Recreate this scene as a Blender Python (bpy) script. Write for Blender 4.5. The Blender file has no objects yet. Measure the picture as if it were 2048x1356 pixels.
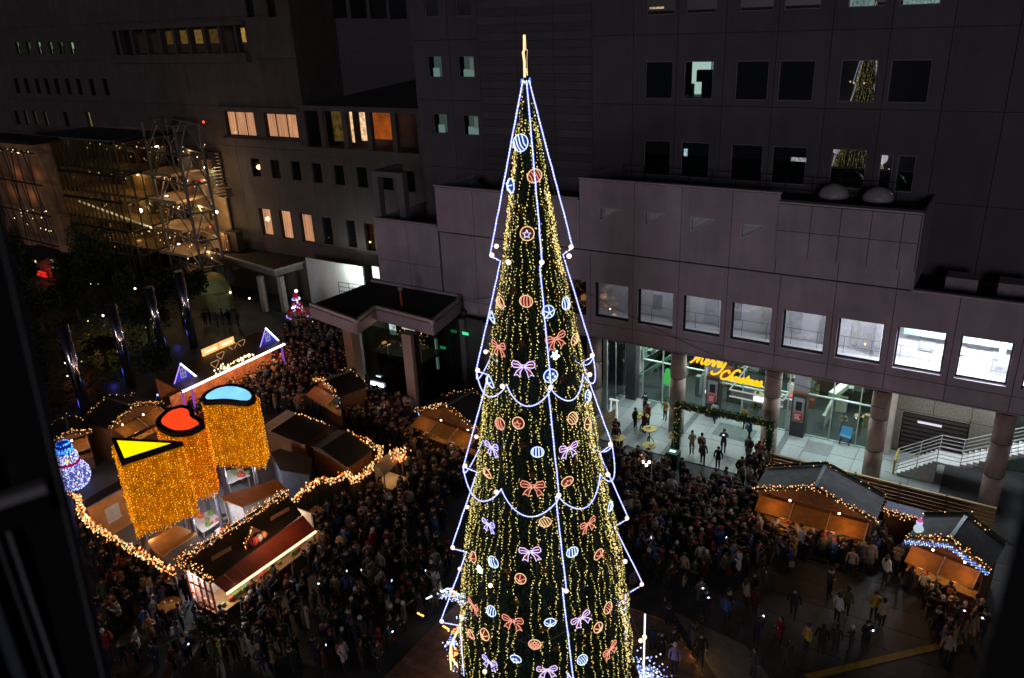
import bpy, bmesh, math, random
import numpy as np
from mathutils import Vector, Matrix
from mathutils.geometry import tessellate_polygon
random.seed(7); rnd=random.Random(11); PI=math.pi
SC=bpy.context.scene; COL=SC.collection
# ---------------------------------------------------------------- camera
CAMH=28.0; FPX=1600.0; CX,CY=1024.0,678.0
def _cal():
    dn=Vector((1206.-CX,4570.-CY,FPX)).normalized(); hx=-1660.-CX
    y=-(dn[0]*hx+dn[2]*FPX)/dn[1]
    X=-Vector((hx,y,FPX)).normalized(); Z=-dn; Y=Z.cross(X)
    return Matrix((X,Y,Z))
RW=_cal()                                   # camera axes (right, down, forward) -> world
cd=bpy.data.cameras.new('camera'); cam=bpy.data.objects.new('camera',cd); COL.objects.link(cam)
cd.sensor_width=36; cd.lens=36*FPX/2048; cd.clip_start=0.05; cd.clip_end=6000
cr=RW@Vector((1,0,0)); cu=RW@Vector((0,-1,0)); cb=RW@Vector((0,0,-1))
cam.matrix_world=Matrix(((cr.x,cu.x,cb.x,0),(cr.y,cu.y,cb.y,0),(cr.z,cu.z,cb.z,CAMH),(0,0,0,1)))
cd.dof.use_dof=True; cd.dof.focus_distance=38; cd.dof.aperture_fstop=2.8
SC.camera=cam
# ---------------------------------------------------------------- world, faint city glow
w=bpy.data.worlds.new('World'); SC.world=w; w.use_nodes=True; nt=w.node_tree
sky=nt.nodes.new('ShaderNodeTexSky'); sky.sky_type='NISHITA'; sky.sun_disc=False
sky.sun_elevation=math.radians(1.0); sky.sun_rotation=math.radians(190)
hs=nt.nodes.new('ShaderNodeHueSaturation'); hs.inputs['Saturation'].default_value=.12; nt.links.new(sky.outputs[0],hs.inputs['Color'])
mxc=nt.nodes.new('ShaderNodeMixRGB'); mxc.blend_type='MULTIPLY'; mxc.inputs[0].default_value=1; mxc.inputs[2].default_value=(.86,.80,1,1); nt.links.new(hs.outputs[0],mxc.inputs[1])
bg=nt.nodes['Background']; nt.links.new(mxc.outputs[0],bg.inputs[0]); bg.inputs[1].default_value=0.0065
sl=bpy.data.lights.new('city_glow','SUN'); sl.energy=0.27; sl.angle=math.radians(12); sl.color=(.93,.84,1)
so=bpy.data.objects.new('city_glow',sl); COL.objects.link(so)
so.rotation_euler=Vector((-.30,.92,-.12)).to_track_quat('-Z','Y').to_euler()
SC.view_settings.view_transform='Standard'; SC.view_settings.look='None'
SC.view_settings.exposure=0; SC.view_settings.gamma=1; SC.view_settings.use_curve_mapping=False
SC.render.engine='CYCLES'; SC.cycles.use_denoising=True; SC.cycles.max_bounces=6
SC.cycles.diffuse_bounces=2; SC.cycles.glossy_bounces=3; SC.cycles.transmission_bounces=4; SC.cycles.transparent_max_bounces=8
SC.cycles.sample_clamp_indirect=3; SC.cycles.caustics_reflective=False; SC.cycles.caustics_refractive=False
# ---------------------------------------------------------------- photo geometry helpers: points on real planes
def ray(x,y): return RW@Vector((x-CX,y-CY,FPX))
def G(x,y,z=0.):
    r=ray(x,y); t=(z-CAMH)/r.z; return Vector((r.x*t,r.y*t,z))
def FY(x,y,Y):
    r=ray(x,y); t=Y/r.y; return Vector((r.x*t,Y,CAMH+r.z*t))
def HZ(b,x,y):
    r=ray(x,y); t=math.hypot(b[0],b[1])/math.hypot(r.x,r.y); return CAMH+r.z*t
def FR(x,y,d):
    r=ray(x,y); t=d/math.hypot(r.x,r.y); return Vector((r.x*t,r.y*t,CAMH+r.z*t))
RI=RW.transposed()
def PJ(p):
    c=RI@(Vector(p)-Vector((0,0,CAMH))); return (CX+FPX*c.x/c.z,CY+FPX*c.y/c.z,c.z)
# ---------------------------------------------------------------- object helpers
def off(p):
    v=Vector((0,0,0))
    while p is not None: v+=Vector(p.location); p=p.parent
    return v
def link(name,me,parent=None,loc=None):
    o=bpy.data.objects.new(name,me); COL.objects.link(o)
    if parent is not None: o.parent=parent
    if loc is not None: o.location=loc
    return o
def tag(o,label=None,cat=None,group=None,kind=None):
    if label: o['label']=label
    if cat: o['category']=cat
    if group: o['group']=group
    if kind: o['kind']=kind
    return o
def thing(name,label,cat,loc=(0,0,0),group=None,rz=0):
    o=link(name,None,None,loc); o.empty_display_size=.3; o.rotation_euler=(0,0,rz)
    return tag(o,label,cat,group)
def copy_tree(o,parent=None):
    c=o.copy(); COL.objects.link(c); c.parent=parent
    for ch in [x for x in o.children]: copy_tree(ch,c)
    return c
class MB:
    def __init__(s): s.v=[]; s.f=[]; s.n=0
    def add(s,vs,fs):
        n=len(s.v); s.v+= [tuple(v) for v in vs]; s.f+=[tuple(i+n for i in f) for f in fs]; return s
    def box(s,a,b):
        x0,y0,z0=[min(a[i],b[i]) for i in range(3)]; x1,y1,z1=[max(a[i],b[i]) for i in range(3)]
        return s.add([(x0,y0,z0),(x1,y0,z0),(x1,y1,z0),(x0,y1,z0),(x0,y0,z1),(x1,y0,z1),(x1,y1,z1),(x0,y1,z1)],
            [(0,3,2,1),(4,5,6,7),(0,1,5,4),(1,2,6,5),(2,3,7,6),(3,0,4,7)])
    def obox(s,o,u,v,w_):   # origin and three edge vectors (right-handed)
        o,u,v,w_=Vector(o),Vector(u),Vector(v),Vector(w_)
        return s.add([o,o+u,o+u+v,o+v,o+w_,o+u+w_,o+u+v+w_,o+v+w_],[(0,3,2,1),(4,5,6,7),(0,1,5,4),(1,2,6,5),(2,3,7,6),(3,0,4,7)])
    def prism(s,pts,z0,z1):
        n=len(pts); vs=[(p[0],p[1],z0) for p in pts]+[(p[0],p[1],z1) for p in pts]
        a=sum(pts[i][0]*pts[(i+1)%n][1]-pts[(i+1)%n][0]*pts[i][1] for i in range(n))
        f=[tuple(range(n,2*n)),tuple(range(n-1,-1,-1))]+[(i,(i+1)%n,n+(i+1)%n,n+i) for i in range(n)]
        if a<0: f=[t[::-1] for t in f]
        return s.add(vs,f)
    def poly(s,pts): return s.add(pts,[tuple(range(len(pts)))])
    def slab(s,pts,th):     # any planar polygon given a thickness along its normal (downwards)
        P=[Vector(p) for p in pts]; n=(P[1]-P[0]).cross(P[2]-P[0]).normalized()
        if n.z<0 or (abs(n.z)<1e-4 and n.y>0): P=P[::-1]; n=-n
        k=len(P); vs=P+[p-n*th for p in P]
        return s.add(vs,[tuple(range(k)),tuple(range(2*k-1,k-1,-1))]+[(k+i,k+(i+1)%k,(i+1)%k,i) for i in range(k)])
    def tube(s,path,r,n=6,closed=False,rads=None,cap=True):
        P=[Vector(p) for p in path]; m=len(P); rings=[]; base=len(s.v); up=None
        for i,p in enumerate(P):
            if closed: d=P[(i+1)%m]-P[i-1]
            else: d=P[min(i+1,m-1)]-P[max(i-1,0)]
            if d.length<1e-9: d=Vector((0,0,1))
            d.normalize()
            if up is None: up=Vector((0,0,1)) if abs(d.z)<.9 else Vector((1,0,0))
            a=d.cross(up)
            if a.length<1e-5: a=d.cross(Vector((1,.3,0)))
            a.normalize(); b=a.cross(d).normalized(); up=b
            rr=rads[i] if rads else r
            for k in range(n):
                t=2*PI*k/n; s.v.append(tuple(p+a*(math.cos(t)*rr)+b*(math.sin(t)*rr)))
        for i in range(m if closed else m-1):
            j=(i+1)%m
            for k in range(n):
                k2=(k+1)%n
                s.f.append((base+i*n+k,base+i*n+k2,base+j*n+k2,base+j*n+k))
        if not closed and cap:
            s.f.append(tuple(base+k for k in range(n))[::-1]); s.f.append(tuple(base+(m-1)*n+k for k in range(n)))
        return s
    def bar(s,p,q,r,n=6): return s.tube([p,q],r,n)
    def lathe(s,c,prof,n=12):
        base=len(s.v); m=len(prof)
        for r,z in prof:
            for k in range(n):
                t=2*PI*k/n; s.v.append((c[0]+r*math.cos(t),c[1]+r*math.sin(t),c[2]+z))
        for i in range(m-1):
            for k in range(n):
                k2=(k+1)%n; s.f.append((base+i*n+k,base+i*n+k2,base+(i+1)*n+k2,base+(i+1)*n+k))
        s.f.append(tuple(base+k for k in range(n))[::-1]); s.f.append(tuple(base+(m-1)*n+k for k in range(n)))
        return s
    def octa(s,c,r,rz=None):
        x,y,z=c; q=rz or r
        return s.add([(x+r,y,z),(x,y+r,z),(x-r,y,z),(x,y-r,z),(x,y,z+q),(x,y,z-q)],
            [(0,1,4),(1,2,4),(2,3,4),(3,0,4),(1,0,5),(2,1,5),(3,2,5),(0,3,5)])
    def ball(s,c,r,n=10,m=6,sz=1.0):
        return s.lathe(c,[(r*math.sin(PI*i/m)+1e-4,-r*sz*math.cos(PI*i/m)) for i in range(m+1)],n)
    def build(s,name,mat,parent=None,smooth=False,loc=None,kind=None,label=None):
        o0=off(parent) if parent is not None else Vector((0,0,0))
        if loc is not None: o0=o0+Vector(loc)
        me=bpy.data.meshes.new(name)
        vs=np.array(s.v,dtype=float).reshape(-1,3)-np.array(o0)
        me.from_pydata(vs.tolist(),[],s.f)
        if mat is not None: me.materials.append(mat)
        if smooth: me.polygons.foreach_set('use_smooth',[len(f)<=4 for f in s.f])
        me.update()
        o=link(name,me,parent,loc)
        if kind: o['kind']=kind
        if label: o['label']=label
        return o
# ---------------------------------------------------------------- materials
MATS={}
def mat(name,col,rough=.8,metal=0,noise=.15,scale=3.,bump=0.,rand=0.,spec=.5,ocol=False,coat=0,streak=0):
    if name in MATS: return MATS[name]
    m=bpy.data.materials.new(name); m.use_nodes=True; t=m.node_tree; b=t.nodes['Principled BSDF']
    b.inputs['Roughness'].default_value=rough; b.inputs['Metallic'].default_value=metal
    b.inputs['Specular IOR Level'].default_value=spec
    tc=t.nodes.new('ShaderNodeTexCoord'); nz=t.nodes.new('ShaderNodeTexNoise'); nz.inputs['Scale'].default_value=scale
    nz.inputs['Detail'].default_value=6; t.links.new(tc.outputs['Object'],nz.inputs['Vector'])
    mr=t.nodes.new('ShaderNodeMapRange'); mr.inputs['From Min'].default_value=.3; mr.inputs['From Max'].default_value=.7
    mr.inputs['To Min'].default_value=1-noise; mr.inputs['To Max'].default_value=1+noise
    t.links.new(nz.outputs['Fac'],mr.inputs['Value'])
    src=mr.outputs[0]
    if rand:
        oi=t.nodes.new('ShaderNodeObjectInfo'); r2=t.nodes.new('ShaderNodeMapRange')
        r2.inputs['To Min'].default_value=1-rand; r2.inputs['To Max'].default_value=1+rand
        t.links.new(oi.outputs['Random'],r2.inputs['Value'])
        mu=t.nodes.new('ShaderNodeMath'); mu.operation='MULTIPLY'; t.links.new(src,mu.inputs[0]); t.links.new(r2.outputs[0],mu.inputs[1]); src=mu.outputs[0]
    vm=t.nodes.new('ShaderNodeVectorMath'); vm.operation='SCALE'; vm.inputs[0].default_value=col[:3]
    if ocol:
        oi=t.nodes.new('ShaderNodeObjectInfo'); t.links.new(oi.outputs['Color'],vm.inputs[0])
    t.links.new(src,vm.inputs['Scale']); t.links.new(vm.outputs[0],b.inputs['Base Color'])
    if streak:
        mp=t.nodes.new('ShaderNodeMapping'); mp.inputs['Scale'].default_value=(.7,.7,.12); t.links.new(tc.outputs['Object'],mp.inputs[0]); n3=t.nodes.new('ShaderNodeTexNoise'); n3.inputs['Scale'].default_value=1.3; n3.inputs['Detail'].default_value=8; n3.inputs['Roughness'].default_value=.65; t.links.new(mp.outputs[0],n3.inputs['Vector'])
        m3=t.nodes.new('ShaderNodeMapRange'); m3.inputs['From Min'].default_value=.35; m3.inputs['From Max'].default_value=.62; m3.inputs['To Min'].default_value=1-streak; m3.inputs['To Max'].default_value=1.05; t.links.new(n3.outputs['Fac'],m3.inputs['Value'])
        v3=t.nodes.new('ShaderNodeVectorMath'); v3.operation='SCALE'; t.links.new(vm.outputs[0],v3.inputs[0]); t.links.new(m3.outputs[0],v3.inputs['Scale']); t.links.new(v3.outputs[0],b.inputs['Base Color'])
    if bump:
        n2=t.nodes.new('ShaderNodeTexNoise'); n2.inputs['Scale'].default_value=scale*8; n2.inputs['Detail'].default_value=4
        t.links.new(tc.outputs['Object'],n2.inputs['Vector'])
        bp=t.nodes.new('ShaderNodeBump'); bp.inputs['Strength'].default_value=bump; bp.inputs['Distance'].default_value=.02
        t.links.new(n2.outputs['Fac'],bp.inputs['Height']); t.links.new(bp.outputs[0],b.inputs['Normal'])
    MATS[name]=m; return m
def em(name,col,st,sample=False,vary=0.,scale=6.):
    if name in MATS: return MATS[name]
    m=bpy.data.materials.new(name); m.use_nodes=True; t=m.node_tree; t.nodes.clear()
    o=t.nodes.new('ShaderNodeOutputMaterial'); e=t.nodes.new('ShaderNodeEmission')
    e.inputs[0].default_value=(*col[:3],1); e.inputs[1].default_value=st
    if vary:
        tc=t.nodes.new('ShaderNodeTexCoord'); nz=t.nodes.new('ShaderNodeTexNoise'); nz.inputs['Scale'].default_value=scale
        t.links.new(tc.outputs['Object'],nz.inputs['Vector']); mr=t.nodes.new('ShaderNodeMapRange')
        mr.inputs['From Min'].default_value=.3; mr.inputs['From Max'].default_value=.7
        mr.inputs['To Min'].default_value=st*(1-vary); mr.inputs['To Max'].default_value=st*(1+vary)
        t.links.new(nz.outputs['Fac'],mr.inputs['Value']); t.links.new(mr.outputs[0],e.inputs[1])
    t.links.new(e.outputs[0],o.inputs[0])
    m.cycles.emission_sampling='AUTO' if sample else 'NONE'
    MATS[name]=m; return m
def glassy(name,tint,trans=.8,gloss=.12,rough=.01):
    if name in MATS: return MATS[name]
    m=bpy.data.materials.new(name); m.use_nodes=True; t=m.node_tree; t.nodes.clear()
    o=t.nodes.new('ShaderNodeOutputMaterial'); tr=t.nodes.new('ShaderNodeBsdfTransparent'); gl=t.nodes.new('ShaderNodeBsdfGlossy')
    tr.inputs[0].default_value=(*[c*trans for c in tint],1); gl.inputs[0].default_value=(1,1,1,1); gl.inputs['Roughness'].default_value=rough
    mx=t.nodes.new('ShaderNodeMixShader'); lw=t.nodes.new('ShaderNodeLayerWeight'); fr=t.nodes.new('ShaderNodeMath'); fr.operation='POWER'; fr.inputs[1].default_value=5; t.links.new(lw.outputs['Facing'],fr.inputs[0])
    ad=t.nodes.new('ShaderNodeMath'); ad.operation='ADD'; ad.inputs[1].default_value=gloss; ad.use_clamp=True
    t.links.new(fr.outputs[0],ad.inputs[0]); t.links.new(ad.outputs[0],mx.inputs[0])
    t.links.new(tr.outputs[0],mx.inputs[1]); t.links.new(gl.outputs[0],mx.inputs[2]); t.links.new(mx.outputs[0],o.inputs[0])
    MATS[name]=m; return m
def lamp(name,loc,power,col,r=.1):
    l=bpy.data.lights.new(name,'POINT'); l.energy=power; l.color=col; l.shadow_soft_size=r
    o=bpy.data.objects.new(name,l); COL.objects.link(o); o.location=loc; return o
def area(name,loc,direction,sx,sy,power,col):
    l=bpy.data.lights.new(name,'AREA'); l.shape='RECTANGLE'; l.size=sx; l.size_y=sy; l.energy=power; l.color=col
    o=bpy.data.objects.new(name,l); COL.objects.link(o); o.location=loc
    o.rotation_euler=Vector(direction).to_track_quat('-Z','Y').to_euler(); return o
M_annex=mat('pale_pink_concrete',(.40,.34,.385),.85,noise=.10,scale=.6,bump=.12,rand=.06,streak=.12)
M_tower=mat('grey_tower_cladding',(.093,.086,.094),.8,noise=.10,scale=.5,bump=.1,rand=.06,streak=.13)
M_towerd=mat('dark_louvre_strip',(.076,.070,.077),.8,noise=.1,rand=.04)
M_left=mat('left_building_stone',(.096,.080,.070),.85,noise=.14,scale=.5,bump=.15,rand=.07,streak=.2)
M_joint=mat('dark_joint_backing',(.03,.027,.03),.9)
M_roof=mat('bitumen_roof',(.014,.014,.015),.9,noise=.4,scale=.8)
M_cap=mat('parapet_cap',(.46,.42,.43),.5,noise=.1)
M_asph=mat('dark_plaza_stone',(.045,.049,.055),.6,noise=.45,scale=.6,bump=.3,rand=.22)
M_gran=mat('pale_granite_floor',(.34,.37,.38),.4,noise=.08,scale=3,bump=.05,rand=.05)
M_dark=mat('dark_metal',(.02,.02,.022),.5,metal=.4)
M_blk=mat('matte_black',(.008,.008,.009),.9)
M_steel=mat('painted_steel',(.30,.28,.28),.45,metal=.3,noise=.15)
M_white=mat('white_paint',(.62,.64,.62),.6,noise=.06)
M_wood=mat('brown_stall_wood',(.17,.075,.025),.7,noise=.3,scale=4,bump=.2,rand=.1)
M_woodl=mat('honey_wood_slat',(.34,.19,.055),.6,noise=.25,scale=5,rand=.14)
M_tarp=mat('grey_roof_sheet',(.10,.105,.105),.7,noise=.3,scale=2.5,bump=.2,streak=.4)
M_tarpd=mat('dark_roof_sheet',(.022,.019,.016),.8,noise=.3,scale=2)
M_redaw=mat('red_awning',(.27,.045,.012),.6,noise=.12,scale=2)
M_dgl=mat('dark_window_glass',(.006,.008,.009),.03,noise=0,spec=1.0)
M_glass=glassy('clear_glass',(.86,.97,.93),.82,.04); M_glassn=glassy('neutral_glass',(.96,.97,1),.9,.04)
M_leaf=mat('dark_foliage',(.018,.04,.012),.7,noise=.5,scale=2,rand=.3)
M_bark=mat('bark',(.05,.035,.025),.9,noise=.3)
warm=(1.,.55,.22)
# ---------------------------------------------------------------- walls made of panels
def cells(u0,u1,z0,z1,holes):
    us=sorted({u0,u1}|{h for r in holes for h in r[:2] if u0<h<u1}); zs=sorted({z0,z1}|{h for r in holes for h in r[2:] if z0<h<z1})
    out=[]
    for i in range(len(us)-1):
        run=None
        for j in range(len(zs)-1):
            cu,cz=(us[i]+us[i+1])/2,(zs[j]+zs[j+1])/2
            if any(r[0]<cu<r[1] and r[2]<cz<r[3] for r in holes):
                if run: out.append(run); run=None
            else:
                if run: run=(run[0],run[1],run[2],zs[j+1])
                else: run=(us[i],us[i+1],zs[j],zs[j+1])
        if run: out.append(run)
    return out
class Wall:
    def __init__(s,O,U,N): s.O=Vector(O); s.U=Vector(U).normalized(); s.N=Vector(N).normalized()
    def P(s,u,z,d=0): return s.O+s.U*u+s.N*d+Vector((0,0,z))
    def slabs(s,mb,u0,u1,z0,z1,d0,d1):   # box from depth d0 to d1 (outward positive)
        a=s.P(u0,z0,min(d0,d1)); U=s.U*(u1-u0); N=s.N*abs(d1-d0); Z=Vector((0,0,z1-z0))
        if U.cross(Z).dot(N)<0: mb.obox(a,U,N,Z) if U.cross(N).dot(Z)>0 else mb.obox(a,N,U,Z)
        else: mb.obox(a,N,U,Z) if N.cross(U).dot(Z)>0 else mb.obox(a,U,N,Z)
        return mb
    def panels(s,par,us,zs,holes,m,th=.12,g=.035,core=True,skip=None,name='panel',alt=None):
        k=0
        for i in range(len(us)-1):
            for j in range(len(zs)-1):
                if skip and skip((us[i]+us[i+1])/2,(zs[j]+zs[j+1])/2): continue
                c=cells(us[i]+g/2,us[i+1]-g/2,zs[j]+g/2,zs[j+1]-g/2,holes)
                if not c: continue
                mb=MB()
                for q in c: s.slabs(mb,q[0],q[1],q[2],q[3],0,-th)
                mb.build(name,(alt(i,j) if alt else m),par); k+=1
        if core:
            mb=MB()
            for i in range(len(us)-1):
                for j in range(len(zs)-1):
                    if skip and skip((us[i]+us[i+1])/2,(zs[j]+zs[j+1])/2): continue
                    for q in cells(us[i],us[i+1],zs[j],zs[j+1],holes): s.slabs(mb,q[0],q[1],q[2],q[3],-th-.003,-th-.25)
            mb.build('wall_core',M_joint,par)
        return k
    def window(s,par,u0,u1,z0,z1,mframe,mpane,rec=.18,fw=.07,bars=0,name='window',hb=0,split=False):
        mb=MB()
        for a,b,c,d in ((u0,u1,z0,z0+fw),(u0,u1,z1-fw,z1),(u0,u0+fw,z0+fw,z1-fw),(u1-fw,u1,z0+fw,z1-fw)): s.slabs(mb,a,b,c,d,-rec,-rec-.08)
        for k in range(bars):
            u=u0+(u1-u0)*(k+1)/(bars+1); s.slabs(mb,u-fw*.4,u+fw*.4,z0+fw,z1-fw,-rec+.003,-rec-.075)
        for k in range(hb):
            z=z0+(z1-z0)*(k+1)/(hb+1); s.slabs(mb,u0+fw,u1-fw,z-fw*.4,z+fw*.4,-rec-.004,-rec-.07)
        wo=mb.build(name,mframe,par)
        n=bars+1
        for k in range(n):
            a=u0+fw*.5+(u1-u0-fw)*k/n; b=u0+fw*.5+(u1-u0-fw)*(k+1)/n
            p=MB(); s.slabs(p,a+.002,b-.002,z0+fw*.5,z1-fw*.5,-rec-.035,-rec-.05); p.build('pane',mpane,wo)
        return wo
# ---------------------------------------------------------------- ground
mb=MB().poly([(-3000,-3000,0),(3000,-3000,0),(3000,3000,0),(-3000,3000,0)])
tag(mb.build('ground',M_asph),kind='structure')
plaza=tag(link('plaza_paving',None),kind='structure'); plaza.empty_display_size=.2
slabm={}
def slab_row(x0,x1,y0,y1,s,m,z,par,gap=.03):
    nx=max(1,round((x1-x0)/s)); ny=max(1,round((y1-y0)/s)); sx=(x1-x0)/nx; sy=(y1-y0)/ny
    key=(round(sx,3),round(sy,3),m.name)
    if key not in slabm:
        q=MB().box((gap/2,gap/2,-.03),(sx-gap/2,sy-gap/2,0)); me=bpy.data.meshes.new('paving_slab'); me.from_pydata(q.v,[],q.f); me.materials.append(m); slabm[key]=me
    for i in range(nx):
        for j in range(ny): link('paving_slab',slabm[key],par,(x0+i*sx,y0+j*sy,z+rnd.uniform(-.003,.003)))
# dark plaza slabs, to the right of the tree
slab_row(-11,8,26.5,43.7,1.62,M_asph,.035,plaza)
# ---------------------------------------------------------------- annex building (pale, right)
YF=47.2; Xj=[-24.04+3.2*k for k in range(-7,14)]
annex=thing('annex_building','pale pinkish low building with a row of nine square lit windows above round columns','building',(-14,YF,0))
W=Wall((0,YF,0),(1,0,0),(0,-1,0))
def ztop(x):
    if x<-37.04: return 13.04
    if x<-24.84: return 16.1
    if x<-4.1: return 17.45 if x<-11.6 else 17.04
    return 12.6
wins=[]
for k in range(-2,9):
    x=-24.04+3.2*k; wins.append((x+.34,x+2.86,7.85,10.4))
small_l=[(-30.9,-28.3,7.2,9.9)]
holes=[(a,b,c,d) for a,b,c,d in wins]
tri=[]
for px,py in ((1199,415),(1289,424),(1382,434),(1483,447)):
    p=FY(px,py,YF); tri.append((p.x,p.z))
def skipf(x,z): return z>ztop(x)
US=sorted(set(Xj+[-37.04,-24.84,-43.3,-11.6,-4.1])); US=[u for u in US if -43.4<u<18]
ZR=[6.35,7.35,12.65]
# lower rows
W.panels(annex,[u for u in Xj if u>-38 and u<18],[6.35,7.35,12.6],holes,M_annex)
W.panels(annex,[-43.3,-40.1,-37.04],[6.35,9.7,13.0],[],M_annex)
W.panels(annex,[-37.04]+[u for u in Xj if -36<u<-25]+[-24.84],[12.65,16.05],[],M_annex)
# upper left block with triangular windows
txs=[-24.84]+[u for u in Xj if -24<u<-12]+[-11.63]
gapp=.0175
for i in range(len(txs)-1):
    a,b=txs[i]+gapp,txs[i+1]-gapp; hole=None
    for tx,tz in tri:
        if a<tx<b: hole=[(tx,tz),(tx+1.52,tz),(tx,tz-.92)]
    lo,hi=12.67,17.42
    outer=[Vector((a,lo,0)),Vector((b,lo,0)),Vector((b,hi,0)),Vector((a,hi,0))]
    loops=[outer]+([[Vector((p[0],p[1],0)) for p in hole]] if hole else [])
    flat=[p for l in loops for p in l]; T=tessellate_polygon(loops); mb=MB(); n=len(flat)
    vs=[(p.x,YF,p.y) for p in flat]+[(p.x,YF+.12,p.y) for p in flat]
    fs=[]
    for t in T:
        p0,p1,p2=[Vector(vs[q]) for q in t]; nn=(p1-p0).cross(p2-p0)
        t=tuple(t) if nn.y<0 else tuple(t)[::-1]; fs.append(t); fs.append(tuple(q+n for q in t)[::-1])
    s0=0
    for l in loops:
        k=len(l)
        for q in range(k): fs.append((s0+q,s0+(q+1)%k,n+s0+(q+1)%k,n+s0+q))
        s0+=k
    mb.add(vs,fs); mb.build('panel',M_annex,annex)
    if hole:
        h=hole; d=.35
        # recess behind the triangle: back pane and reveals
        pane=MB().slab([(h[0][0],YF+d,h[0][1]),(h[1][0],YF+d,h[1][1]),(h[2][0],YF+d,h[2][1])],.02)
        wn=MB()
        for q in range(3):
            p,r=h[q],h[(q+1)%3]; wn.slab([(p[0],YF+.123,p[1]),(r[0],YF+.123,r[1]),(r[0],YF+d+.3,r[1]),(p[0],YF+d+.3,p[1])],.03)
        for q in range(3):
            p,r=h[q],h[(q+1)%3]; wn.bar((p[0],YF+.02,p[1]),(r[0],YF+.02,r[1]),.035,5)
        wo=wn.build('window',M_white,annex); pane.build('pane',mat('frosted_pane',(.55,.58,.56),.3),wo)
        # core behind around the hole
        c=MB()
        for q in cells(a,b,lo,hi,[(h[0][0]-.03,h[1][0]+.03,h[2][1]-.03,h[0][1]+.03)]): c.box((q[0],YF+.125,q[2]),(q[1],YF+.3,q[3]))
        c.build('wall_core',M_joint,annex)
    else: MB().box((a-.02,YF+.125,lo),(b+.02,YF+.3,hi)).build('wall_core',M_joint,annex)
# projecting bay of smaller panels
W2=Wall((0,YF-.38,0),(1,0,0),(0,-1,0))
W2.panels(annex,[-11.62,-9.75,-8.15,-6.55,-4.97,-4.1],[13.78,15.4,16.98],[],M_annex)
MB().box((-11.62,YF-.11,13.78),(-4.1,YF+.3,16.98)).build('bay_core',M_joint,annex)
W.panels(annex,[-11.62,-8.04,-4.84,-4.1],[12.65,13.72],[],M_annex)
# parapet caps, roofs, side returns
def cap(x0,x1,z,y=YF-.06,w=.34): MB().box((x0,y,z),(x1,y+w,z+.09)).build('parapet_cap',M_cap,annex)
cap(-24.84,-11.6,17.46); cap(-11.66,-4.06,17.02,YF-.44,.6); cap(-37.1,-24.9,16.09); cap(-43.3,-37.15,13.04); cap(-4.05,18,12.6)
rf=MB()
rf.box((-37,YF+.31,15.1),(-24.95,52.4,15.3)).box((-24.8,YF+.31,16.2),(-4.2,52.4,16.4)).box((-4.0,YF+.31,11.5),(18,52.4,11.7)).box((-43.3,YF+.31,11.9),(-37.2,52.4,12.1))
rf.build('roof',M_roof,annex)
for p_,q_ in (((-37.09,YF+.2,6.4),(-36.95,52.4,16.05)),((-24.9,YF+.31,15.3),(-24.82,52.4,17.42)),((-4.14,YF-.1,12.65),(-4.02,52.4,16.98)),((-43.4,YF,6.35),(-43.28,58,13.0))): MB().box(p_,q_).build('side_wall',M_annex,annex)
MB().box((-43.3,YF+.31,6.1),(18,51.4,6.34)).build('soffit',mat('white_soffit',(.5,.5,.5),.8),annex)
MB().box((-43.3,YF-.02,6.26),(18,YF+.9,6.34)).build('beam_underside',M_annex,annex)
# portal frame on the low roof at far left
pf=thing('roof_portal_frame','dark concrete portal frame standing on the low roof left of the tree','roof frame',(-41,49,12))
b0=FY(752,432,48.6); pf.location=(b0.x,b0.y,12.05)
q=MB(); x0=b0.x; zt=HZ((b0.x,48.6),752,352)
q.box((x0,48.6,12.1),(x0+.6,49.2,zt)).box((x0+.0,51.3,12.1),(x0+.6,51.9,zt)).box((x0,48.6,zt),(x0+.6,51.9,zt+.45)).box((x0+2.6,48.6,12.1),(x0+3.2,49.2,zt)).box((x0+.6,48.62,zt+.003),(x0+3.2,49.18,zt+.44))
q.build('frame',mat('weathered_concrete',(.16,.15,.16),.8),pf)
# roof domes (two pale vents), roof boxes on the right
for i,(px,py) in enumerate(((1668,380),(1757,385))):
    p=FY(px,py,50.3); z0=16.4; r=.88
    d=thing('roof_dome','%s of two pale dome vents on the roof above the stepped bay'%('left one','right one')[i],'roof vent',(p.x,50.3,z0),'pale dome vents on the roof')
    MB().lathe((p.x,50.3,z0),[(r*.9,0),(r*.9,.45)],20).build('curb',M_dark,d)
    MB().lathe((p.x,50.3,z0+.45),[(r*math.cos(t*PI/16),.75*math.sin(t*PI/16)) for t in range(9)],24).build('dome',mat('milky_dome',(.42,.40,.38),.35),d,smooth=True)
for i,(a,b,l) in enumerate((((1892,556),(1950,600),'left of the two metal cabinets on the low right roof'),((1995,580),(2060,640),'right metal cabinet on the low right roof, cut by the picture edge'))):
    p=FY(a[0],a[1],49.3); q2=FY(b[0],b[1],49.3)
    d=thing('roof_cabinet',l,'cabinet',((p.x+q2.x)/2,49.9,11.7))
    MB().box((p.x,49.3,11.75),(q2.x,50.6,13.0)).build('housing',mat('cabinet_grey',(.34,.30,.30),.45,metal=.3),d)
    k=MB()
    for t in range(5): k.box((q2.x-.9,49.27,12.0+t*.08),(q2.x-.4,49.298,12.04+t*.08))
    k.build('vent_slats',M_dark,d)
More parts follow.
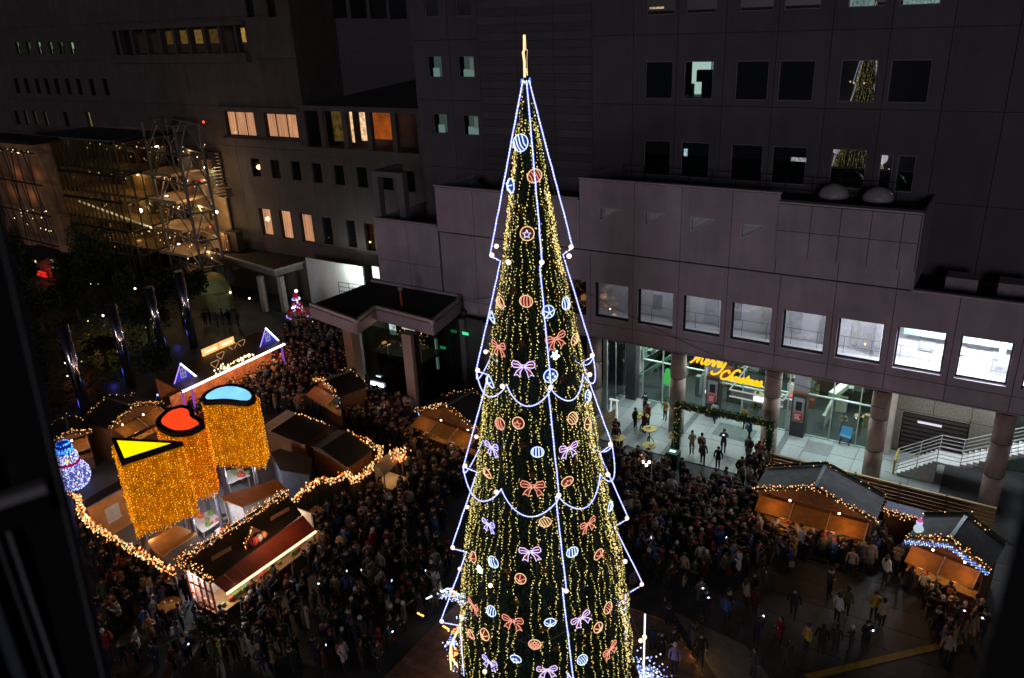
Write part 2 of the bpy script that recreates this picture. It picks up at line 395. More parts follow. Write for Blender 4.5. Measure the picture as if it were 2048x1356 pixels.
# roof railing behind the parapet
rl=thing('roof_railing','dark pipe railing running along the annex roof behind the parapet','railing',(-18,51,16.4))
q=MB()
for z in (16.9,17.35,17.75): q.bar((-23.5,51.2,z),(-6,51.2,z),.03,5)
q.build('rail',M_dark,rl)
for k in range(12): MB().bar((-23.5+k*1.59,51.2,16.4),(-23.5+k*1.59,51.2,17.75),.03,5).build('post',M_dark,rl)
vt=FY(945,352,50.2); dv=thing('roof_vent_hood','small dark conical vent hood on the roof left of the tree','roof vent',(vt.x,50.2,15.3))
MB().lathe((vt.x,50.2,15.3),[(.8,0),(.8,.35),(.25,.85),(.02,.9)],14).build('hood',mat('vent_grey',(.12,.12,.12),.5,metal=.3),dv)
# ---------------------------------------------------------------- corridor behind the nine square windows
M_cor=mat('corridor_white',(.66,.65,.66),.7,noise=.05)
for k,(a,b,c,d_) in enumerate(wins):
    W.window(annex,a,b,c,d_,mat('bronze_frame',(.03,.022,.022),.5),M_glassn if k>1 else M_dgl,rec=.34,fw=.09)
cor=MB()
cor.box((-31,50.2,7.3),(16,50.35,11.2)); cor.box((-31,YF+.4,7.2),(16,50.2,7.3)); cor.box((-31,YF+.4,11.1),(16,50.2,11.2))
cor.build('corridor',M_cor,annex)
hr=MB()
for z in (7.75,8.4): hr.bar((-22,49.5,z),(6,49.5,z),.018,5)
for k in range(18): hr.bar((-22+k*1.6,49.5,7.3),(-22+k*1.6,49.5,8.4),.018,5)
hr.build('corridor_handrail',mat('rail_grey',(.12,.12,.13),.5),annex)
MB().box((-4.4,49.9,9.0),(6,50.19,10.9)).build('upper_panel',mat('pale_green_glass',(.35,.5,.45),.2),annex)
pc=[(-22.9,10),(-19.6,26),(-16.4,30),(-13.2,36),(-9.6,48),(-6.4,85),(-2.6,620),(1.0,800)]
Rq=random.Random(3)
for i in range(14):
    x=-22.5+i*1.9; MB().box((x,50.14,7.4+Rq.random()*.9),(x+Rq.uniform(.3,.9),50.19,9.0+Rq.random()*.9)).build('wall_panel',mat('corr_panel%d'%(i%3),((.5,.5,.52),(.36,.36,.35),(.58,.56,.5))[i%3],.5),annex)
for x in (-18.9,-12.4,-5.9,.6): MB().box((x,49.7,7.3),(x+.35,50.1,11.1)).build('inner_pillar',mat('pillar_pale',(.45,.45,.46),.6),annex)
for x in (-21.5,-14.8,-8.2): MB().box((x,49.2,10.75),(x+1.3,49.35,10.8)).build('ceiling_strip',em('ceiling_strip',(.85,.92,1),2.),annex)
for x,p in pc:
    area('corridor_lamp',(x,48.6,11.0),(0,.15,-1),1.9,.5,p,(.90,.94,1.))
# ---------------------------------------------------------------- columns
M_colm=mat('column_granite',(.36,.27,.23),.7,noise=.12,scale=5,bump=.08)
def column(x,y,r,zt,label,par=None):
    t=thing('round_column',label,'column',(x,y,0),'round columns of the pale building')
    MB().lathe((x,y,0),[(r,0),(r,zt*.33)],28).build('shaft',M_colm,t,True)
    MB().lathe((x,y,0),[(r*.985,zt*.33),(r*.985,zt*.335+.02)],28).build('shaft_joint',M_joint,t)
    MB().lathe((x,y,0),[(r,zt*.335+.02),(r,zt*.68)],28).build('shaft',M_colm,t,True)
    MB().lathe((x,y,0),[(r*.985,zt*.68),(r*.985,zt*.685+.02)],28).build('shaft_joint',M_joint,t)
    MB().lathe((x,y,0),[(r,zt*.685+.02),(r,zt-.12)],28).build('shaft',M_colm,t,True)
    MB().lathe((x,y,0),[(r*.9,zt-.12),(r*.9,zt)],28).build('neck',M_joint,t)
lab=['column just right of the tree, its top at the light rope corner','column between the glass corner and the yellow lettering','column just right of the yellow lettering, behind the green arch','column left of the white staircase','column at the right edge in front of the white staircase']
for k in range(5): column(-24.04+6.4*k,47.75,.53,6.26,lab[k])
# ---------------------------------------------------------------- entrance floor and hall
YG=51.2
fl=tag(link('entrance_paving',None),kind='structure')
slab_row(-23.6,-4.5,44.2,YG,1.6,M_gran,.05,fl)
bs=MB()
mbs=mat('dark_band_stone',(.13,.14,.15),.4)
for x in (-20.9,-17.4,-10.9): bs.box((x,44.25,.052),(x+.42,YG,.058))
bs.build('dark_band',mbs,fl)
MB().box((-15.3,48.4,.06),(-12.6,50.3,.066)).build('door_mat',mat('mat_green',(.16,.2,.19),.8),fl)
MB().box((-9.3,49.0,.06),(-7.6,50.6,.066)).build('floor_hatch',mat('hatch_grey',(.2,.21,.22),.5),fl)
hall=thing('entrance_hall','bright glass-fronted entrance hall behind the columns, with teal-tinted glass','entrance',(-14,YG,0))
H_=MB()
H_.box((-24,60,0),(-4.6,60.2,6.3)); H_.build('back_wall',mat('hall_wall_b',(.26,.26,.22),.7,noise=.5,scale=.5),hall)
Rh=random.Random(12)
for i in range(9):
    x=-23+i*2.0; MB().box((x,59.7,.1),(x+1.7,59.95,2.2+Rh.random()*.6)).build('shop_panel',mat('shop%d'%(i%4),((.04,.04,.045),(.35,.30,.22),(.12,.06,.04),(.5,.5,.46))[i%4],.5),hall)
for i in range(26):
    x,y=Rh.uniform(-22.5,-5.5),Rh.uniform(53.5,59); MB().box((x,y,.05),(x+Rh.uniform(.3,1.4),y+Rh.uniform(.3,.6),Rh.uniform(.7,1.7))).build('shop_display',mat('disp%d'%(i%6),((.5,.48,.42),(.03,.03,.03),(.3,.06,.04),(.08,.12,.2),(.4,.3,.12),(.2,.2,.2))[i%6],.6),hall)
for i in range(5): MB().box((-21.8+i*3.6,52.2,3.35),(-21.5+i*3.6,59.8,3.7)).build('ceiling_beam',mat('beam_dark',(.07,.08,.08),.5),hall)
MB().box((-24,55.5,3.3),(-16.9,60,3.5)).box((-10,55.0,3.3),(-4.8,60,3.5)).build('upper_floor',mat('upper_floor',(.25,.28,.26),.6),hall)
MB().box((-24,YG,.0),(-4.6,60,.04)).build('floor',mat('hall_floor',(.05,.055,.06),.2),hall)
MB().box((-24,YG,6.0),(-4.6,60,6.1)).build('ceiling',mat('hall_ceiling',(.55,.6,.57),.7),hall)
MB().box((-4.7,YG-.2,0),(-4.3,60,6.3)).build('side_wall',mat('beige_hall_wall',(.50,.45,.38),.7),hall)
MB().box((-24,53,0),(-23.8,60,6.3)).build('side_wall',mat('hall_wall',(.4,.4,.4)),hall)
# slanted teal escalator / white ramps and inner counters
MB().obox((-23.6,55.5,1.2),(3.2,0,2.6),(0,1.6,0),(-.0,0,1.1)).build('escalator_side',mat('pale_teal_panel',(.36,.52,.48),.4),hall)
MB().obox((-23.2,53.6,.3),(3.0,0,2.6),(0,.25,0),(0,0,.35)).build('escalator_rail',mat('pale_teal_panel',(.3,.45,.42),.4),hall)
MB().obox((-8.8,53.5,2.2),(2.6,3.5,2.2),(.5,-.2,0),(0,0,.35)).build('stair_flight',mat('hall_ceiling',(.55,.6,.57)),hall)
MB().box((-8.9,52.6,.04),(-8.7,58,1.1)).build('inner_balustrade',mat('hall_wall',(.4,.4,.4)),hall)
MB().box((-20.6,53.5,.04),(-19.5,54.0,1.1)).box((-20.6,54,.04),(-20.2,57,1.1)).build('reception_counter',M_white,hall)
MB().box((-21.4,58.9,2.6),(-18.2,59.95,5.7)).build('lit_panel',em('hall_panel',(.82,1,.93),.55,vary=.3,scale=.8),hall)
gl=[-23.9,-21.9,-20.3,-18.7,-16.95]; door=[-14.6,-12.6,-10.85]; gr=[-9.55,-8.1,-6.4,-4.75]
def curtain(xs,z0,z1,par,Y=YG,hb=(),name='glass_panel'):
    for a,b in zip(xs[:-1],xs[1:]):
        MB().box((a+.03,Y,z0),(b-.03,Y+.02,z1)).build(name,M_glass,par)
    q=MB()
    for x in xs: q.box((x-.03,Y-.06,z0),(x+.03,Y+.1,z1))
    for z in hb: q.box((xs[0],Y-.055,z-.04),(xs[-1],Y+.09,z+.04))
    q.build('mullion',mat('pale_mullion',(.42,.50,.47),.35,metal=.3),par)
curtain([-21.7,-20.1,-18.4,-16.9],.05,6.3,hall,hb=(.08,3.4))
curtain([-15.7,-14.1,-12.55,-10.95],.05,6.3,hall,hb=(.08,2.75,3.0))
curtain([-9.7,-8.1,-6.4,-4.75],.05,6.3,hall,hb=(.08,3.2))
# side glass next to the first column
for y0,y1 in ((48.0,49.6),(49.6,51.15)):
    MB().box((-23.2,y0+.03,.05),(-23.18,y1-.03,6.3)).build('glass_panel',M_glass,hall)
MB().box((-23.4,47.9,.0),(-23.1,48.0,6.3)).box((-23.22,49.57,.05),(-23.16,49.63,6.3)).build('mullion',MATS['pale_mullion'],hall)
# dark piers with notice board and poster
for x,n in ((-16.6,0),(-10.6,1),(-22.9,2)):
    p=thing('entrance_pier',('dark stone pier left of the glass doors with a red and white poster','dark stone pier right of the glass doors with a red and white poster','plain dark stone pier in the left glass corner of the entrance')[n],'pier',(x+.45,YG-.4,0))
    MB().box((x,YG-.5,.05),(x+(.95 if n<2 else .8),YG+.3,3.3 if n<2 else 6.3)).build('body',mat('dark_stone',(.035,.035,.04),.3),p)
    if n<2:
        MB().box((x,YG-.5,3.3),(x+.95,YG+.3,3.45)).build('wood_trim',M_wood,p)
        MB().box((x,YG-.4,3.45),(x+.95,YG+.3,6.3)).build('grey_panel',mat('grey_panel',(.15,.15,.16),.5),p)
        MB().box((x+.12,YG-.54,1.2),(x+.83,YG-.503,3.0)).build('board',mat('board_grey',(.22,.22,.23),.5),p)
        MB().box((x+.28,YG-.57,2.1),(x+.68,YG-.543,2.75)).build('screen',M_blk,p)
        MB().box((x+.18,YG-.57,1.3),(x+.78,YG-.543,1.95)).build('poster',mat('red_poster',(.42,.03,.04),.6),p)
        q=MB()
        for i in range(4): q.box((x+.24+.03*(i%2),YG-.585,1.42+.11*i),(x+.66-.06*(i%3),YG-.573,1.46+.11*i))
        q.build('poster_stripes',M_white,p)
# door canopy with lit sign strip
dc=thing('door_canopy','white framed glass canopy over the entrance doors with a glowing sign strip','canopy',(-12.7,YG-1,3))
q=MB()
for a,b in (((-14.6,YG-1.5,3.1),(-10.95,YG-1.5,3.1)),((-14.6,YG-1.5,3.1),(-14.6,YG,3.1)),((-10.95,YG-1.5,3.1),(-10.95,YG,3.1)),((-14.6,YG-1.5,3.1),(-13.6,YG-.1,4.9)),((-14.6,YG-1.5,2.6),(-10.95,YG-1.5,2.6)),((-13.6,YG-.1,4.9),(-10.95,YG-.1,4.9))): q.bar(a,b,.05,6)
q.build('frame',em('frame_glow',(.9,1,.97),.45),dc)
MB().box((-14.5,YG-1.48,2.66),(-11,YG-1.44,3.04)).build('fascia',mat('fascia_grey',(.3,.33,.32),.5),dc)
MB().box((-12.9,YG-1.56,2.68),(-11.3,YG-1.5,2.98)).build('sign_strip',em('sign_white',(.85,.9,1),3.),dc)
for x in (-22,-19,-15,-12,-8,-6): area('hall_lamp',(x,54.0,5.9),(0,-.2,-1),1.8,1.8,430,(.92,1,.93))
for x in (-22.3,-19.2,-16,-12.8,-9.6,-6.6): area('soffit_lamp',(x,48.9,6.05),(0,-.12,-1),.9,.9,100,(.84,.95,1.))
# little things inside: green figure box, mannequin, lamp columns
pl=thing('green_display','bright green display figure behind the left glass, on a white plinth','display',(-20.3,52.6,0))
MB().box((-20.6,52.4,.05),(-20.0,52.9,1.0)).build('plinth',M_white,pl)
MB().ball((-20.3,52.65,1.5),.42,10,6,1.2).ball((-20.3,52.65,2.1),.22,8,5).build('figure',em('neon_green',(.15,1,.2),.7),pl)
mq=thing('mannequin','white mannequin on a round base behind the glass beside the column','mannequin',(-17.6,54.5,.05))
MB().lathe((-17.6,54.5,.05),[(.4,0),(.4,.08)],16).build('base',M_white,mq)
MB().lathe((-17.6,54.5,.9),[(.1,0),(.16,.3),(.22,.8),(.3,1.25),(.12,1.4),(.08,1.5),(.14,1.65),(.13,1.85),(.02,1.95)],12).build('body',em('mannequin_glow',(1,.95,.9),.5),mq,True)
st=G(1228,838); sl_=thing('lit_stand','tall slim white lit stand by the timber screen right of the tree','sign stand',(st.x,st.y,.05))
z1=HZ(st,1222,800)
q=MB()
for dx in (-.28,.28): q.bar((st.x+dx,st.y,.05),(st.x+dx*.8,st.y,z1),.05,6)
q.box((st.x-.35,st.y-.1,z1),(st.x+.35,st.y+.1,z1+.05)); q.build('frame',em('stand_glow',(.9,1,.98),.7),sl_)
# ---------------------------------------------------------------- right of the hall: granite wall, shutter, stairs
rw=thing('granite_wall','speckled brown granite wall with a dark louvred shutter right of the hall','wall',(-2,52,0))
Wr=Wall((0,52,0),(1,0,0),(0,-1,0)); mg=mat('speckled_granite',(.20,.185,.15),.6,noise=.35,scale=9)
Wr.panels(rw,[-4.3,-2.2,-.1,2.0],[.05,3.0,6.3],[(-3.9,-.1,.05,2.9)],mg)
for i in range(9): MB().box((-3.85,52.05,.2+i*.3),(-.15,52.2,.42+i*.3)).build('louvre_slat',mat('slat_brown',(.05,.035,.035),.45),rw)
MB().box((-3.0,52.0,2.28),(-1.6,52.04,2.42)).box((-2.95,51.98,2.3),(-2.7,52.0,2.42)).build('lit_sign',em('sign_pale',(.9,.85,1),.9),rw)
gw=thing('green_wall','dark green wall with pale square panels above the white staircase','wall',(5,52.6,0))
Wg=Wall((0,52.6,0),(1,0,0),(0,-1,0)); Wg.panels(gw,[2.0,4.5,7,9.5,12],[.05,2.1,4.2,6.3],[],mat('dark_green_wall',(.035,.06,.045),.5,noise=.3))
for px in ((1940,855),(1990,868),(1935,893),(1985,905)):
    p=FY(px[0],px[1],52.45); MB().box((p.x-.42,52.5,p.z-.38),(p.x+.42,52.56,p.z+.38)).build('pale_panel',mat('pale_panel',(.45,.44,.38),.6),gw)
for x,y,p in ((-2.2,49.6,75),(1.2,50.5,90),(4,50.5,90)): area('soffit_lamp',(x,y,6.05),(0,0,-1),.9,.9,p,(.93,.97,1.))
lf=tag(link('side_paving',None),kind='structure'); slab_row(-4.5,-1.0,44.2,51.9,1.6,M_gran,.05,lf); slab_row(-1.0,12,44.2,52.2,2.6,M_asph,.05,lf)
ss=thing('white_staircase','white open staircase with pipe railings and a landing, at the right edge','staircase',(-1,49,0))
ms=em('stair_white_soft',(.7,.8,.85),.16); msw=mat('stair_white',(.72,.76,.76),.5)
y0,y1=48.7,50.3; n=9; x=-3.5; z=.05
for i in range(n):
    MB().box((x+i*.23,y0,z),(x+i*.23+.24,y1,z+.17*(i+1))).build('tread',msw,ss)
xl=x+n*.23; zl=z+.17*n
MB().box((xl+.003,y0,zl-.12),(xl+1.25,y1,zl+.002)).build('landing',msw,ss)
for i in range(12): MB().box((xl+1.26+i*.3,y0,zl+.17*i-.05),(xl+1.26+i*.3+.29,y1,zl+.17*(i+1))).build('tread',msw,ss)
MB().obox((xl+1.25,y0+.02,zl-.2),(3.7,0,2.05),(0,1.5,0),(0,0,.16)).build('stringer',mat('stringer_grey',(.4,.42,.42),.6),ss)
for y in (y0+.02,y1-.02):
    pts=[(x-.15,y,z),(xl,y,zl),(xl+1.25,y,zl),(xl+4.9,y,zl+2.05)]
    q=MB()
    for h in (.3,.55,.8,1.05): q.tube([(a,b,c+h) for a,b,c in pts],.026,6)
    q.build('handrail',mat('rail_white',(.6,.62,.62),.4),ss)
    for a,b,c in [pts[0],((x+xl)/2,y,(z+zl)/2),pts[1],pts[2],(xl+3.1,y,zl+1.02),pts[3]]: MB().bar((a,b,c),(a,b,c+1.05),.03,6).build('rail_post',MATS['rail_white'],ss)
MB().tube([(x-.2,y0,.1),(x-.2,y0,1.05),(x-.2,y1,1.05),(x-.2,y1,.1)],.05,6).build('yellow_guard',mat('yellow_paint',(.6,.5,.05),.5),ss)
# ---------------------------------------------------------------- yellow lettering: Merry Christmas
sg=thing('merry_christmas_sign','glowing yellow script lettering Merry Christmas hanging at the entrance','lit sign',(-13.5,49.3,5.3))
def arc(cx,cy,rx,ry,a0,a1,n=10): return [(cx+rx*math.cos(math.radians(a0+(a1-a0)*i/n)),cy+ry*math.sin(math.radians(a0+(a1-a0)*i/n))) for i in range(n+1)]
LT={ # cursive strokes, unit = x-height 1
'M':([[(-.3,-.1),(.0,.1),(.35,.8),(.6,2.0),(.75,1.6),(.8,.1)],[(.8,.1),(1.1,1.2),(1.4,2.0),(1.5,1.6),(1.5,.3),(1.7,0),(2.0,.3)]],2.0),
'e':([[(0,.3),(.3,.5),(.6,.8),(.5,1.02),(.25,.95),(.12,.5),(.3,.05),(.6,.05),(.9,.35)]],.85),
'r':([[(0,.3),(.25,.9),(.3,1.05),(.4,.9),(.62,.95),(.6,.5),(.62,.1),(.75,0),(.95,.3)]],.9),
'y':([[(0,.3),(.12,1.0),(.15,.4),(.35,.1),(.6,.4),(.75,1.0)],[(.78,1.0),(.6,-.2),(.2,-1.1),(-.5,-1.5),(-.9,-1.25),(-.8,-1.0)]],.95),
'C':([[(1.5,1.5),(1.6,1.85),(1.3,2.1),(.7,1.8),(.3,1.1),(.35,.35),(.8,0),(1.4,.2),(1.8,.6)]],1.75),
'h':([[(0,.3),(.35,1.2),(.8,2.2),(1.3,2.6),(1.75,2.45),(1.8,2.2)],[(.75,2.1),(.3,.0)],[(.3,.1),(.5,.8),(.75,1.0),(.85,.7),(.8,.1),(.95,0),(1.15,.3)]],1.1),
'i':([[(0,.3),(.2,1.0),(.2,.2),(.35,0),(.55,.3)]],.5),
's':([[(0,.3),(.35,1.05),(.45,1.1),(.55,.5),(.45,.05),(.15,.0),(.05,.15)],[(.45,.05),(.85,.3)]],.8),
't':([[(0,.3),(.5,1.7),(.25,.3),(.4,0),(.7,.3)],[(.1,1.15),(.75,1.2)]],.65),
'm':([[(0,.3),(.2,1.0),(.15,.0)],[(.15,.2),(.4,.95),(.55,.8),(.5,.0)],[(.5,.2),(.75,.95),(.9,.8),(.85,.15),(1.0,0),(1.2,.3)]],1.15),
'a':([[(.7,.9),(.4,1.0),(.1,.6),(.15,.1),(.4,.0),(.65,.5),(.72,1.0),(.65,.2),(.8,0),(1.0,.3)]],.95)}
def word(txt,x0,z0,s,Y):
    cx=0
    for c in txt:
        st_,adv=LT[c]
        mb=MB()
        for k in st_:
            P=[Vector((x0+(cx+u+v*.3)*s*1.02,Y,z0+v*s)) for u,v in k]; Q=[]
            for i in range(len(P)-1):
                a,b,cc,d=P[max(i-1,0)],P[i],P[i+1],P[min(i+2,len(P)-1)]
                for t in range(4):
                    t/=4; Q.append(.5*((2*b)+(-a+cc)*t+(2*a-5*b+4*cc-d)*t*t+(-a+3*b-3*cc+d)*t**3))
            Q.append(P[-1]); mb.tube(Q,.075,6)
        mb.build('letter',em('sign_yellow',(1,.52,.015),1.35),sg); cx+=adv
pM=FY(1384,724,49.3); pC=FY(1440,757,49.3)
word('Merry',pM.x,pM.z,.41,49.3); word('Christmas',pC.x-.1,pC.z,.335,49.3)
MB().bar((pM.x-.2,49.34,6.0),(-11,49.34,6.0),.015,4).bar((-15,49.34,4.6),(-15,49.34,6.3),.012,4).bar((-11.4,49.34,4.2),(-11.4,49.34,6.3),.012,4).build('hanger',M_steel,sg)
# ---------------------------------------------------------------- tower behind
YT=52.5
tw=thing('grey_tower','tall dark grey office tower with square windows and striped louvre panel','building',(-15,YT,0))
Wt=Wall((0,YT,0),(1,0,0),(0,-1,0))
rows=[(29.75,27.3),(24.45,22.05),(19.3,16.9)]
def u(px,py): return FY(px,py,YT).x
cols=[(1290,1345),(1367,1426),(1471,1537),(1557,1629),(1680,1754),(1779,1862)]
wl=[]
for ri,(zt_,zb_) in enumerate(rows):
    for ci,(a,b) in enumerate(cols):
        if ri==2 and ci==5: continue
        ua,ub=u(a,150),u(b,150); wl.append((ua,ub,zb_,zt_,ri,ci))
for ri,ya,yb,za,zb in ((0,0,33,0,0),(1,112,155,0,0),(2,228,270,0,0)):
    for ci,(a,b) in enumerate((((853,885),(914,949)),)*1)[0:1] if False else []: pass
smallw=[]
for (a,b,ya,yb) in ((846,876,-14,33),(909,942,-16,32),(853,885,112,155),(914,949,112,155),(864,896,227,268),(924,958,230,272)):
    p=FY(a,ya,YT); q2=FY(b,yb,YT); smallw.append((p.x,q2.x,q2.z,p.z))
hl=[w_[:4] for w_ in wl]+smallw
dpx=[(1764,1792),(1800,1838)]; doors=[(u(a,300)-.05,u(b,300)-.05,16.9,19.1) for a,b in dpx]; hl+=doors
zj=[12,FY(1500,208,YT).z-5.15*0]
zA=FY(1200,207,YT).z; zB=FY(1200,72,YT).z
zs=[12.0,zA-2*(zB-zA)*0-5.15,zA,zB,zB+(zB-zA),zB+2*(zB-zA)]
zs=[12.0,16.42,zA,zB,zB+(zB-zA),zB+2*(zB-zA)]
tx=[u(835,200),u(862,150),u(893,150)] 
jx=[u(x,150) for x in (1184,1266,1353,1447,1549,1656,1771,1893,2023)]
tus=[u(834,200),-38.7,u(960,150)]
W1=tus; Wt.panels(tw,W1,zs,hl,M_tower)
lx=[u(960,150),u(1034,150),u(1108,150),u(1184,150)]
strz=[16.42]; 
while strz[-1]<zs[-1]: strz.append(strz[-1]+.56)
Wt.panels(tw,lx,[12,16.42]+strz[1:],[],M_tower,g=.02,alt=lambda i,j:(M_towerd if j%2 else M_tower),name='louvre_strip')
Wt.panels(tw,jx+[10,14],zs,hl,M_tower)
MB().box((u(834,200)-.003,YT+.02,12),(u(834,200)+.2,75,zs[-1])).build('side_wall',M_tower,tw)
M_tg=mat('tower_glass',(.005,.012,.011),.02,noise=0,spec=1.); 
def reflective(name,base,g):
    m=bpy.data.materials.new(name); m.use_nodes=True; t=m.node_tree; b=t.nodes['Principled BSDF']; b.inputs['Base Color'].default_value=(*base,1)
    b.inputs['Roughness'].default_value=.15; gl=t.nodes.new('ShaderNodeBsdfGlossy'); gl.inputs['Roughness'].default_value=.006
    mx=t.nodes.new('ShaderNodeMixShader'); mx.inputs[0].default_value=g; o=t.nodes['Material Output']
    t.links.new(b.outputs[0],mx.inputs[1]); t.links.new(gl.outputs[0],mx.inputs[2]); t.links.new(mx.outputs[0],o.inputs[0]); return m
M_refl=reflective('mirror_glass',(.004,.010,.010),.30)
M_fr=mat('pale_window_frame',(.20,.19,.19),.5)
for (a,b,c,d,ri,ci) in wl:
    lit=(ri==1 and ci==1); Wt.window(tw,a,b,c,d,M_fr,(M_glass if lit else M_refl),rec=.1,fw=.06,bars=0)
for a,b,c,d in doors: Wt.window(tw,a,b,c,d,M_fr,M_refl,rec=.1,fw=.07,name='door')
for i,(a,b,c,d) in enumerate(smallw):
    Wt.window(tw,a,b,c,d,M_fr,M_glass if i>1 else M_refl,rec=.1,fw=.05)
    if i>1:
        e=em('office_dim',(.55,.72,.68),.13); h=em('office_mid',(.7,.9,.85),.34)
        ex=[.42,.35,.4,.38][i-2]
        MB().box((a,YT+.9,c),(b,YT+.95,c+(d-c)*.95)).build('room_wall',e,tw)
        MB().box((a+.1,YT+.6,c),(a+(b-a)*(.5 if i%2==0 else .85),YT+.62,c+(d-c)*ex)).build('room_partition',h,tw)
        if i%2: MB().box((a+(b-a)*.5,YT+.55,c+(d-c)*.3),(a+(b-a)*.8,YT+.57,d-.2)).build('room_blind',em('blind_pale',(.6,.6,.55),.3),tw)
a,b,c,d=[w_ for w_ in wl if w_[4]==1 and w_[5]==1][0][:4]
MB().box((a-.3,YT+2.4,c-.2),(b+.8,YT+2.5,d+.3)).build('room_wall',em('office_bright',(.86,1,.97),.85),tw)
MB().box((a-.2,YT+.4,c-.1),(b+.6,YT+2.4,c+.1)).build('room_floor',mat('office_floor',(.2,.2,.2)),tw)
q=MB(); q.box((a+.45,YT+1.2,c+1.0),(a+1.5,YT+1.7,c+1.75)).box((a+.9,YT+1.0,c+.1),(a+1.8,YT+1.6,c+1.35)).box((a+.1,YT+.8,c+.1),(a+.35,YT+1.2,c+.9)).box((a+1.05,YT+2.3,c+1.2),(a+1.12,YT+2.38,d))
q.build('room_shelf',M_blk,tw)
# faint interiors in a few dark windows
for ri,ci,f0,f1,g0,g1,col,s_ in ((0,4,.05,.7,.02,.28,(.5,.75,.7),.22),(0,5,.1,.95,.02,.26,(.55,.8,.75),.26),(2,3,.55,.98,.62,.72,(.8,.9,.9),.3),(0,0,.2,.6,.7,.78,(1,.8,.3),.6),(0,0,.1,.6,.15,.2,(1,.8,.4),.4),(2,1,.1,.22,.6,.8,(.6,.9,1),.5)):
    a,b,c,d=[w_ for w_ in wl if w_[4]==ri and w_[5]==ci][0][:4]
    MB().box((a+(b-a)*f0,YT+.085,c+(d-c)*g0),(a+(b-a)*f1,YT+.095,c+(d-c)*g1)).build('lit_interior_strip',em('strip%d%d%d'%(ri,ci,int(g0*100)),col,s_,vary=.6,scale=9),tw)
# ---------------------------------------------------------------- left building
YL=58.0
lb=thing('left_building','dark stone building left of the tower with lit curtained windows and a recessed terrace','building',(-65,YL,0))
Wl=Wall((0,YL,0),(1,0,0),(0,-1,0))
def L(px,py,Y=YL): return FY(px,py,Y)
xc=L(603,200).x; xe=-43.35; 
dk=[]
for px,py in ((500,316),(539,319),(580,322),(622,326),(666,330),(712,334),(762,338)): p=L(px,py); dk.append((p.x,p.x+1.32,p.z-1.95,p.z))
dk.append((dk[-1][0]+2.75,dk[-1][0]+4.0,dk[-1][2],dk[-1][3]))
cw=[]
for px,py,px2,py2 in ((446,222,514,274),(525,226,598,278)): p=L(px,py); q2=L(px2,py2); cw.append((p.x,q2.x,q2.z,p.z))
tl=[]
for i,(px,py,px2,py2) in enumerate(((516,416,548,473),(555,420,588,480),(596,427,630,487),(641,434,668,490),(690,440,715,495),(727,446,752,503))): p=L(px,py); q2=L(px2,py2); tl.append((p.x,q2.x,q2.z,p.z))
s1=[]
for k,px in enumerate((28,50,71,94,115,136)): p=L(px,84); q2=L(px+12,108); s1.append((p.x,p.x+1.0,q2.z,p.z))
s2=[]
for k,px in enumerate((26,46,67,86,106,128,150,176,203)): p=L(px,156+k*.2); s2.append((p.x,p.x+.95,p.z-1.9,p.z))
s3=[]
for k,px in enumerate((27,45,63,84,125,170)): p=L(px,221+k*.5); s3.append((p.x,p.x+.9,p.z-1.8,p.z))
tp=[]
for px in (486,529): p=L(px,-20); q2=L(px+24,34); tp.append((p.x,q2.x,q2.z,p.z))
lg=[(L(222,57).x,L(488,50).x,L(480,105).z,L(480,50).z)]   # recessed loggia top left
hol=dk+cw+tl+s1+s2+s3+tp+lg
zT=36
zl=[0,6,cw[0][2]-1.1,cw[0][3]+.55,24.6,28.6,32.5,zT]
ux=[-140,-132,-124,-116,-108,-100,-92,-84,-78,-72,-66,xc]
Wl.panels(lb,ux,zl,hol,M_left)
zb=cw[0][2]-1.1
Wl.panels(lb,[xc,-55.5,-51,-47,xe],[0,6,zb],hol,M_left)
sdw=MB().box((xc-.1,YL+.02,cw[0][3]+.5),(xc+.02,YL+14,zT)); sdw.build('side_wall',M_left,lb)
for a in dk+s2[:]: Wl.window(lb,a[0],a[1],a[2],a[3],M_dark,M_dgl,rec=.2,fw=.05)
for a in tp: Wl.window(lb,a[0],a[1],a[2],a[3],M_dark,M_dgl,rec=.2,fw=.05)
M_curt=em('lit_curtain',(1,.50,.20),.80,vary=.25,scale=2)
def curtain_win(a,bars,m,nm='curtain'):
    Wl.window(lb,a[0],a[1],a[2],a[3],M_dark,M_glassn,rec=.22,fw=.09,bars=bars)
    n=28 if bars else 12; pts=[]; q=MB(); y=YL+.55
    for k in range(n+1):
        x=a[0]+(a[1]-a[0])*k/n; pts.append((x,y+.06*math.sin(k*2.4)+.03*math.sin(k*5.1)))
    for k in range(n):
        (xa,ya),(xb,yb)=pts[k],pts[k+1]; q.add([(xa,ya,a[2]),(xb,yb,a[2]),(xb,yb,a[3]),(xa,ya,a[3])],[(0,1,2,3)])
    return q.build(nm,m,lb)
bulbs_later=[]
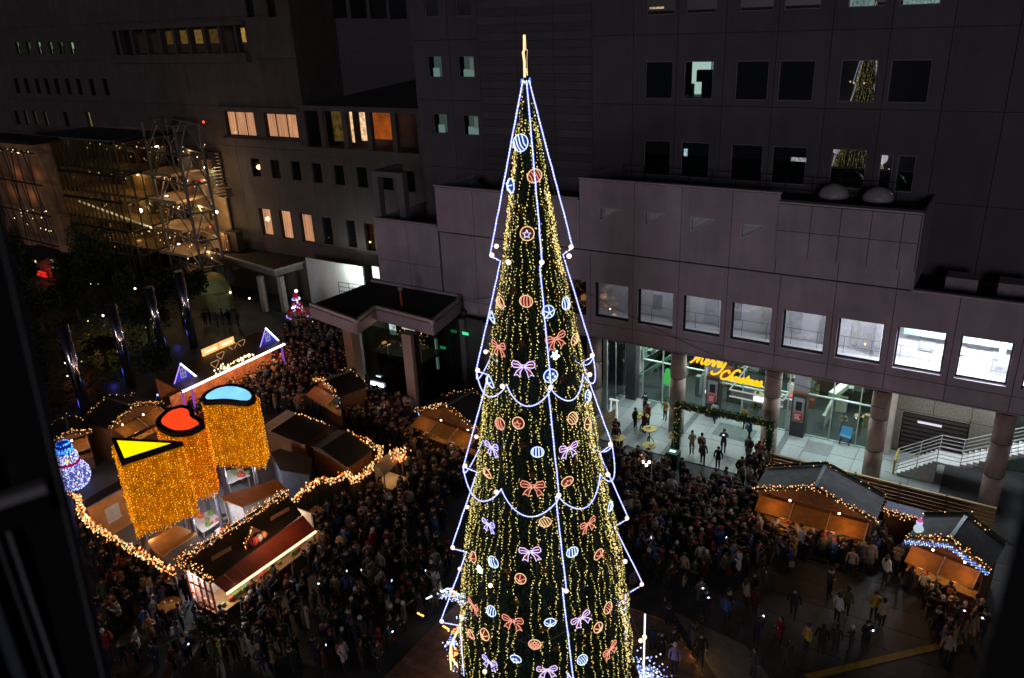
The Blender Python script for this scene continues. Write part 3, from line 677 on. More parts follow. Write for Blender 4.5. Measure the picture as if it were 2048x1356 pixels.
# pleated curtains, their warm backlight and fold shading put into the cloth's glow
m_cloth=mat('glowing_curtain_cloth',(.55,.42,.3),.9,noise=.2,scale=3); _b=m_cloth.node_tree.nodes['Principled BSDF']; _b.inputs['Emission Color'].default_value=(1,.45,.20,1); _b.inputs['Emission Strength'].default_value=.7
_t=m_cloth.node_tree; _c=_t.nodes.new('ShaderNodeTexCoord'); _m=_t.nodes.new('ShaderNodeMapping'); _m.inputs['Scale'].default_value=(7,1,.22); _n=_t.nodes.new('ShaderNodeTexNoise'); _n.inputs['Scale'].default_value=1; _n.inputs['Detail'].default_value=5; _r=_t.nodes.new('ShaderNodeMapRange'); _r.inputs['From Min'].default_value=.3; _r.inputs['From Max'].default_value=.7; _r.inputs['To Min'].default_value=.30; _r.inputs['To Max'].default_value=1.05
_t.links.new(_c.outputs['Object'],_m.inputs[0]); _t.links.new(_m.outputs[0],_n.inputs['Vector']); _t.links.new(_n.outputs['Fac'],_r.inputs['Value']); _t.links.new(_r.outputs[0],_b.inputs['Emission Strength'])
_b.inputs['Base Color'].default_value=(.4,.3,.2,1); m_cloth.cycles.emission_sampling='NONE'
for a in cw:
    curtain_win(a,2,m_cloth)
    bulbs_later.append((a,5))
for i,a in enumerate(tl):
    if i<3: curtain_win(a,0,m_cloth)
    else: Wl.window(lb,a[0],a[1],a[2],a[3],M_dark,M_dgl if i<5 else glassy('amber_pane',(.9,.6,.3),.7,.1),rec=.22,fw=.07,hb=2)
a=tl[5]; MB().box((a[0],YL+.7,a[2]),(a[1]+.2,YL+.75,a[3])).build('room_wall',em('dim_amber',(1,.5,.15),.06),lb)
for i,a in enumerate(s1):
    Wl.window(lb,a[0],a[1],a[2],a[3],M_dark,M_glass,rec=.08,fw=.05)
    MB().box((a[0]-.6,YL+.45,a[2]),(a[1],YL+.5,a[3])).build('room_wall',em('slot_glow%d'%(i%3),((.75,.8,.45),(.55,.6,.3),(.85,.92,.6))[i%3],(.30,.16,.5)[i%3],vary=.5,scale=2),lb)
    MB().box((a[0]+.1,YL+.36,a[2]),(a[0]+.35,YL+.42,a[3]-.5-.3*(i%2))).build('room_screen',M_blk,lb)
for i,a in enumerate(s3):
    Wl.window(lb,a[0],a[1],a[2],a[3],M_dark,M_glass if i in (1,2,3,5) else M_dgl,rec=.08,fw=.05)
    if i in (1,2,3,5): MB().box((a[0]-.6,YL+.45,a[2]),(a[1],YL+.5,a[3])).build('room_wall',em('slot_dim%d'%(i==5),((.5,.55,.32),(1,.55,.2))[i==5],(.13,.35)[i==5]),lb)
# loggia
g=lg[0]; q=MB(); q.box((g[0],YL+2.6,g[2]),(g[1],YL+2.8,g[3])).box((g[0],YL+.2,g[2]-.15),(g[1],YL+2.7,g[2])).box((g[0],YL+.2,g[3]),(g[1],YL+2.7,g[3]+.15)); q.build('loggia_recess',mat('loggia_brown',(.09,.06,.04),.8),lb)
np_=9
for k in range(np_):
    x=g[0]+(g[1]-g[0])*(k+.3)/np_; MB().box((x,YL+.02,g[2]),(x+.42,YL+.6,g[3])).build('pier',M_left,lb)
MB().box((g[0]-.4,YL-.7,g[2]-.9),(g[1]+.3,YL-.003,g[2])).box((g[0]-.4,YL-.5,g[3]),(g[1]+.3,YL-.003,g[3]+.4)).build('loggia_ledge',M_left,lb)
for k,s_ in ((3,.05),(4,.09),(5,.13),(6,.05),(8,.35)):
    x=g[0]+(g[1]-g[0])*(k-.35)/np_; MB().box((x-.1,YL+2.3,g[2]+.9),(x+1.1,YL+2.4,g[3]-.3)).build('amber_window',em('amber_w%d'%k,(1,.55,.12),s_,vary=.4,scale=3),lb)
MB().box((cw[0][0]-.6,YL-.25,cw[0][3]+.16),(cw[1][1]+.5,YL-.003,cw[0][3]+.5)).box((cw[0][0]-.6,YL-.22,cw[0][2]-.55),(cw[1][1]+.5,YL-.003,cw[0][2]-.2)).build('ledge',M_left,lb)
# recessed terrace right of the corner
z0=L(620,292).z; z1=L(700,215).z
te=MB(); te.box((xc+.05,YL+5,z0-.6),(xe+1,YL+5.2,z1+.1)).box((xc+.05,YL+.26,z0-.62),(xe+1,YL+5,z0-.5)); te.build('terrace_recess',mat('terrace_dark',(.07,.05,.04),.7),lb)
MB().box((xc+.05,YL-.35,z0-.75),(xe+.4,YL+.25,z0-.02)).build('terrace_sill',M_left,lb)
MB().box((xc+.05,YL-.35,z1-.35),(xe+.4,YL+.25,z1+.12)).build('terrace_lintel',M_left,lb)
for k in range(5):
    x=xc+2.15+k*3.05; MB().box((x,YL-.2,z0-.02),(x+.55,YL+.25,z1-.35)).build('pier',M_left,lb)
MB().slab([(xc+.05,YL+.25,z1+.1),(xe+1,YL+.25,z1+.1),(xe+1,YL+6,z1+3.6),(xc+.05,YL+6,z1+.3)],.15).build('sloping_roof',M_roof,lb)
MB().box((xc,YL+6,z1+.2),(xe+3,YL+6.3,zT)).build('upper_wall',mat('left_dark_wall',(.08,.07,.075),.8),lb)
for k in range(5): 
    p=FY(622+k*39,0,YL+6); MB().box((p.x,YL+5.9,p.z-1.7),(p.x+2.0,YL+5.99,p.z+4)).build('dark_window',M_dgl,lb)
MB().box((xc+.4,YL+3.4,z0),(xc+3.2,YL+3.5,z1-.6)).build('lit_wall',em('terrace_green',(.6,.38,.08),.10,vary=.6,scale=1.5),lb)
MB().box((xc+4.2,YL+3.4,z0+.2),(xc+5.0,YL+3.6,z1-.7)).box((xc+3.1,YL+3.2,z0),(xc+3.35,YL+3.3,z1-.7)).build('lit_picture',em('terrace_cream',(1,.62,.33),.9,vary=.5,scale=3),lb)
MB().box((xc+6.0,YL+3.1,z0+.5),(xc+8.6,YL+3.3,z1-.4)).build('lit_orange_wall',em('terrace_orange',(1,.22,.03),.24,vary=.5,scale=.7),lb)
pp=FY(770,200,YL+3); MB().box((pp.x,YL+3,pp.z-.55),(pp.x+2.5,YL+3.1,pp.z+.25)).build('lit_skylight',em('skylight_glow',(1,.72,.38),1.5,vary=.5,scale=4),lb)
# ---------------------------------------------------------------- bulbs and garlands
OV=np.array([(1,0,0),(0,1,0),(-1,0,0),(0,-1,0),(0,0,1.),(0,0,-1.)]); OF=np.array([(0,1,4),(1,2,4),(2,3,4),(3,0,4),(1,0,5),(2,1,5),(3,2,5),(0,3,5)])
def bulbs(name,pts,r,m,par,kind='stuff',rz=1.3):
    P=np.array([tuple(p) for p in pts]); n=len(P)
    if n==0: return
    rr=r*(0.75+.5*np.random.RandomState(n).rand(n,1,1)); S=OV*np.array([1,1,rz])
    V=(P[:,None,:]+S[None]*rr).reshape(-1,3)-np.array(off(par) if par is not None else (0,0,0))
    F=(OF[None]+6*np.arange(n)[:,None,None]).reshape(-1,3)
    me=bpy.data.meshes.new(name); me.from_pydata(V.tolist(),[],F.tolist())
    for q in (m if isinstance(m,list) else [m]): me.materials.append(q)
    if isinstance(m,list):
        mi=np.repeat(np.random.RandomState(n+1).randint(0,len(m),n),8); me.polygons.foreach_set('material_index',mi.astype(np.int32))
    o=link(name,me,par)
    if kind: o['kind']=kind
    return o
B_warm=[em('bulb_warm',(1,.42,.12),1.9),em('bulb_warm_pale',(1,.60,.30),2.3),em('bulb_amber',(1,.27,.04),1.2)]
B_gold=[em('bulb_gold',(1,.70,.20),1.5),em('bulb_gold_dim',(1,.60,.10),.85),em('bulb_yellow',(1,.86,.36),1.7),em('bulb_leafgold',(.62,.66,.12),.6),em('bulb_lime',(.85,.85,.22),1.1)]
B_cold=[em('bulb_cold',(.45,.65,1),2.0),em('bulb_ice',(.12,.3,1),1.5)]
B_viol=[em('bulb_violet',(.38,.34,1),.9),em('bulb_mauve',(.7,.6,1),1.2)]
def pathpts(P,step):
    P=[Vector(p) for p in P]; out=[]
    for a,b in zip(P[:-1],P[1:]):
        n=max(1,int((b-a).length/step)); out+=[a.lerp(b,i/n) for i in range(n)]
    return out+[P[-1]]
def garland(par,P,per_m=22,r=.032,jit=.12,m=None,green=True,sag=0,name='garland_lights'):
    pts=pathpts(P,1/per_m); R=random.Random(len(pts)*7+int(P[0][0]*10))
    Q=[(p.x+R.gauss(0,jit),p.y+R.gauss(0,jit),p.z+R.gauss(0,jit*.8)+.03) for p in pts]
    bulbs(name,Q,r,m or B_warm,par)
    if green:
        mb=MB(); P2=pathpts(P,.5); mb.tube([(p.x,p.y,p.z) for p in P2],.09,5)
        for p in pathpts(P,.06):
            d=Vector((R.gauss(0,1),R.gauss(0,1),R.gauss(0,1))).normalized(); e=d.cross(Vector((R.random(),1,.2))).normalized()*.03
            q=p+d*.06; t=p+d*R.uniform(.12,.2); mb.add([q-e,q+e,t],[(0,1,2)])
        mb.build('garland_green',M_leaf,par)
# ---------------------------------------------------------------- low canopy building with two square columns
zc=7.85; CP=[G(618,606,zc),G(712,640,zc),G(751,612,zc),G(865,641,zc),G(916,600,zc)]
cp=thing('canopy_building','dark flat-roofed canopy building on two square columns, left of the tree','canopy',(-39,44,0))
back=[Vector((CP[4].x-.6,YF-.05,zc)),Vector((-44.2,YF-.05,zc))]
poly=[CP[0],CP[1],CP[2],CP[3],CP[4]]+back
MB().prism([(p.x,p.y) for p in poly],zc-1.15,zc-.25).build('roof_slab',M_annex,cp)
q=MB()
for a,b in zip(poly[:-1],poly[1:]):
    d=(b-a).normalized(); nrm=Vector((-d.y,d.x,0))
    q.obox(a+Vector((0,0,-.3)),(b-a)+d*.05,nrm*.22,(0,0,.3))
q.build('parapet',M_cap,cp)
MB().prism([(p.x,p.y) for p in poly],zc-.248,zc-.2).build('roof',M_roof,cp)
for k,(a,b) in enumerate(zip(poly[:4],poly[1:5])):   # fascia panels
    d=b-a; n=max(1,round(d.length/2.6)); u_=d/n; nrm=Vector((d.y,-d.x,0)).normalized()*.03
    for i in range(n): MB().obox(a+u_*i+u_*.006+Vector((0,0,-1.15)),nrm,u_*.988,(0,0,.84)).build('fascia_panel',M_annex,cp)
for (px,py,by) in ((694,655,800),(813,668,860)):
    t=G(px,py,zc-1.15); MB().box((t.x-.42,t.y-.1,0),(t.x+.42,t.y+.74,zc-1.15)).build('square_column',M_colm,cp)
cA=G(694,655,zc-1.15); cB=G(813,668,zc-1.15)
# glass rooms under the canopy
for q_ in (cA,cB): lamp('column_fill',(q_.x-.6,q_.y-2.6,3.2),30,(1,.62,.48),.2)  # added warm fill lamps for the square columns, no fitting there
gx0,gx1=cA.x+.3,cB.x+1.0; gy0=cA.y+1.2
for a,b in ((gx0,gx0+2.4),(gx0+2.4,gx0+4.8),(gx0+4.8,gx1)): MB().box((a+.04,gy0,0),(b-.04,gy0+.03,zc-1.2)).build('glass_panel',glassy('smoky_glass',(.5,.62,.58),.7,.06),cp)
for i in range(3): MB().box((cB.x+1.0,gy0+.03+i*1.7,0),(cB.x+1.03,gy0+1.65+i*1.7,zc-1.2)).build('glass_panel',MATS['smoky_glass'],cp)
MB().box((gx0-.1,gy0,0),(gx0+.02,YF-.4,zc-1.2)).box((gx0,YF-.5,0),(gx1,YF-.3,zc-1.2)).build('inner_wall',mat('inner_dark',(.05,.055,.05),.6),cp)
MB().box((gx0+.2,gy0+.6,4.0),(gx0+5.2,gy0+3.0,4.25)).build('mezzanine',mat('mezz_floor',(.30,.30,.27),.6),cp)
lamp('mezzanine_lamp',(gx0+2.2,gy0+1.6,6.2),26,(1,.8,.5),.3)
q=MB(); q.box((gx0+.6,gy0+2.4,5.0),(gx0+1.1,gy0+2.6,6.3)).box((gx0+1.7,gy0+2.6,5.6),(gx0+2.9,gy0+2.7,6.4)); q.build('lit_glass_block',em('pale_room',(.75,.95,.9),.5,vary=.5,scale=3),cp)
Rr=random.Random(5)
bulbs('chandelier_lights',[(gx0+2.6+Rr.random()*2.4,gy0+.8+Rr.random(),5.9+Rr.gauss(0,.12)) for _ in range(45)]+[(gx0+2.8+Rr.random()*2.4,gy0+.8+Rr.random(),4.7+Rr.random()*.7) for _ in range(26)],.035,B_warm,cp)
s0=FY(741,762,gy0-.1); s1_=FY(768,776,gy0-.1)
q=MB()
for i in range(7):
    a=s0.x+(s1_.x-s0.x)*i/7; zz=s0.z-.05*0
    q.box((a,gy0-.12,zz-.28),(a+.17,gy0-.08,zz-.22)); q.box((a+.05*(i%2),gy0-.12,zz-.2),(a+.12+.04*(i%2),gy0-.08,zz)); q.box((a,gy0-.12,zz-.12),(a+.16,gy0-.08,zz-.07))
q.build('lit_sign',em('sign_coldwhite',(.8,.9,1),5.),cp)
p=FY(757,753,gy0-.1); MB().box((p.x-.22,gy0-.12,p.z-.03),(p.x+.22,gy0-.08,p.z+.05)).build('lit_strip',em('strip_cyan',(.6,.95,1),1.5),cp)
e1=FY(886,695,45.5); e2=FY(931,667,45.9)
for e in (e1,e2): MB().box((e.x-.28,e.y-.04,e.z-.11),(e.x+.28,e.y,e.z+.11)).build('exit_sign',em('exit_green',(.1,1,.45),.9),cp)
MB().box((e2.x-3.6,46.3,.05),(e2.x+6,46.5,6.3)).build('passage_wall',mat('passage_wall',(.07,.075,.07),.7),cp)
MB().box((e2.x-.7,45.9,.05),(e2.x-.1,46.28,6.3)).box((e2.x+1.6,45.9,.05),(e2.x+2.4,46.28,6.3)).build('passage_pier',mat('passage_pier',(.16,.15,.14),.7),cp)
for k,x in enumerate((CP[4].x-3.0,CP[4].x-5.4)): MB().box((x,46.22,4.2),(x+1.4,46.28,6.1)).build('dark_window',M_dgl,cp)
p=FY(873,690,44.5); MB().box((p.x-.1,44.4,p.z-2),(p.x+.12,44.5,p.z+.5)).build('lit_edge',em('edge_green',(.6,.9,.8),.35),cp)
rb=thing('roof_clutter','orange traffic bollard standing on the canopy roof','bollard',G(804,600,zc-.2))
b_=G(804,612,zc-.2); MB().lathe(tuple(b_),[(.12,0),(.1,1.2)],8).build('post',mat('orange_paint',(.35,.07,.02),.5),rb); MB().ball((b_.x,b_.y,b_.z+1.4),.2,8,5).build('cap',mat('pale_cap',(.3,.3,.3)),rb)
# ---------------------------------------------------------------- white canopy further back
B0=G(568,625); zW=HZ(B0,549,545); 
wc=thing('white_porch','flat dark-roofed porch with cream columns and a brightly lit white wall, behind the canopy building','porch',(B0.x,B0.y,0))
R_=[G(392,497,zW+.1),G(548,541,zW+.1),G(648,513,zW+.1)]
Rb=[Vector((G(648,513,zW+.1).x,YL-.1,zW)),Vector((G(392,497,zW).x,YL-.1,zW))]
pl_=R_+Rb
MB().prism([(p.x,p.y) for p in pl_],zW-.55,zW-.1).build('roof_slab',mat('cream_render',(.42,.40,.34),.7),wc)
MB().prism([(p.x,p.y) for p in pl_],zW-.098,zW-.05).build('roof',M_roof,wc)
q=MB()
for a,b in ((R_[0],R_[1]),(R_[1],R_[2])):
    d=(b-a); nr=Vector((-d.y,d.x,0)).normalized()*.2; q.obox(a+Vector((0,0,-.65)),d,nr,(0,0,.72))
q.build('fascia',MATS['cream_render'],wc)
for x_,y_ in ((552,545),(512,545)):
    p=G(x_+4,y_+8,zW-.5); MB().box((p.x-.28,p.y,0),(p.x+.28,p.y+.5,zW-.55)).build('column',MATS['cream_render'],wc)
p0=FY(617,560,56.0); p1=FY(727,560,56.0)
zt_=FY(640,520,56.0).z
MB().box((p0.x,56.0,0),(p1.x,56.2,zt_)).build('white_wall',mat('white_wall_paint',(.72,.74,.70),.7,noise=.04),wc)
MB().box((p0.x-.1,R_[2].y,0),(p0.x,56.2,zW-.56)).build('side_wall',MATS['cream_render'],wc)
lamp('porch_lamp',(p1.x-.6,55.0,zt_-.5),420,(.88,1,.95),.25); 
q2_=FY(757,547,56.2); MB().box((q2_.x-.7,56.1,q2_.z-.5),(q2_.x+.2,56.3,q2_.z+.7)).build('lit_wall_end',mat('white_wall_paint',(.72,.74,.70)),wc); lamp('porch_lamp_end',(q2_.x-.2,55.5,q2_.z+.1),40,(.85,1,.93),.15)
rl2=thing('porch_railing','thin dark railing in front of the bright white wall','railing',(p1.x-2,54,4))
a=FY(677,570,54); b=FY(727,548,54)
zr=a.z
q=MB()
for h in (0,.45,.9): q.bar((a.x,54,zr-.6+h),(b.x+.3,54.4,zr-.6+h),.03,5)
for t in (0,.33,.66,1): q.bar((a.x+(b.x+.3-a.x)*t,54+.4*t,zr-1.2),(a.x+(b.x+.3-a.x)*t,54+.4*t,zr+.3),.03,5)
q.build('rail',M_blk,rl2)
MB().box((R_[0].x,56.6,0),(p0.x,56.8,zW-.56)).build('rear_wall',mat('porch_rear',(.13,.12,.09),.8),wc)
for x_,y_ in ((462,592),(500,604)):
    p=G(x_,y_,1.5); lamp('wall_lamp',(p.x,p.y,1.9),14,(1,.75,.35),.08); ob=tag(MB().ball((p.x,p.y,1.9),.1,8,5).build('wall_light',em('wall_light_glow',(1,.8,.45),6)), '%s of two small wall lights by the white porch'%('left' if x_<480 else 'right'),'wall light','wall lights by the porch')
# rounded greenish awning
aw=G(440,622); ta=thing('barrel_awning','greenish white barrel-shaped awning left of the porch','awning',(aw.x,aw.y,0))
q=MB(); n=10; c0=Vector((aw.x,aw.y,2.0)); ex=Vector((-1.6,1.0,0))*1.6; rr=1.5; ax_=Vector((1,1.3,0)).normalized()*rr
vs=[]; 
for i in range(n+1):
    t=PI*i/n; o_=ax_*math.cos(t)+Vector((0,0,rr*math.sin(t))); vs+= [c0+o_,c0+o_+ex]
q.add(vs,[(2*i,2*i+1,2*i+3,2*i+2) for i in range(n)]); q.add([c0+ax_*math.cos(PI*i/n)+Vector((0,0,rr*math.sin(PI*i/n))) for i in range(n+1)],[tuple(range(n+1))])
q.build('cover',mat('awning_cream',(.30,.34,.16),.7),ta)
MB().box((aw.x-1.0,aw.y-.7,0),(aw.x+.9,aw.y+1.2,2.0)).build('wall',mat('awning_cream',(.30,.34,.16)),ta); lamp('awning_lamp',(aw.x+.6,aw.y-2.2,3.2),13,(.95,1,.6),.2)
# ---------------------------------------------------------------- glass atrium with warm floors, far left
at=thing('glass_atrium','tall glass hall with warm lit floors behind the steel lattice tower','building',(-88,50,0))
A0=FY(62,272,50); K0=FY(240,352,50); K1=G(304,337,K0.z)
top=A0.z; dirr=(K1-K0); dirr.z=0; dirr.normalize()
segs=[(Vector((A0.x-1,50,0)),Vector((K0.x,50,0)),20),(Vector((K0.x,50,0)),Vector((K0.x,50,0))+dirr*8.0,6)]
zf=[FY(240,352,50).z,FY(248,405,50).z,FY(258,462,50).z,FY(262,510,50).z]
mg_=mat('atrium_mullion',(.10,.10,.08),.4,metal=.5)
g_at=glassy('atrium_glass',(.85,.85,.7),.85,.05)
for (a,b,n) in segs:
    d=(b-a)/n; nr=Vector((d.y,-d.x,0)).normalized()
    for i in range(n):
        MB().obox(a+d*i+d*.03,nr*.03,d*.94,(0,0,top)).build('glass_panel',g_at,at)
        for t in (0,): MB().obox(a+d*i-d.normalized()*.05+nr*.04,nr*.16,d.normalized()*.1,(0,0,top+.2)).build('mullion',mg_,at)
    for z in zf: MB().obox(a+nr*.22+Vector((0,0,z-.12)),nr*.2,b-a,(0,0,.24)).build('transom',M_dark,at)
    MB().obox(a+Vector((0,0,top)),nr*.3,b-a,(0,0,.2)).build('top_beam',mat('beam_grey',(.1,.1,.1),.5),at)
MB().box((A0.x-1,50.3,0),(A0.x-.9,57.5,top)).box((A0.x-1,57.4,0),(K0.x+7,57.6,top*.88)).build('back_wall',mat('atrium_wall',(.34,.24,.14),.7,noise=.5,scale=.5),at)
MB().box((A0.x-1,50.3,top-.1),(K0.x+2,57.4,top)).build('roof',mat('atrium_roof',(.05,.05,.05)),at)
for k,z in enumerate(zf+[2.5]):
    MB().box((A0.x-.8,52.6,z-.3),(K0.x+5,57.3,z)).build('floor_slab',mat('atrium_floor',(.3,.22,.14),.6),at)
Ra=random.Random(3)
for k,(z,pw) in enumerate(zip(zf+[2.4],(30,110,150,70,30))):
    for j in range(4):
        lamp('atrium_lamp',(A0.x+3+j*6.2+(2 if k%2 else 0),54.5,z+2.2),pw*(.5+.35*j),(1,.58,.24),.25)
    pts=[(A0.x+1+Ra.random()*24,53+Ra.random()*3,z+1.0+Ra.random()*1.8) for _ in range(44)]
    bulbs('interior_lights',pts,.055,[em('int_a',(1,.6,.25),2.2),em('int_b',(1,.8,.5),3.5),em('int_c',(.9,.4,.12),1.)],at)
    for j in range(9):
        x=A0.x+1+Ra.random()*23; MB().box((x,55.5+Ra.random(),z),(x+.5+Ra.random()*1.6,56.9,z+.9+Ra.random()*1.4)).build('furniture',mat('furn%d'%(j%3),((.03,.02,.015),(.2,.1,.05),(.25,.2,.13))[j%3],.7),at)
# long lit handrail, blue screen and white lamp
a=FY(155,403,52); b=FY(305,458,52); q=MB()
for i in range(22):
    t=i/22; q.obox(a.lerp(b,t),(b-a)/22*.8,(0,.05,0),(0,0,.22))
q.build('lit_stair_edge',em('stair_edge',(1,.80,.55),1.0,vary=.6,scale=.6),at)
p=FY(82,362,51.5); MB().box((p.x,51.4,p.z-1.9),(p.x+1.9,51.5,p.z+.1)).build('blue_screen',em('blue_screen',(.25,.42,.5),.32,vary=.7,scale=1.5),at)
p=FY(281,421,52); MB().ball((p.x,52,p.z),.22,10,6).build('bright_lamp',em('bright_lamp',(1,.95,.8),14,True),at)
p=FY(265,378,54); MB().box((p.x-1.6,55.2,p.z-1.4),(p.x+2.6,55.4,p.z+2.0)).build('pale_room_wall',mat('pale_room_wall',(.5,.36,.22),.7),at)
# steel lattice beyond (left edge of the picture)
lx_=thing('leaning_lattice','thin crossing steel lattice struts over warm windows at the far left edge','lattice',(-90,44,0))
a=FY(-30,300,47); b=FY(70,300,47); q=MB()
zz=[a.z+.5,a.z-3,a.z-6.5,a.z-10]
for z in zz: q.bar((a.x-4,47,z),(b.x-.5,47,z-.4),.09,5)
for i in range(6):
    x=a.x-3+i*2.2; q.bar((x,47,zz[0]),(x+2.2*(1 if i%2 else -1)+.2,47,zz[3]),.07,5); q.bar((x,47.05,zz[1]),(x+1.8,47.05,zz[3]),.05,5); q.bar((x+1,47,zz[0]),(x+1.1,47,zz[3]-1),.05,5)
q.build('struts',M_dark,lx_)
MB().box((a.x-6,49.2,zz[3]-2),(b.x-1,49.4,zz[0]+.8)).build('warm_wall',mat('warm_wall',(.30,.17,.08),.8,noise=.5,scale=.5),lx_)
for j in range(4): lamp('warm_lamp',(a.x-1+j*2.2,48.4,zz[2]+1+(j%2)*2.5),9,(1,.5,.18),.2)
MB().box((a.x-7,46.6,zz[0]+.6),(b.x+.3,50,zz[0]+1.0)).build('roof_edge',M_blk,lx_)
bulbs('window_lights',[(a.x-2+Ra.random()*9,48.6,zz[0]-.5-Ra.random()*.4) for _ in range(22)]+[(a.x-2+Ra.random()*9,48.6,zz[2]-Ra.random()*3) for _ in range(18)],.06,[em('int_a',(1,.6,.25),2.2),em('int_b',(1,.8,.5),3.5)],lx_)
# ---------------------------------------------------------------- steel lattice tower
M_lat=mat('lattice_steel',(.14,.135,.13),.45,metal=.2)
tt=thing('steel_lattice_tower','tall open steel lattice tower with cross braces between the glass hall and the stone building','lattice tower',(-69,49.5,0))
ztop=FY(283,243,53.2).z; c4=[Vector((FY(283,243,53.2).x,53.2,0)),Vector((FY(345,243,51.6).x,51.6,0)),Vector((FY(394,238,53.6).x,53.6,0)),Vector((FY(330,234,56.4).x,56.4,0))]
lev=[ztop-3.0*i for i in range(7)]; zpl=0.0; lev=[z for z in lev if z>1]+[.2]
for i,c in enumerate(c4): MB().bar((c.x,c.y,zpl),(c.x,c.y,ztop),.16,8).build('leg',M_lat,tt)
for li,z in enumerate(lev[:-1]):
    z2=lev[li+1]
    for i in range(4):
        a,b=c4[i],c4[(i+1)%4]; m_=(a+b)/2
        MB().bar((a.x,a.y,z),(b.x,b.y,z),.11,6).build('ring_beam',M_lat,tt)
        q=MB(); q.bar((a.x,a.y,z2),(m_.x,m_.y,z),.08,6).bar((b.x,b.y,z2),(m_.x,m_.y,z),.08,6); q.build('brace',M_lat,tt)
for k in range(14): MB().box((c4[1].x+1.2,54.0,lev[1]-k*.35),(c4[1].x+2.4,55.0,lev[1]-k*.35+.05)).build('stair_tread',M_lat,tt)
for px,py in ((411,335),(433,424)):
    p=FY(px,py,54.5); MB().ball(tuple(p),.14,8,6).build('white_lamp',em('tower_lamp',(.95,1,.8),26,True),tt); lamp('tower_spot',(p.x+.3,p.y+.5,p.z),16,(.9,1,.7),.08)
for px,py in ((407,244),(404,361),(421,453),(37,392)):
    p=FY(px,py,54); o_=tag(MB().ball(tuple(p),.12,8,5).build('red_beacon',em('red_beacon',(1,.03,.02),5)),'red beacon light '+{244:'at the top, right of the lattice tower head',361:'midway up beside the lattice tower',453:'low beside the lattice tower above the porch',392:'at the far left edge by the leaning lattice'}[py],'beacon','red beacons')
for px,py in ((313,293),(333,392),(357,488)):
    p=FY(px,py,53); MB().ball(tuple(p),.2,8,5,.35).build('floodlight',em('flood',(1,1,.9),3.5),tt)
bx=FY(425,318,57.5); vb=thing('wall_lantern_box','dark round vent box on the stone wall right of the lattice tower','wall box',tuple(bx))
MB().lathe((bx.x,57.4,bx.z-.8),[(.6,0),(.75,.5),(.75,1.2),(.6,1.6)],12).build('housing',M_blk,vb); lamp('box_light',(bx.x,56.9,bx.z-1.1),22,(.9,1,.7),.04)
# ---------------------------------------------------------------- chrome poles
for k,(bx_,by_,tx_,ty_,l) in enumerate(((176,838,134,647,'nearest, leftmost'),(262,772,223,608,'second from the left'),(328,712,299,574,'third from the left'),(388,694,355,543,'rightmost, beside the round tree'))):
    b=G(bx_,by_); h=HZ(b,tx_,ty_)
    o_=thing('chrome_pole','tall mirror-polished steel column in the dark garden, '+l,'steel column',(b.x,b.y,0),'mirror steel columns in the garden')
    MB().lathe((b.x,b.y,0),[(.40,0),(.40,h*.5),(.40,h)],32).build('shaft',mat('chrome',(.62,.62,.74),.14,metal=1,noise=.03),o_,True)
    MB().lathe((b.x,b.y,h+.003),[(.40,0),(.40,.03)],32).build('cap',M_dark,o_)
    lamp('pole_uplight',(b.x-1.6,b.y-.6,.35),7,(.10,.12,1),.25); lamp('pole_warm',(b.x+1.5,b.y-1.4,h*.6),8,(1,.7,.35),.06)
# ---------------------------------------------------------------- garden trees
def leaf_crown(seed,n,rx,rz,s=.16,lob=6):
    R=random.Random(seed); C_=[(R.gauss(0,rx*.45),R.gauss(0,rx*.45),R.gauss(0,rz*.4),R.uniform(.35,.65)) for _ in range(lob)]+[(0,0,0,.7)]
    V=[];F=[]
    for i in range(n):
        c=C_[R.randrange(len(C_))]; d=Vector((R.gauss(0,1),R.gauss(0,1),R.gauss(0,1))).normalized()*(R.random()**.35)
        p=Vector((c[0]+d.x*rx*c[3],c[1]+d.y*rx*c[3],c[2]+d.z*rz*c[3]))
        a=Vector((R.gauss(0,1),R.gauss(0,1),R.gauss(0,1))).normalized()*s*R.uniform(.6,1.3); b=a.cross(Vector((R.gauss(0,1),R.gauss(0,1),R.gauss(0,1)))).normalized()*s*.6
        k=len(V); V+=[p-a,p+b,p+a,p-b]; F.append((k,k+1,k+2,k+3))
    me=bpy.data.meshes.new('crown'); me.from_pydata([tuple(v) for v in V],[],F); me.materials.append(M_leaf); return me
crowns=[leaf_crown(i,2600,1.7,(2.6,1.9,3.6)[i],.15) for i in range(3)]
spots=[(190,560,6.5,2,1.15,'tall narrow dark tree in front of the glass hall'),(368,622,5.6,1,1.35,'round leafy tree behind the rightmost steel column'),(30,600,5,0,1.3,'dark tree at the left edge above the black window frame'),(90,640,4.5,1,1.1,'tree with reddish light below it, left of the tallest column'),(130,570,4,0,1.0,'small tree between the red lights and the tall narrow tree'),(255,585,3.6,0,.8,'dark tree between the second and third steel columns'),(300,650,3.6,1,.9,'low bush-like tree between the third and fourth steel columns'),(60,720,4.6,2,1.1,'dark tree at the left edge beside the nearest steel column'),(70,800,3.6,1,.9,'dark tree below the nearest steel column'),(215,705,3.0,1,.6,'low tree at the foot of the second steel column'),(30,820,5,0,1.3,'tree at the left edge above the snowman'),(320,740,3.2,1,.85,'small tree behind the booth with the purple gables'),(20,520,4.5,2,1.0,'thin tree under the leaning lattice'),(260,545,3.6,0,.9,'small dark tree in front of the glass hall corner'),(160,610,3.6,0,.85,'tree between the two left steel columns')]
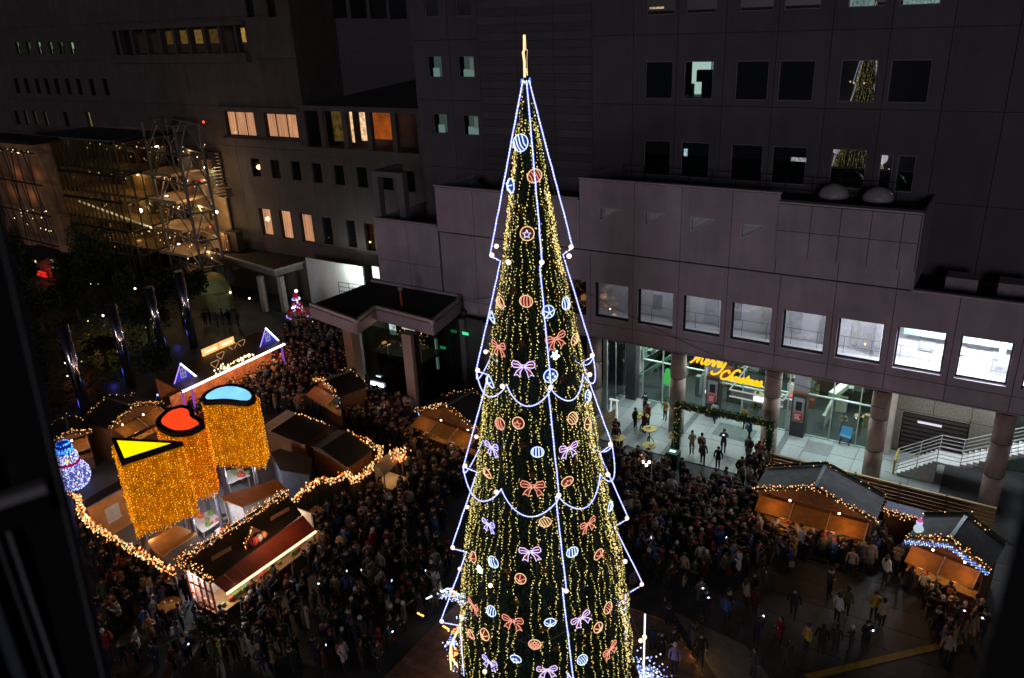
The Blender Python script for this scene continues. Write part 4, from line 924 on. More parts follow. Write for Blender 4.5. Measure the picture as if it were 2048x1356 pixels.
for (px,py,h,ci,s_,l) in spots:
    b=G(px,py+30); t=thing('garden_tree',l,'tree',(b.x,b.y,0),'dark garden trees')
    q=MB(); q.tube([(b.x,b.y,0),(b.x+.1,b.y,h*.4),(b.x,b.y+.1,h*.8)],.15,6,rads=[.2,.14,.07])
    for a in range(4): q.tube([(b.x,b.y,h*(.35+.1*a)),(b.x+math.cos(a*1.7)*.9,b.y+math.sin(a*1.7)*.9,h*(.55+.1*a))],.05,4,rads=[.08,.03])
    q.build('trunk',M_bark,t)
    c=link('crown',crowns[ci],t,(0,0,h*.75)); c.scale=(s_,s_,s_); c.rotation_euler=(0,0,px*.7)
lights=[(815,532,.16,(1,1,.85),8),(112,236,.13,(1,.85,.6),6)]
gpts=[(270,577,1),(206,631,2),(176,642,3),(163,723,4),(130,726,2),(60,498,1),(37,478,1),(179,555,2),(181,568,2),(210,560,3),(197,568,2),(248,483,2),(128,540,1),(40,750,2),(38,650,4),(292,655,4),(135,752,2),(45,780,3),(150,600,3)]
garden=tag(link('garden_ground_lights',None),'small ground lamps glowing among the dark garden plants at the left','garden lights'); 
cols_={1:em('gl_warm',(1,.8,.45),6),2:em('gl_white',(.9,1,.8),5),3:em('gl_yel',(1,.75,.3),3),4:em('gl_green',(.5,.75,.12),1.4)}
for k,(px,py,c) in enumerate(gpts):
    p=G(px,py,.6 if k else 2.4)
    MB().ball(tuple(p),.11 if k<2 else .055,8,5).build('lamp_globe',cols_[c],garden)
for (px,py,pw,c) in ((180,660,40,(1,.45,.1)),(225,640,25,(1,.7,.2)),(150,740,30,(.8,.12,.03)),(90,545,25,(1,.1,.03)),(295,650,16,(.7,.9,.2)),(130,500,25,(1,.6,.3)),(60,740,16,(.9,.15,.03)),(225,690,10,(.4,1,.1))):
    p=G(px,py,1.2); lamp('garden_lamp',tuple(p),pw,c,.15)
rk=G(88,535,1.8); rt=thing('red_lit_kiosk','small red glowing shelter between lit windows at the left, in the garden','kiosk',(rk.x,rk.y,0))
MB().box((rk.x-2.6,rk.y+.4,0),(rk.x+1.6,rk.y+.6,3.0)).build('wall',mat('kiosk_dark',(.12,.05,.04)),rt); MB().slab([(rk.x-3,rk.y-1.2,3.4),(rk.x+1.9,rk.y-1.2,3.2),(rk.x+1.9,rk.y+1.5,3.8),(rk.x-3,rk.y+1.5,4)],.12).build('roof',M_blk,rt)
MB().box((rk.x-1.1,rk.y-.5,.8),(rk.x+.9,rk.y-.3,1.4)).build('red_glow_panel',em('red_glow',(1,.03,.015),.9,vary=.6,scale=1.2),rt)
for dx in (-3.1,1.6): MB().box((rk.x+dx,rk.y+.2,1.8),(rk.x+dx+.9,rk.y+.35,2.9)).build('lit_window',em('kiosk_win',(1,.75,.45),1.3,vary=.6,scale=2),rt)
# low planting in the garden
R=random.Random(9); V=[];F=[]
for i in range(9000):
    px,py=R.uniform(-20,400),R.uniform(560,860)
    if px>150+(860-py)*.9 or R.random()<.3: continue
    p=G(px,py,R.random()**2*1.1); a=Vector((R.gauss(0,1),R.gauss(0,1),R.gauss(0,.7)))*.12; b=Vector((R.gauss(0,1),R.gauss(0,1),R.gauss(0,1)))*.08
    k=len(V); V+=[tuple(p-a),tuple(p+b),tuple(p+a),tuple(p-b)]; F.append((k,k+1,k+2,k+3))
me=bpy.data.meshes.new('shrubs'); me.from_pydata(V,[],F); me.materials.append(M_leaf); tag(link('garden_shrubs',me),'dark low planting across the garden','shrubs',kind='stuff')
# ---------------------------------------------------------------- market stalls
FOOT=[]      # footprints kept clear of people (2D polygons)
def inpoly(x,y,P):
    c=False; n=len(P)
    for i in range(n):
        x1,y1=P[i]; x2,y2=P[i-1]
        if (y1>y)!=(y2>y) and x<(x2-x1)*(y-y1)/(y2-y1)+x1: c=not c
    return c
def stall(name,label,cat,NL,NR,FL,RN,ez,mroof,rz=None,group=None,nflap=2,awn=True,garl=True,front=True,lampP=30,cold=False,mflap=None,back_g=True,roofn=True):
    A=G(*NL,ez); B=G(*NR,ez); D=G(*FL,ez)-A; D.z=0
    U=(B-A); U.z=0; Wd=U.length; Un=U.normalized(); 
    Dn=Vector((-Un.y,Un.x,0)); 
    if Dn.dot(D)<0: Dn=-Dn
    D=Dn*D.dot(Dn); mid=(A+B)/2
    if rz is None: rz=HZ(mid,*RN)
    rz=max(rz,ez+.35); N=-Dn
    t=thing(name,label,cat,(mid.x,mid.y,0),group)
    ap=Vector((mid.x,mid.y,rz)); ov=.25
    for s_,P_,lb_ in ((-1,A,'l'),(1,B,'r')):
        e=P_+Un*s_*0; q=MB().slab([ap+N*ov,e+N*ov,e+D-N*.1,ap+D-N*.1] if s_<0 else [e+N*ov,ap+N*ov,ap+D-N*.1,e+D-N*.1],.08); q.build('roof_slope',mroof,t)
    MB().obox(ap+N*(ov+.01)-Un*.09+Vector((0,0,.002)),Un*.18,D-N*(ov),(0,0,.05)).build('ridge_cap',mat('ridge_metal',(.24,.25,.25),.4,metal=.4),t)
    i_=.25
    a0=A+Un*i_; b0=B-Un*i_
    def wall(p,q_,z0,z1,nm,m_): 
        d=q_-p; nr=Vector((-d.y,d.x,0)).normalized()*.06; MB().obox(Vector((p.x,p.y,z0)),d,nr,(0,0,z1-z0)).build(nm,m_,t)
    wall(a0,a0+D,0,ez-.1,'side_wall',M_wood); wall(b0,b0+D,0,ez-.1,'side_wall',M_wood); wall(a0+D,b0+D,0,ez-.1,'back_wall',M_wood)
    for o_ in (Vector((0,0,0)),D):
        g=MB().slab([Vector((a0.x,a0.y,ez-.12))+o_,Vector((b0.x,b0.y,ez-.12))+o_,Vector((ap.x,ap.y,rz-.14))+o_],.05)
        g.build('gable_board',M_wood,t)
    if front:
        wall(a0,b0,0,1.0,'counter_front',M_wood)
        MB().obox(Vector((a0.x,a0.y,1.0))+N*.25,b0-a0,Dn*.6,(0,0,.06)).build('counter_top',M_woodl,t)
        R=random.Random(int(A.x*100))
        for k in range(max(3,int(Wd*1.6))):
            p=a0+(b0-a0)*(.08+.84*R.random())+Dn*R.uniform(.0,.3); s_=R.uniform(.07,.16)
            MB().obox((p.x,p.y,1.06),Un*s_*1.6,Dn*s_,(0,0,s_*R.uniform(.8,1.6))).build('goods',mat('goods%d'%R.randrange(4),((.6,.45,.2),(.6,.1,.06),(.65,.6,.5),(.2,.3,.1))[R.randrange(4)],.6),t)
    if awn:
        w_=(Wd-.7)/nflap
        for k in range(nflap):
            p=A+Un*(.35+k*w_+.03)+N*(ov+.02); v=N*.95+Vector((0,0,-.42)); z=ez-.16
            MB().slab([Vector((p.x,p.y,z)),Vector((p.x,p.y,z))+Un*(w_-.06),Vector((p.x,p.y,z))+Un*(w_-.06)+v,Vector((p.x,p.y,z))+v],.04).build('shutter_flap',mflap or M_woodl,t)
        for k in range(1,nflap+1):
            p=A+Un*(.35+k*w_)+N*(ov+.03); MB().bar((p.x,p.y,ez-.1),(p.x+N.x*.95,p.y+N.y*.95,ez-.56),.035,5).build('flap_strut',mat('pale_strut',(.55,.45,.38),.5),t)
    if front and lampP:
        for f in ((.5,) if Wd<3.5 else (.28,.72)):
            p=a0+(b0-a0)*f+Dn*.35; lamp('stall_lamp',(p.x,p.y,ez-.45),lampP,(1,.56,.24),.12)
            MB().ball((p.x,p.y,ez-.4),.06,8,5).build('lamp_bulb',em('stall_bulb',(1,.8,.55),14),t)
        f0=A+N*(ov+.95)
        for f in (.3,.7):
            p=f0+(B-A)*f; lamp('front_lamp',(p.x,p.y,ez-.75),lampP*.28,(1,.6,.3),.1)
    if garl:
        s=.12; F=N*(ov+.03)
        garland(t,[A+F+Vector((0,0,s)),ap+F+Vector((0,0,s)),B+F+Vector((0,0,s))],26,.032,.09)
        if back_g: garland(t,[A+D+Vector((0,0,s)),ap+D+Vector((0,0,s)),B+D+Vector((0,0,s))],6,.03,.07)
        if cold:
            bulbs('icicle_lights',[ (A+F).lerp(B+F,R0)+Vector((0,0,-.05-.25*((i*7)%5)/5+(rz-ez)*(1-abs(2*R0-1))*.8)) for i,R0 in enumerate([k/90 for k in range(91)])],.04,B_cold,t)
        for f in (.2,.8): 
            p=A.lerp(B,f)+F; lamp('garland_glow',(p.x+N.x*.75,p.y+N.y*.75,ez+.3),17 if lampP>30 else 14,(1,.42,.10),.25)
    fp=[A+N*(ov+.3)-Un*.1,B+N*(ov+.3)+Un*.1,B+D+Un*.1,A+D-Un*.1]; FOOT.append([(p.x,p.y) for p in fp])
    return t
stall('market_stall','wider left grey-roofed stall with three orange flaps, below the white staircase','stall',(1509,977),(1754,1041),(1538,936),(1633,973),2.8,M_tarp,group='grey-roofed stalls along the timber fence',nflap=3,lampP=34,mflap=mat('orange_flap',(.42,.19,.04),.6,noise=.25,scale=3))
stall('market_stall','grey-roofed stall with blue and orange lights at the right, beside the black window edge','stall',(1814,1074),(1982,1138),(1848,1030),(1912,1078),2.8,M_tarp,group='grey-roofed stalls along the timber fence',nflap=2,cold=True,lampP=34,mflap=MATS['orange_flap'])
stall('market_stall','dark-roofed stall with orange flaps just left of the tree below the canopy building','stall',(836,820),(970,868),(858,786),(897,809),2.8,M_tarpd,nflap=3,lampP=26)
stall('market_stall','small dark-roofed stall trimmed with lights beside the left square column','stall',(633,762),(682,792),(668,736),(660,758),2.7,M_tarpd,nflap=1,lampP=10,mflap=M_wood)
stall('market_stall','gabled stall with brown flaps and a pale lit counter, above the red light sculpture','stall',(214,858),(322,806),(196,826),(262,812),2.8,M_tarpd,nflap=2,lampP=50)
stall('market_stall','dim gabled stall behind the snowman','stall',(100,886),(182,864),(88,858),(142,862),2.7,M_tarpd,nflap=1,lampP=14)
# low hut joining the two grey-roofed stalls
hA=G(1768,1022,2.2); hB=G(1856,1046,2.2); hu=(hB-hA); hn=Vector((-hu.y,hu.x,0)).normalized()
hut=thing('link_hut','low brown board hut between the two grey-roofed stalls, garlanded along its bluish roof','hut',(hA.x,hA.y,0))
for i in range(9): MB().obox(Vector((hA.x,hA.y,.06+i*.235)),hu,hn*.06,(0,0,.22)).build('board',M_wood,hut)
MB().obox(hA+hn*.07+Vector((0,0,-2.2)),hu,hn*.6,(0,0,2.1)).build('core',M_wood,hut)
MB().slab([hA-hn*.15+Vector((0,0,.05)),hB-hn*.15+Vector((0,0,.05)),hB+hn*.75+Vector((0,0,.2)),hA+hn*.75+Vector((0,0,.2))],.06).build('roof',mat('bluish_roof',(.05,.07,.20),.5,noise=.3,scale=4),hut)
garland(hut,[hA-hn*.15+Vector((0,0,.12)),hB-hn*.15+Vector((0,0,.12))],40,.032,.10)
FOOT.append([(hA.x,hA.y),(hB.x,hB.y),((hB+hn*1.6).x,(hB+hn*1.6).y),((hA+hn*1.6).x,(hA+hn*1.6).y)])
ms_=G(1836,1064,2.9); mini=thing('small_lit_snowman','tiny pale-lit snowman on the roof corner of the rightmost stall','light figure',tuple(ms_))
MB().ball((ms_.x,ms_.y,ms_.z+.2),.24,12,8).build('body',em('mini_body',(.6,.75,.8),.8),mini,True)
MB().ball((ms_.x,ms_.y,ms_.z+.55),.16,10,7).build('head',em('mini_head',(.5,.55,1),1.1),mini,True)
MB().lathe((ms_.x,ms_.y,ms_.z+.66),[(.15,0),(.02,.2)],8).build('cap',em('mini_cap',(.8,.1,.3),.9),mini)
# two dark-roofed sheds in the yard
def shed(label,RNp,RFp,EL,ER,ez,rz,light=False):
    a=G(*RNp,rz); b=G(*RFp,rz); d=b-a; l=G(*EL,ez); r=G(*ER,ez); t=thing('dark_roofed_shed',label,'shed',(a.x,a.y,0),'dark gabled sheds behind the red-awning kiosk')
    MB().slab([a,b,l+d,l],.07).build('roof_slope',mat('lit_sheet',(.16,.12,.08),.6,noise=.3) if light else M_tarpd,t)  # for the lit shed, light on this slope is put into the sheet colour
    MB().slab([a,b,r+d,r],.07).build('roof_slope',M_tarpd,t)
    n=d.normalized()*.15
    pts=[(l.x+n.x,l.y+n.y),(r.x+n.x,r.y+n.y),((r+d-n).x,(r+d-n).y),((l+d-n).x,(l+d-n).y)]
    MB().prism(pts,0,ez-.12).build('walls',M_wood,t)
    for o_ in (n,d-n): MB().slab([l+o_,r+o_,a+o_],.05).build('gable_board',M_wood,t)
    garland(t,[b+Vector((0,0,.08)),r+d+Vector((0,0,.08))],6,.045,.04,green=False)
    FOOT.append(pts); return t
shed('dark gabled shed with one pale lit roof side, behind the blue light sculpture',(541,862),(594,827),(524,852),(606,888),2.9,3.9,True)
shed('black-roofed gabled shed with garlanded eave, nearer the open plaza',(641,897),(695,862),(622,893),(694,934),2.7,3.7)
def flatbox(name,label,cat,px,z,mt,mw,extra=None):
    P=[G(x,y,z) for x,y in px]; c=sum(P,Vector((0,0,0)))/len(P); t=thing(name,label,cat,(c.x,c.y,0))
    MB().prism([(p.x,p.y) for p in P],z-.08,z).build('roof',mt,t)
    Q=[c+(p-c)*.93 for p in P]; MB().prism([(p.x,p.y) for p in Q],0,z-.083).build('walls',mw,t)
    FOOT.append([(p.x,p.y) for p in P]); return t
M_tan=mat('tan_roof_board',(.30,.15,.06),.75,noise=.2,scale=2); M_palew=mat('pale_container_wall',(.36,.33,.31),.7)
flatbox('storage_cabin','long tan-roofed cabin with pale sides behind the red-awning kiosk','cabin',[(441,993),(552,958),(572,976),(484,1014),(447,1000)],2.6,M_tan,M_palew)
flatbox('storage_cabin','small orange-brown roofed cabin below the yellow light sculpture','cabin',[(288,1086),(353,1050),(395,1067),(343,1098),(328,1112)],2.5,mat('orange_board',(.40,.17,.04),.7,noise=.2),mat('brown_wall',(.12,.07,.04),.8))
flatbox('storage_cabin','dark grey shed with a pale pipe between the blue sculpture and the dark sheds','cabin',[(541,905),(560,897),(625,915),(620,950),(560,940)],2.5,mat('slate_roof',(.05,.055,.07),.6),mat('slate_wall',(.09,.1,.13),.6))
cb=flatbox('storage_cabin','orange-walled cabin with a blue-grey roof and a window, below the snowman','cabin',[(163,1003),(248,955),(262,966),(172,1016)],2.6,mat('blue_sheet',(.06,.08,.16),.6),mat('orange_wall',(.42,.17,.035),.7,noise=.2))
p=G(192,1040,1.3); q=MB(); 
a=G(172,1016,2.5); b=G(262,966,2.5); d=(b-a).normalized(); n_=Vector((d.y,-d.x,0))*.12; c=a.lerp(b,.30)+n_
MB().obox((c.x,c.y,1.0),d*.9,n_*.4,(0,0,.9)).build('window',mat('pale_window',(.5,.42,.32),.5),cb); MB().obox((c.x,c.y,.9)+tuple() if False else (c.x,c.y,.9),d*.9,n_*.8,(0,0,.08)).build('sill',M_white,cb)
# blank white lit counters and tents inside the yard
for k,(px,l,w_) in enumerate(((((440,945),(480,935),(500,950),(455,968)),'white lit table under the blue light sculpture',1.0),(((380,1040),(420,1020),(445,1040),(405,1065)),'white lit table under the yellow light sculpture',1.0),(((430,1060),(450,1045),(462,1060),(440,1078)),'grey work table beside the light sculpture posts',.9))):
    P=[G(x,y,w_) for x,y in px]; c=sum(P,Vector((0,0,0)))/4; t=thing('work_table',l,'table',(c.x,c.y,0)); MB().prism([(p.x,p.y) for p in P],w_-.05,w_).build('table_top',M_white,t)
    for p in P: p2=c+(p-c)*.85; MB().box((p2.x-.03,p2.y-.03,0),(p2.x+.03,p2.y+.03,w_-.05)).build('leg',M_steel,t)
    R=random.Random(k)
    for j in range(6): s_=R.uniform(.12,.3); x,y=c.x+R.uniform(-.7,.7),c.y+R.uniform(-.5,.5); MB().box((x,y,w_),(x+s_,y+s_,w_+s_)).build('goods',mat('goods%d'%(j%4),(.5,.5,.5)),t)
for px,py,pw in ((470,948,330),(408,1043,300),(440,1055,110),(300,1075,20),(215,1040,26),(250,1060,16)): p=G(px,py,2.6); lamp('yard_lamp',tuple(p),pw,(.82,.86,1) if pw>45 else (1,.6,.28),.15)
tag(MB().box((-46,18,0.02),(-33,28,0.03)).build('yard_floor',mat('yard_grey',(.16,.16,.17),.7)),kind='structure')
# ---------------------------------------------------------------- red-awning kiosk
kz=3.4; kf=3.05
K=[G(357,1128,kz),G(574,988,kz),G(603,1028,kf),G(421,1166,kf)]
kk=thing('red_awning_kiosk','long dark-roofed kiosk with red awning and bright counter, trimmed with warm garlands','kiosk',((K[0].x+K[2].x)/2,(K[0].y+K[2].y)/2,0))
MB().slab([K[3],K[2],K[1],K[0]],.1).build('roof',mat('dark_green_roof',(.022,.020,.012),.8,noise=.3),kk)
a,b=G(424,1163,kf-.03),G(606,1030,kf-.03); c,d=G(452,1185,2.3),G(631,1060,2.3)
n=9; 
for i in range(n):
    p,q_,r_,s_=a.lerp(b,i/n),a.lerp(b,(i+1)/n-.002),c.lerp(d,(i+1)/n-.002),c.lerp(d,i/n); MB().slab([s_,r_,q_,p],.03).build('awning_strip',M_redaw,kk)
MB().obox(c+Vector((0,0,-.15)),(d-c),Vector((.05,0,0)),(0,0,.13)).build('light_valance',em('valance_glow',(1,.78,.42),2.0,True),kk)
bx0=[K[0].x+.12,K[3].x-.12]; by=[K[0].y+.15,K[1].y-.15]
MB().box((bx0[0],by[0],0),(bx0[0]+.08,by[1],2.9)).box((bx0[0]+.08,by[1]-.08,0),(bx0[1],by[1],2.9)).build('back_wall',mat('kiosk_inner',(.62,.55,.5),.7),kk)
MB().box((bx0[0]+.1,by[0],0),(bx0[1],by[0]+.07,1.0)).box((bx0[1]-.07,by[0]+.07,0),(bx0[1],by[1]-.08,1.0)).build('lower_wall',M_wood,kk)
MB().box((bx0[1]-.35,by[0]+.07,1.0),(bx0[1]+.18,by[1],1.06)).build('counter_top',mat('counter_brown',(.36,.22,.09),.4),kk)
q=MB()
for yy in (by[0],): 
    for k in range(5): x=bx0[0]+.12+(bx0[1]-bx0[0]-.2)*k/4; q.box((x-.04,yy-.01,1.0),(x+.04,yy+.06,2.85))
    for z in (1.02,1.65,2.3): q.box((bx0[0]+.1,yy-.015,z),(bx0[1],yy+.055,z+.04))
q.build('side_window_frame',mat('red_frame',(.45,.12,.06),.5),kk)
MB().box((bx0[0]+.15,by[0]+.06,1.05),(bx0[1]-.05,by[0]+.065,2.8)).build('side_pane',M_glassn,kk)
MB().box((bx0[0]+.3,by[0]+.3,0),(bx0[1]-.5,by[1]-.3,.9)).build('inner_counter',mat('inner_brown',(.20,.12,.06),.6),kk)
lamp('kiosk_end_lamp',((bx0[0]+bx0[1])/2,by[0]+.45,2.3),150,(1,.88,.82),.1)
for k in range(7): y=by[0]+.7+k*(by[1]-by[0]-1.2)/6; lamp('kiosk_lamp',((bx0[0]+bx0[1])/2+.1,y,2.7),15,(1,.70,.45),.12)
for k in range(4): y=by[0]+1+k*1.9; lamp('counter_lamp',(c.x+.1,y,2.25),3,(1,.78,.5),.1)
R=random.Random(4)
for k in range(24): y=by[0]+.4+R.random()*(by[1]-by[0]-.8); s_=R.uniform(.1,.25); MB().box((bx0[1]-.3,y,1.06),(bx0[1]-.3+s_,y+s_*1.6,1.06+s_*1.2)).build('goods',mat('goods%d'%R.randrange(4),(.5,.5,.5)),kk)
for i in range(8): y=by[0]+i*(by[1]-by[0])/8; MB().box((bx0[1]+.005,y+.06,.25),(bx0[1]+.03,y+(by[1]-by[0])/8-.06,.95)).build('menu_board',mat('menu%d'%(i%3),((.20,.14,.05),(.14,.12,.1),(.16,.06,.03))[i%3],.5),kk)
lift=Vector((0,0,.14))
garland(kk,[K[0]+lift,K[1]+lift],52,.032,.15); garland(kk,[K[0]+lift,K[3]+lift],42,.032,.14)
for (x1,y1,x2,y2) in ((424,1121,462,1099),(541,1041,578,1020)):
    a=G(x1,y1,3.35); b=G(x2,y2,3.35); t=(b-a); MB().obox(a,t,Vector((.05,0,0)),(0,0,.22)).build('roof_signboard',mat('carved_board',(.38,.22,.12),.6,noise=.4,scale=20),kk)
    for f in (.3,.7): p=a+t*f; MB().box((p.x-.02,p.y-.02,3.1),(p.x+.02,p.y+.02,3.36)).build('sign_post',M_dark,kk)
p=G(512,1085,3.15); dr=thing('roof_figure_scene','small lit gingerbread gable with red and white figures on the kiosk roof','decoration',tuple(p))
MB().slab([p+Vector((0,-.8,0)),p+Vector((0,.9,0)),p+Vector((-.15,.0,.95))],.08).build('gable',M_wood,dr)
for dy,cc,r_ in ((-.25,(.6,.06,.04),.22),(.1,(.5,.45,.4),.2),(.42,(.6,.3,.1),.18)): MB().ball((p.x+.18,p.y+dy,p.z+.3),r_,8,6,1.2).build('figure',mat('fig%.2f'%r_,cc,.6),dr)
lamp('figure_lamp',(p.x+.7,p.y+.1,p.z+.6),7,(1,.7,.5),.1); lamp('awning_spot',(p.x+1.0,p.y+1.6,3.7),16,(1,.35,.12),.12); lamp('awning_spot',(p.x+1.0,p.y+.1,3.7),16,(1,.45,.2),.12)
garland(dr,[p+Vector((.1,-.8,.1)),p+Vector((0,0,1.0))],14,.035,.05,green=False)
FOOT.append([(bx0[0]-.3,by[0]-.2),(bx0[1]+.12,by[0]-.2),(bx0[1]+.12,by[1]+.2),(bx0[0]-.3,by[1]+.2)])
# ---------------------------------------------------------------- yard fence with garlands
def fence(label,px,z,per=30,gl=True):
    P=[G(x,y,z) for x,y in px]; t=thing('garland_fence',label,'fence',(P[0].x,P[0].y,0),'board fences topped with light garlands')
    for a,b in zip(P[:-1],P[1:]):
        d=b-a; n=max(1,round(d.length/.5)); u_=d/n; nr=Vector((-d.y,d.x,0)).normalized()*.05
        for i in range(n): MB().obox(Vector((a.x,a.y,0))+u_*i+u_*.03,u_*.94,nr,(0,0,z-.1-.03*(i%2))).build('board',mat('fence_board',(.07,.06,.02),.8,noise=.3),t)
    garland(t,[p+Vector((0,0,.02)) for p in P],per,.05,.11)
    for a,b in zip(P[:-1],P[1:]):
        if (b-a).length>1.5: m_=(a+b)/2; lamp('fence_glow',(m_.x,m_.y,z+.5),8,(1,.5,.18),.3)
    return t
fence('left yard fence with a thick garland running from the snowman down to the red-awning kiosk',[(143,990),(160,998),(163,1028),(182,1052),(250,1092),(347,1147)],2.1,48)
fence('right yard fence with a curling garland, from the kiosk to the small tented stand',[(588,1002),(608,981),(640,961),(672,962),(693,948),(709,964),(733,945),(748,930)],2.1,50)
fence('short corner fence with garland above the small tented stand',[(748,930),(766,900),(722,877)],2.6,24)
st_=thing('tented_stand','small stand with a pale cloth awning and lit counter at the garland fence corner','stall',tuple(G(780,960)))
P=[G(x,y,2.3) for x,y in ((750,934),(790,906),(803,916),(768,953))]
MB().slab([Vector((P[0].x,P[0].y,2.6)),Vector((P[1].x,P[1].y,2.6)),P[2],P[3]],.04).build('cloth_awning',mat('cream_cloth',(.45,.34,.24),.8),st_)
for i,p in enumerate(P): MB().bar((p.x,p.y,0),(p.x,p.y,2.3),.04,6).build('post',M_wood,st_)
ctr=sum(P,Vector((0,0,0)))/4; MB().box((ctr.x-.9,ctr.y-.9,0),(ctr.x+.7,ctr.y+.7,1.0)).build('counter',M_wood,st_)
MB().box((ctr.x-.8,ctr.y-.8,1.0),(ctr.x+.75,ctr.y+.75,1.06)).build('counter_top',mat('counter_pale',(.55,.45,.3)),st_); lamp('stand_lamp',(ctr.x,ctr.y,2.0),24,(1,.62,.33),.1)
bulbs('garland_lights',[G(797+random.gauss(0,9),910+random.gauss(0,8),2.6+random.gauss(0,.1)) for _ in range(90)],.05,B_warm,st_)
FOOT.append([(ctr.x-1,ctr.y-1),(ctr.x+.9,ctr.y-1),(ctr.x+.9,ctr.y+.9),(ctr.x-1,ctr.y+.9)])
# yard interior is closed to the crowd
YARD=[tuple(G(x,y)[:2]) for x,y in ((140,1000),(345,1190),(430,1205),(640,1085),(640,1010),(800,960),(790,900),(650,840),(540,830),(420,860),(240,900),(150,960))]
# ---------------------------------------------------------------- three light sculptures
def sculpture(name,label,inner,z,col,st,zb,dens,mats_,postpx=None,grow=9):
    cx=sum(p[0] for p in inner)/len(inner); cy=sum(p[1] for p in inner)/len(inner)
    I=[G(x,y,z) for x,y in inner]; c=sum(I,Vector((0,0,0)))/len(I)
    ar=sum(I[i].x*I[(i+1)%len(I)].y-I[(i+1)%len(I)].x*I[i].y for i in range(len(I)))
    if ar<0: I=I[::-1]
    n=len(I); O=[]
    for i in range(n):
        a,b,d=I[i-1],I[i],I[(i+1)%n]; e1=(b-a).normalized(); e2=(d-b).normalized(); nn=Vector((e1.y+e2.y,-e1.x-e2.x,0)); k=nn.length
        O.append(b+nn.normalized()*min(grow/max(k/2,.3),grow*2.2))
    t=thing(name,label,'light sculpture',(c.x,c.y,0),'three curtain-of-light sculptures')
    MB().prism([(p.x,p.y) for p in I],z-.06,z-.02).build('glowing_top',em(name+'_top_'+str(round(col[2],2)),col,st,True,vary=.12,scale=1.2),t)
    q=MB(); k=len(q.v)
    vs=[]; 
    for p,o_ in zip(I,O): vs+=[(p.x,p.y,z-.3),(p.x,p.y,z+.02),(o_.x,o_.y,z+.02),(o_.x,o_.y,z-.25)]
    fs=[]
    for i in range(n):
        j=(i+1)%n
        for a_ in range(4): b_=(a_+1)%4; fs.append((4*i+a_,4*i+b_,4*j+b_,4*j+a_))
    q.add(vs,fs); q.build('rim',M_blk,t)
    # hanging cords and bulbs around the rim
    per=[0]; 
    for i in range(n): per.append(per[-1]+(O[(i+1)%n]-O[i]).length)
    L=per[-1]; R=random.Random(int(z*100+n)); pts=[]; cords=MB()
    m_=int(L/.10)
    for k in range(m_):
        s_=L*k/m_; i=max(j for j in range(n) if per[j]<=s_); f=(s_-per[i])/(per[i+1]-per[i]+1e-9); p=O[i].lerp(O[(i+1)%n],f)
        p=p+(p-c).normalized()*(.09*math.sin(k*.33)+.05*math.sin(k*1.1)+.05); p.z=0
        zz=z-.3; ph=R.random()*dens; zbk=zb+.09*math.sin(k*.37)+R.uniform(-.07,.07)
        zz-=ph
        while zz>zbk:
            pts.append((p.x+R.gauss(0,.02),p.y+R.gauss(0,.02),zz)); zz-=dens*R.uniform(.8,1.2)
        if k%2==0: cords.bar((p.x,p.y,zbk),(p.x,p.y,z-.25),.012,3)
    bulbs('curtain_bulbs',pts,.037,mats_,t); cords.build('cords',mat('cord_brown',(.32,.16,.02),.7),t,kind='stuff')
    # backing mesh of the curtain, the bulbs' glow put into its colour
    bk=MB(); Ob=[c+(o_-c)*.965 for o_ in O]
    for i in range(n):
        j=(i+1)%n; bk.add([(Ob[i].x,Ob[i].y,zb+.15),(Ob[j].x,Ob[j].y,zb+.15),(Ob[j].x,Ob[j].y,z-.26),(Ob[i].x,Ob[i].y,z-.26)],[(0,1,2,3)])
    bk.build('curtain_mesh',em('curtain_lit_'+name,((.66,.175,.002) if 'yellow' in label[:30] or 'blue' in label[:30] else (.60,.055,.002)),.55,vary=.35,scale=2.2),t)
    for i in range(0,n,max(1,n//3)):
        p=c+(O[i]-c)*.8; MB().bar((p.x,p.y,0),(p.x,p.y,z-.4),.11,8).build('post',mat('dark_post',(.06,.05,.06),.5),t)
    for f in (.35,.75): lamp('curtain_glow',(c.x,c.y,zb-.4),14*f*2,(1,.55,.15),.5)
    sg_=1
    for i in range(n):
        o_=O[i]+(O[i]-c).normalized()*.55
        if i%max(1,n//4)==0: lamp('curtain_glow',(o_.x,o_.y,(z+zb)/2),10,(1,.5,.1),.6)
    FOOT.append([(p.x,p.y) for p in O]); return t
zS=8.0
T3=lambda L_:[(x,y) for x,y in L_]
Bcy=[em('cur_yel',(1,.29,.004),1.05),em('cur_amb',(.9,.19,.003),.85),em('cur_pale',(1,.43,.02),1.3)]
Bco=[em('cur_or',(1,.17,.004),1.1),em('cur_red',(1,.08,.003),.8),em('cur_orp',(1,.34,.02),1.4)]
z_b=HZ(G(373,882,zS),400,1032)
sculpture('light_sculpture','yellow triangular light column hung with a curtain of amber bulbs, nearest of the three',T3([(233,880),(346,886),(249,917)]),zS,(1,.86,.0),1.15,z_b,.15,Bcy,grow=.22)
sculpture('light_sculpture','red crescent-topped light column hung with orange bulbs, middle of the three',T3([(321.6,842.6),(324,836),(328.7,831),(336,824),(345,819),(360,815),(368,816),(374.7,818),(378,824),(379,831),(384,836),(391,839),(397,844),(398,849),(390,854),(379,859),(366,861),(351,861),(341,858),(333,854),(325,849)]),zS,(1,.06,.012),1.1,z_b+.3,.15,Bco,grow=.28)
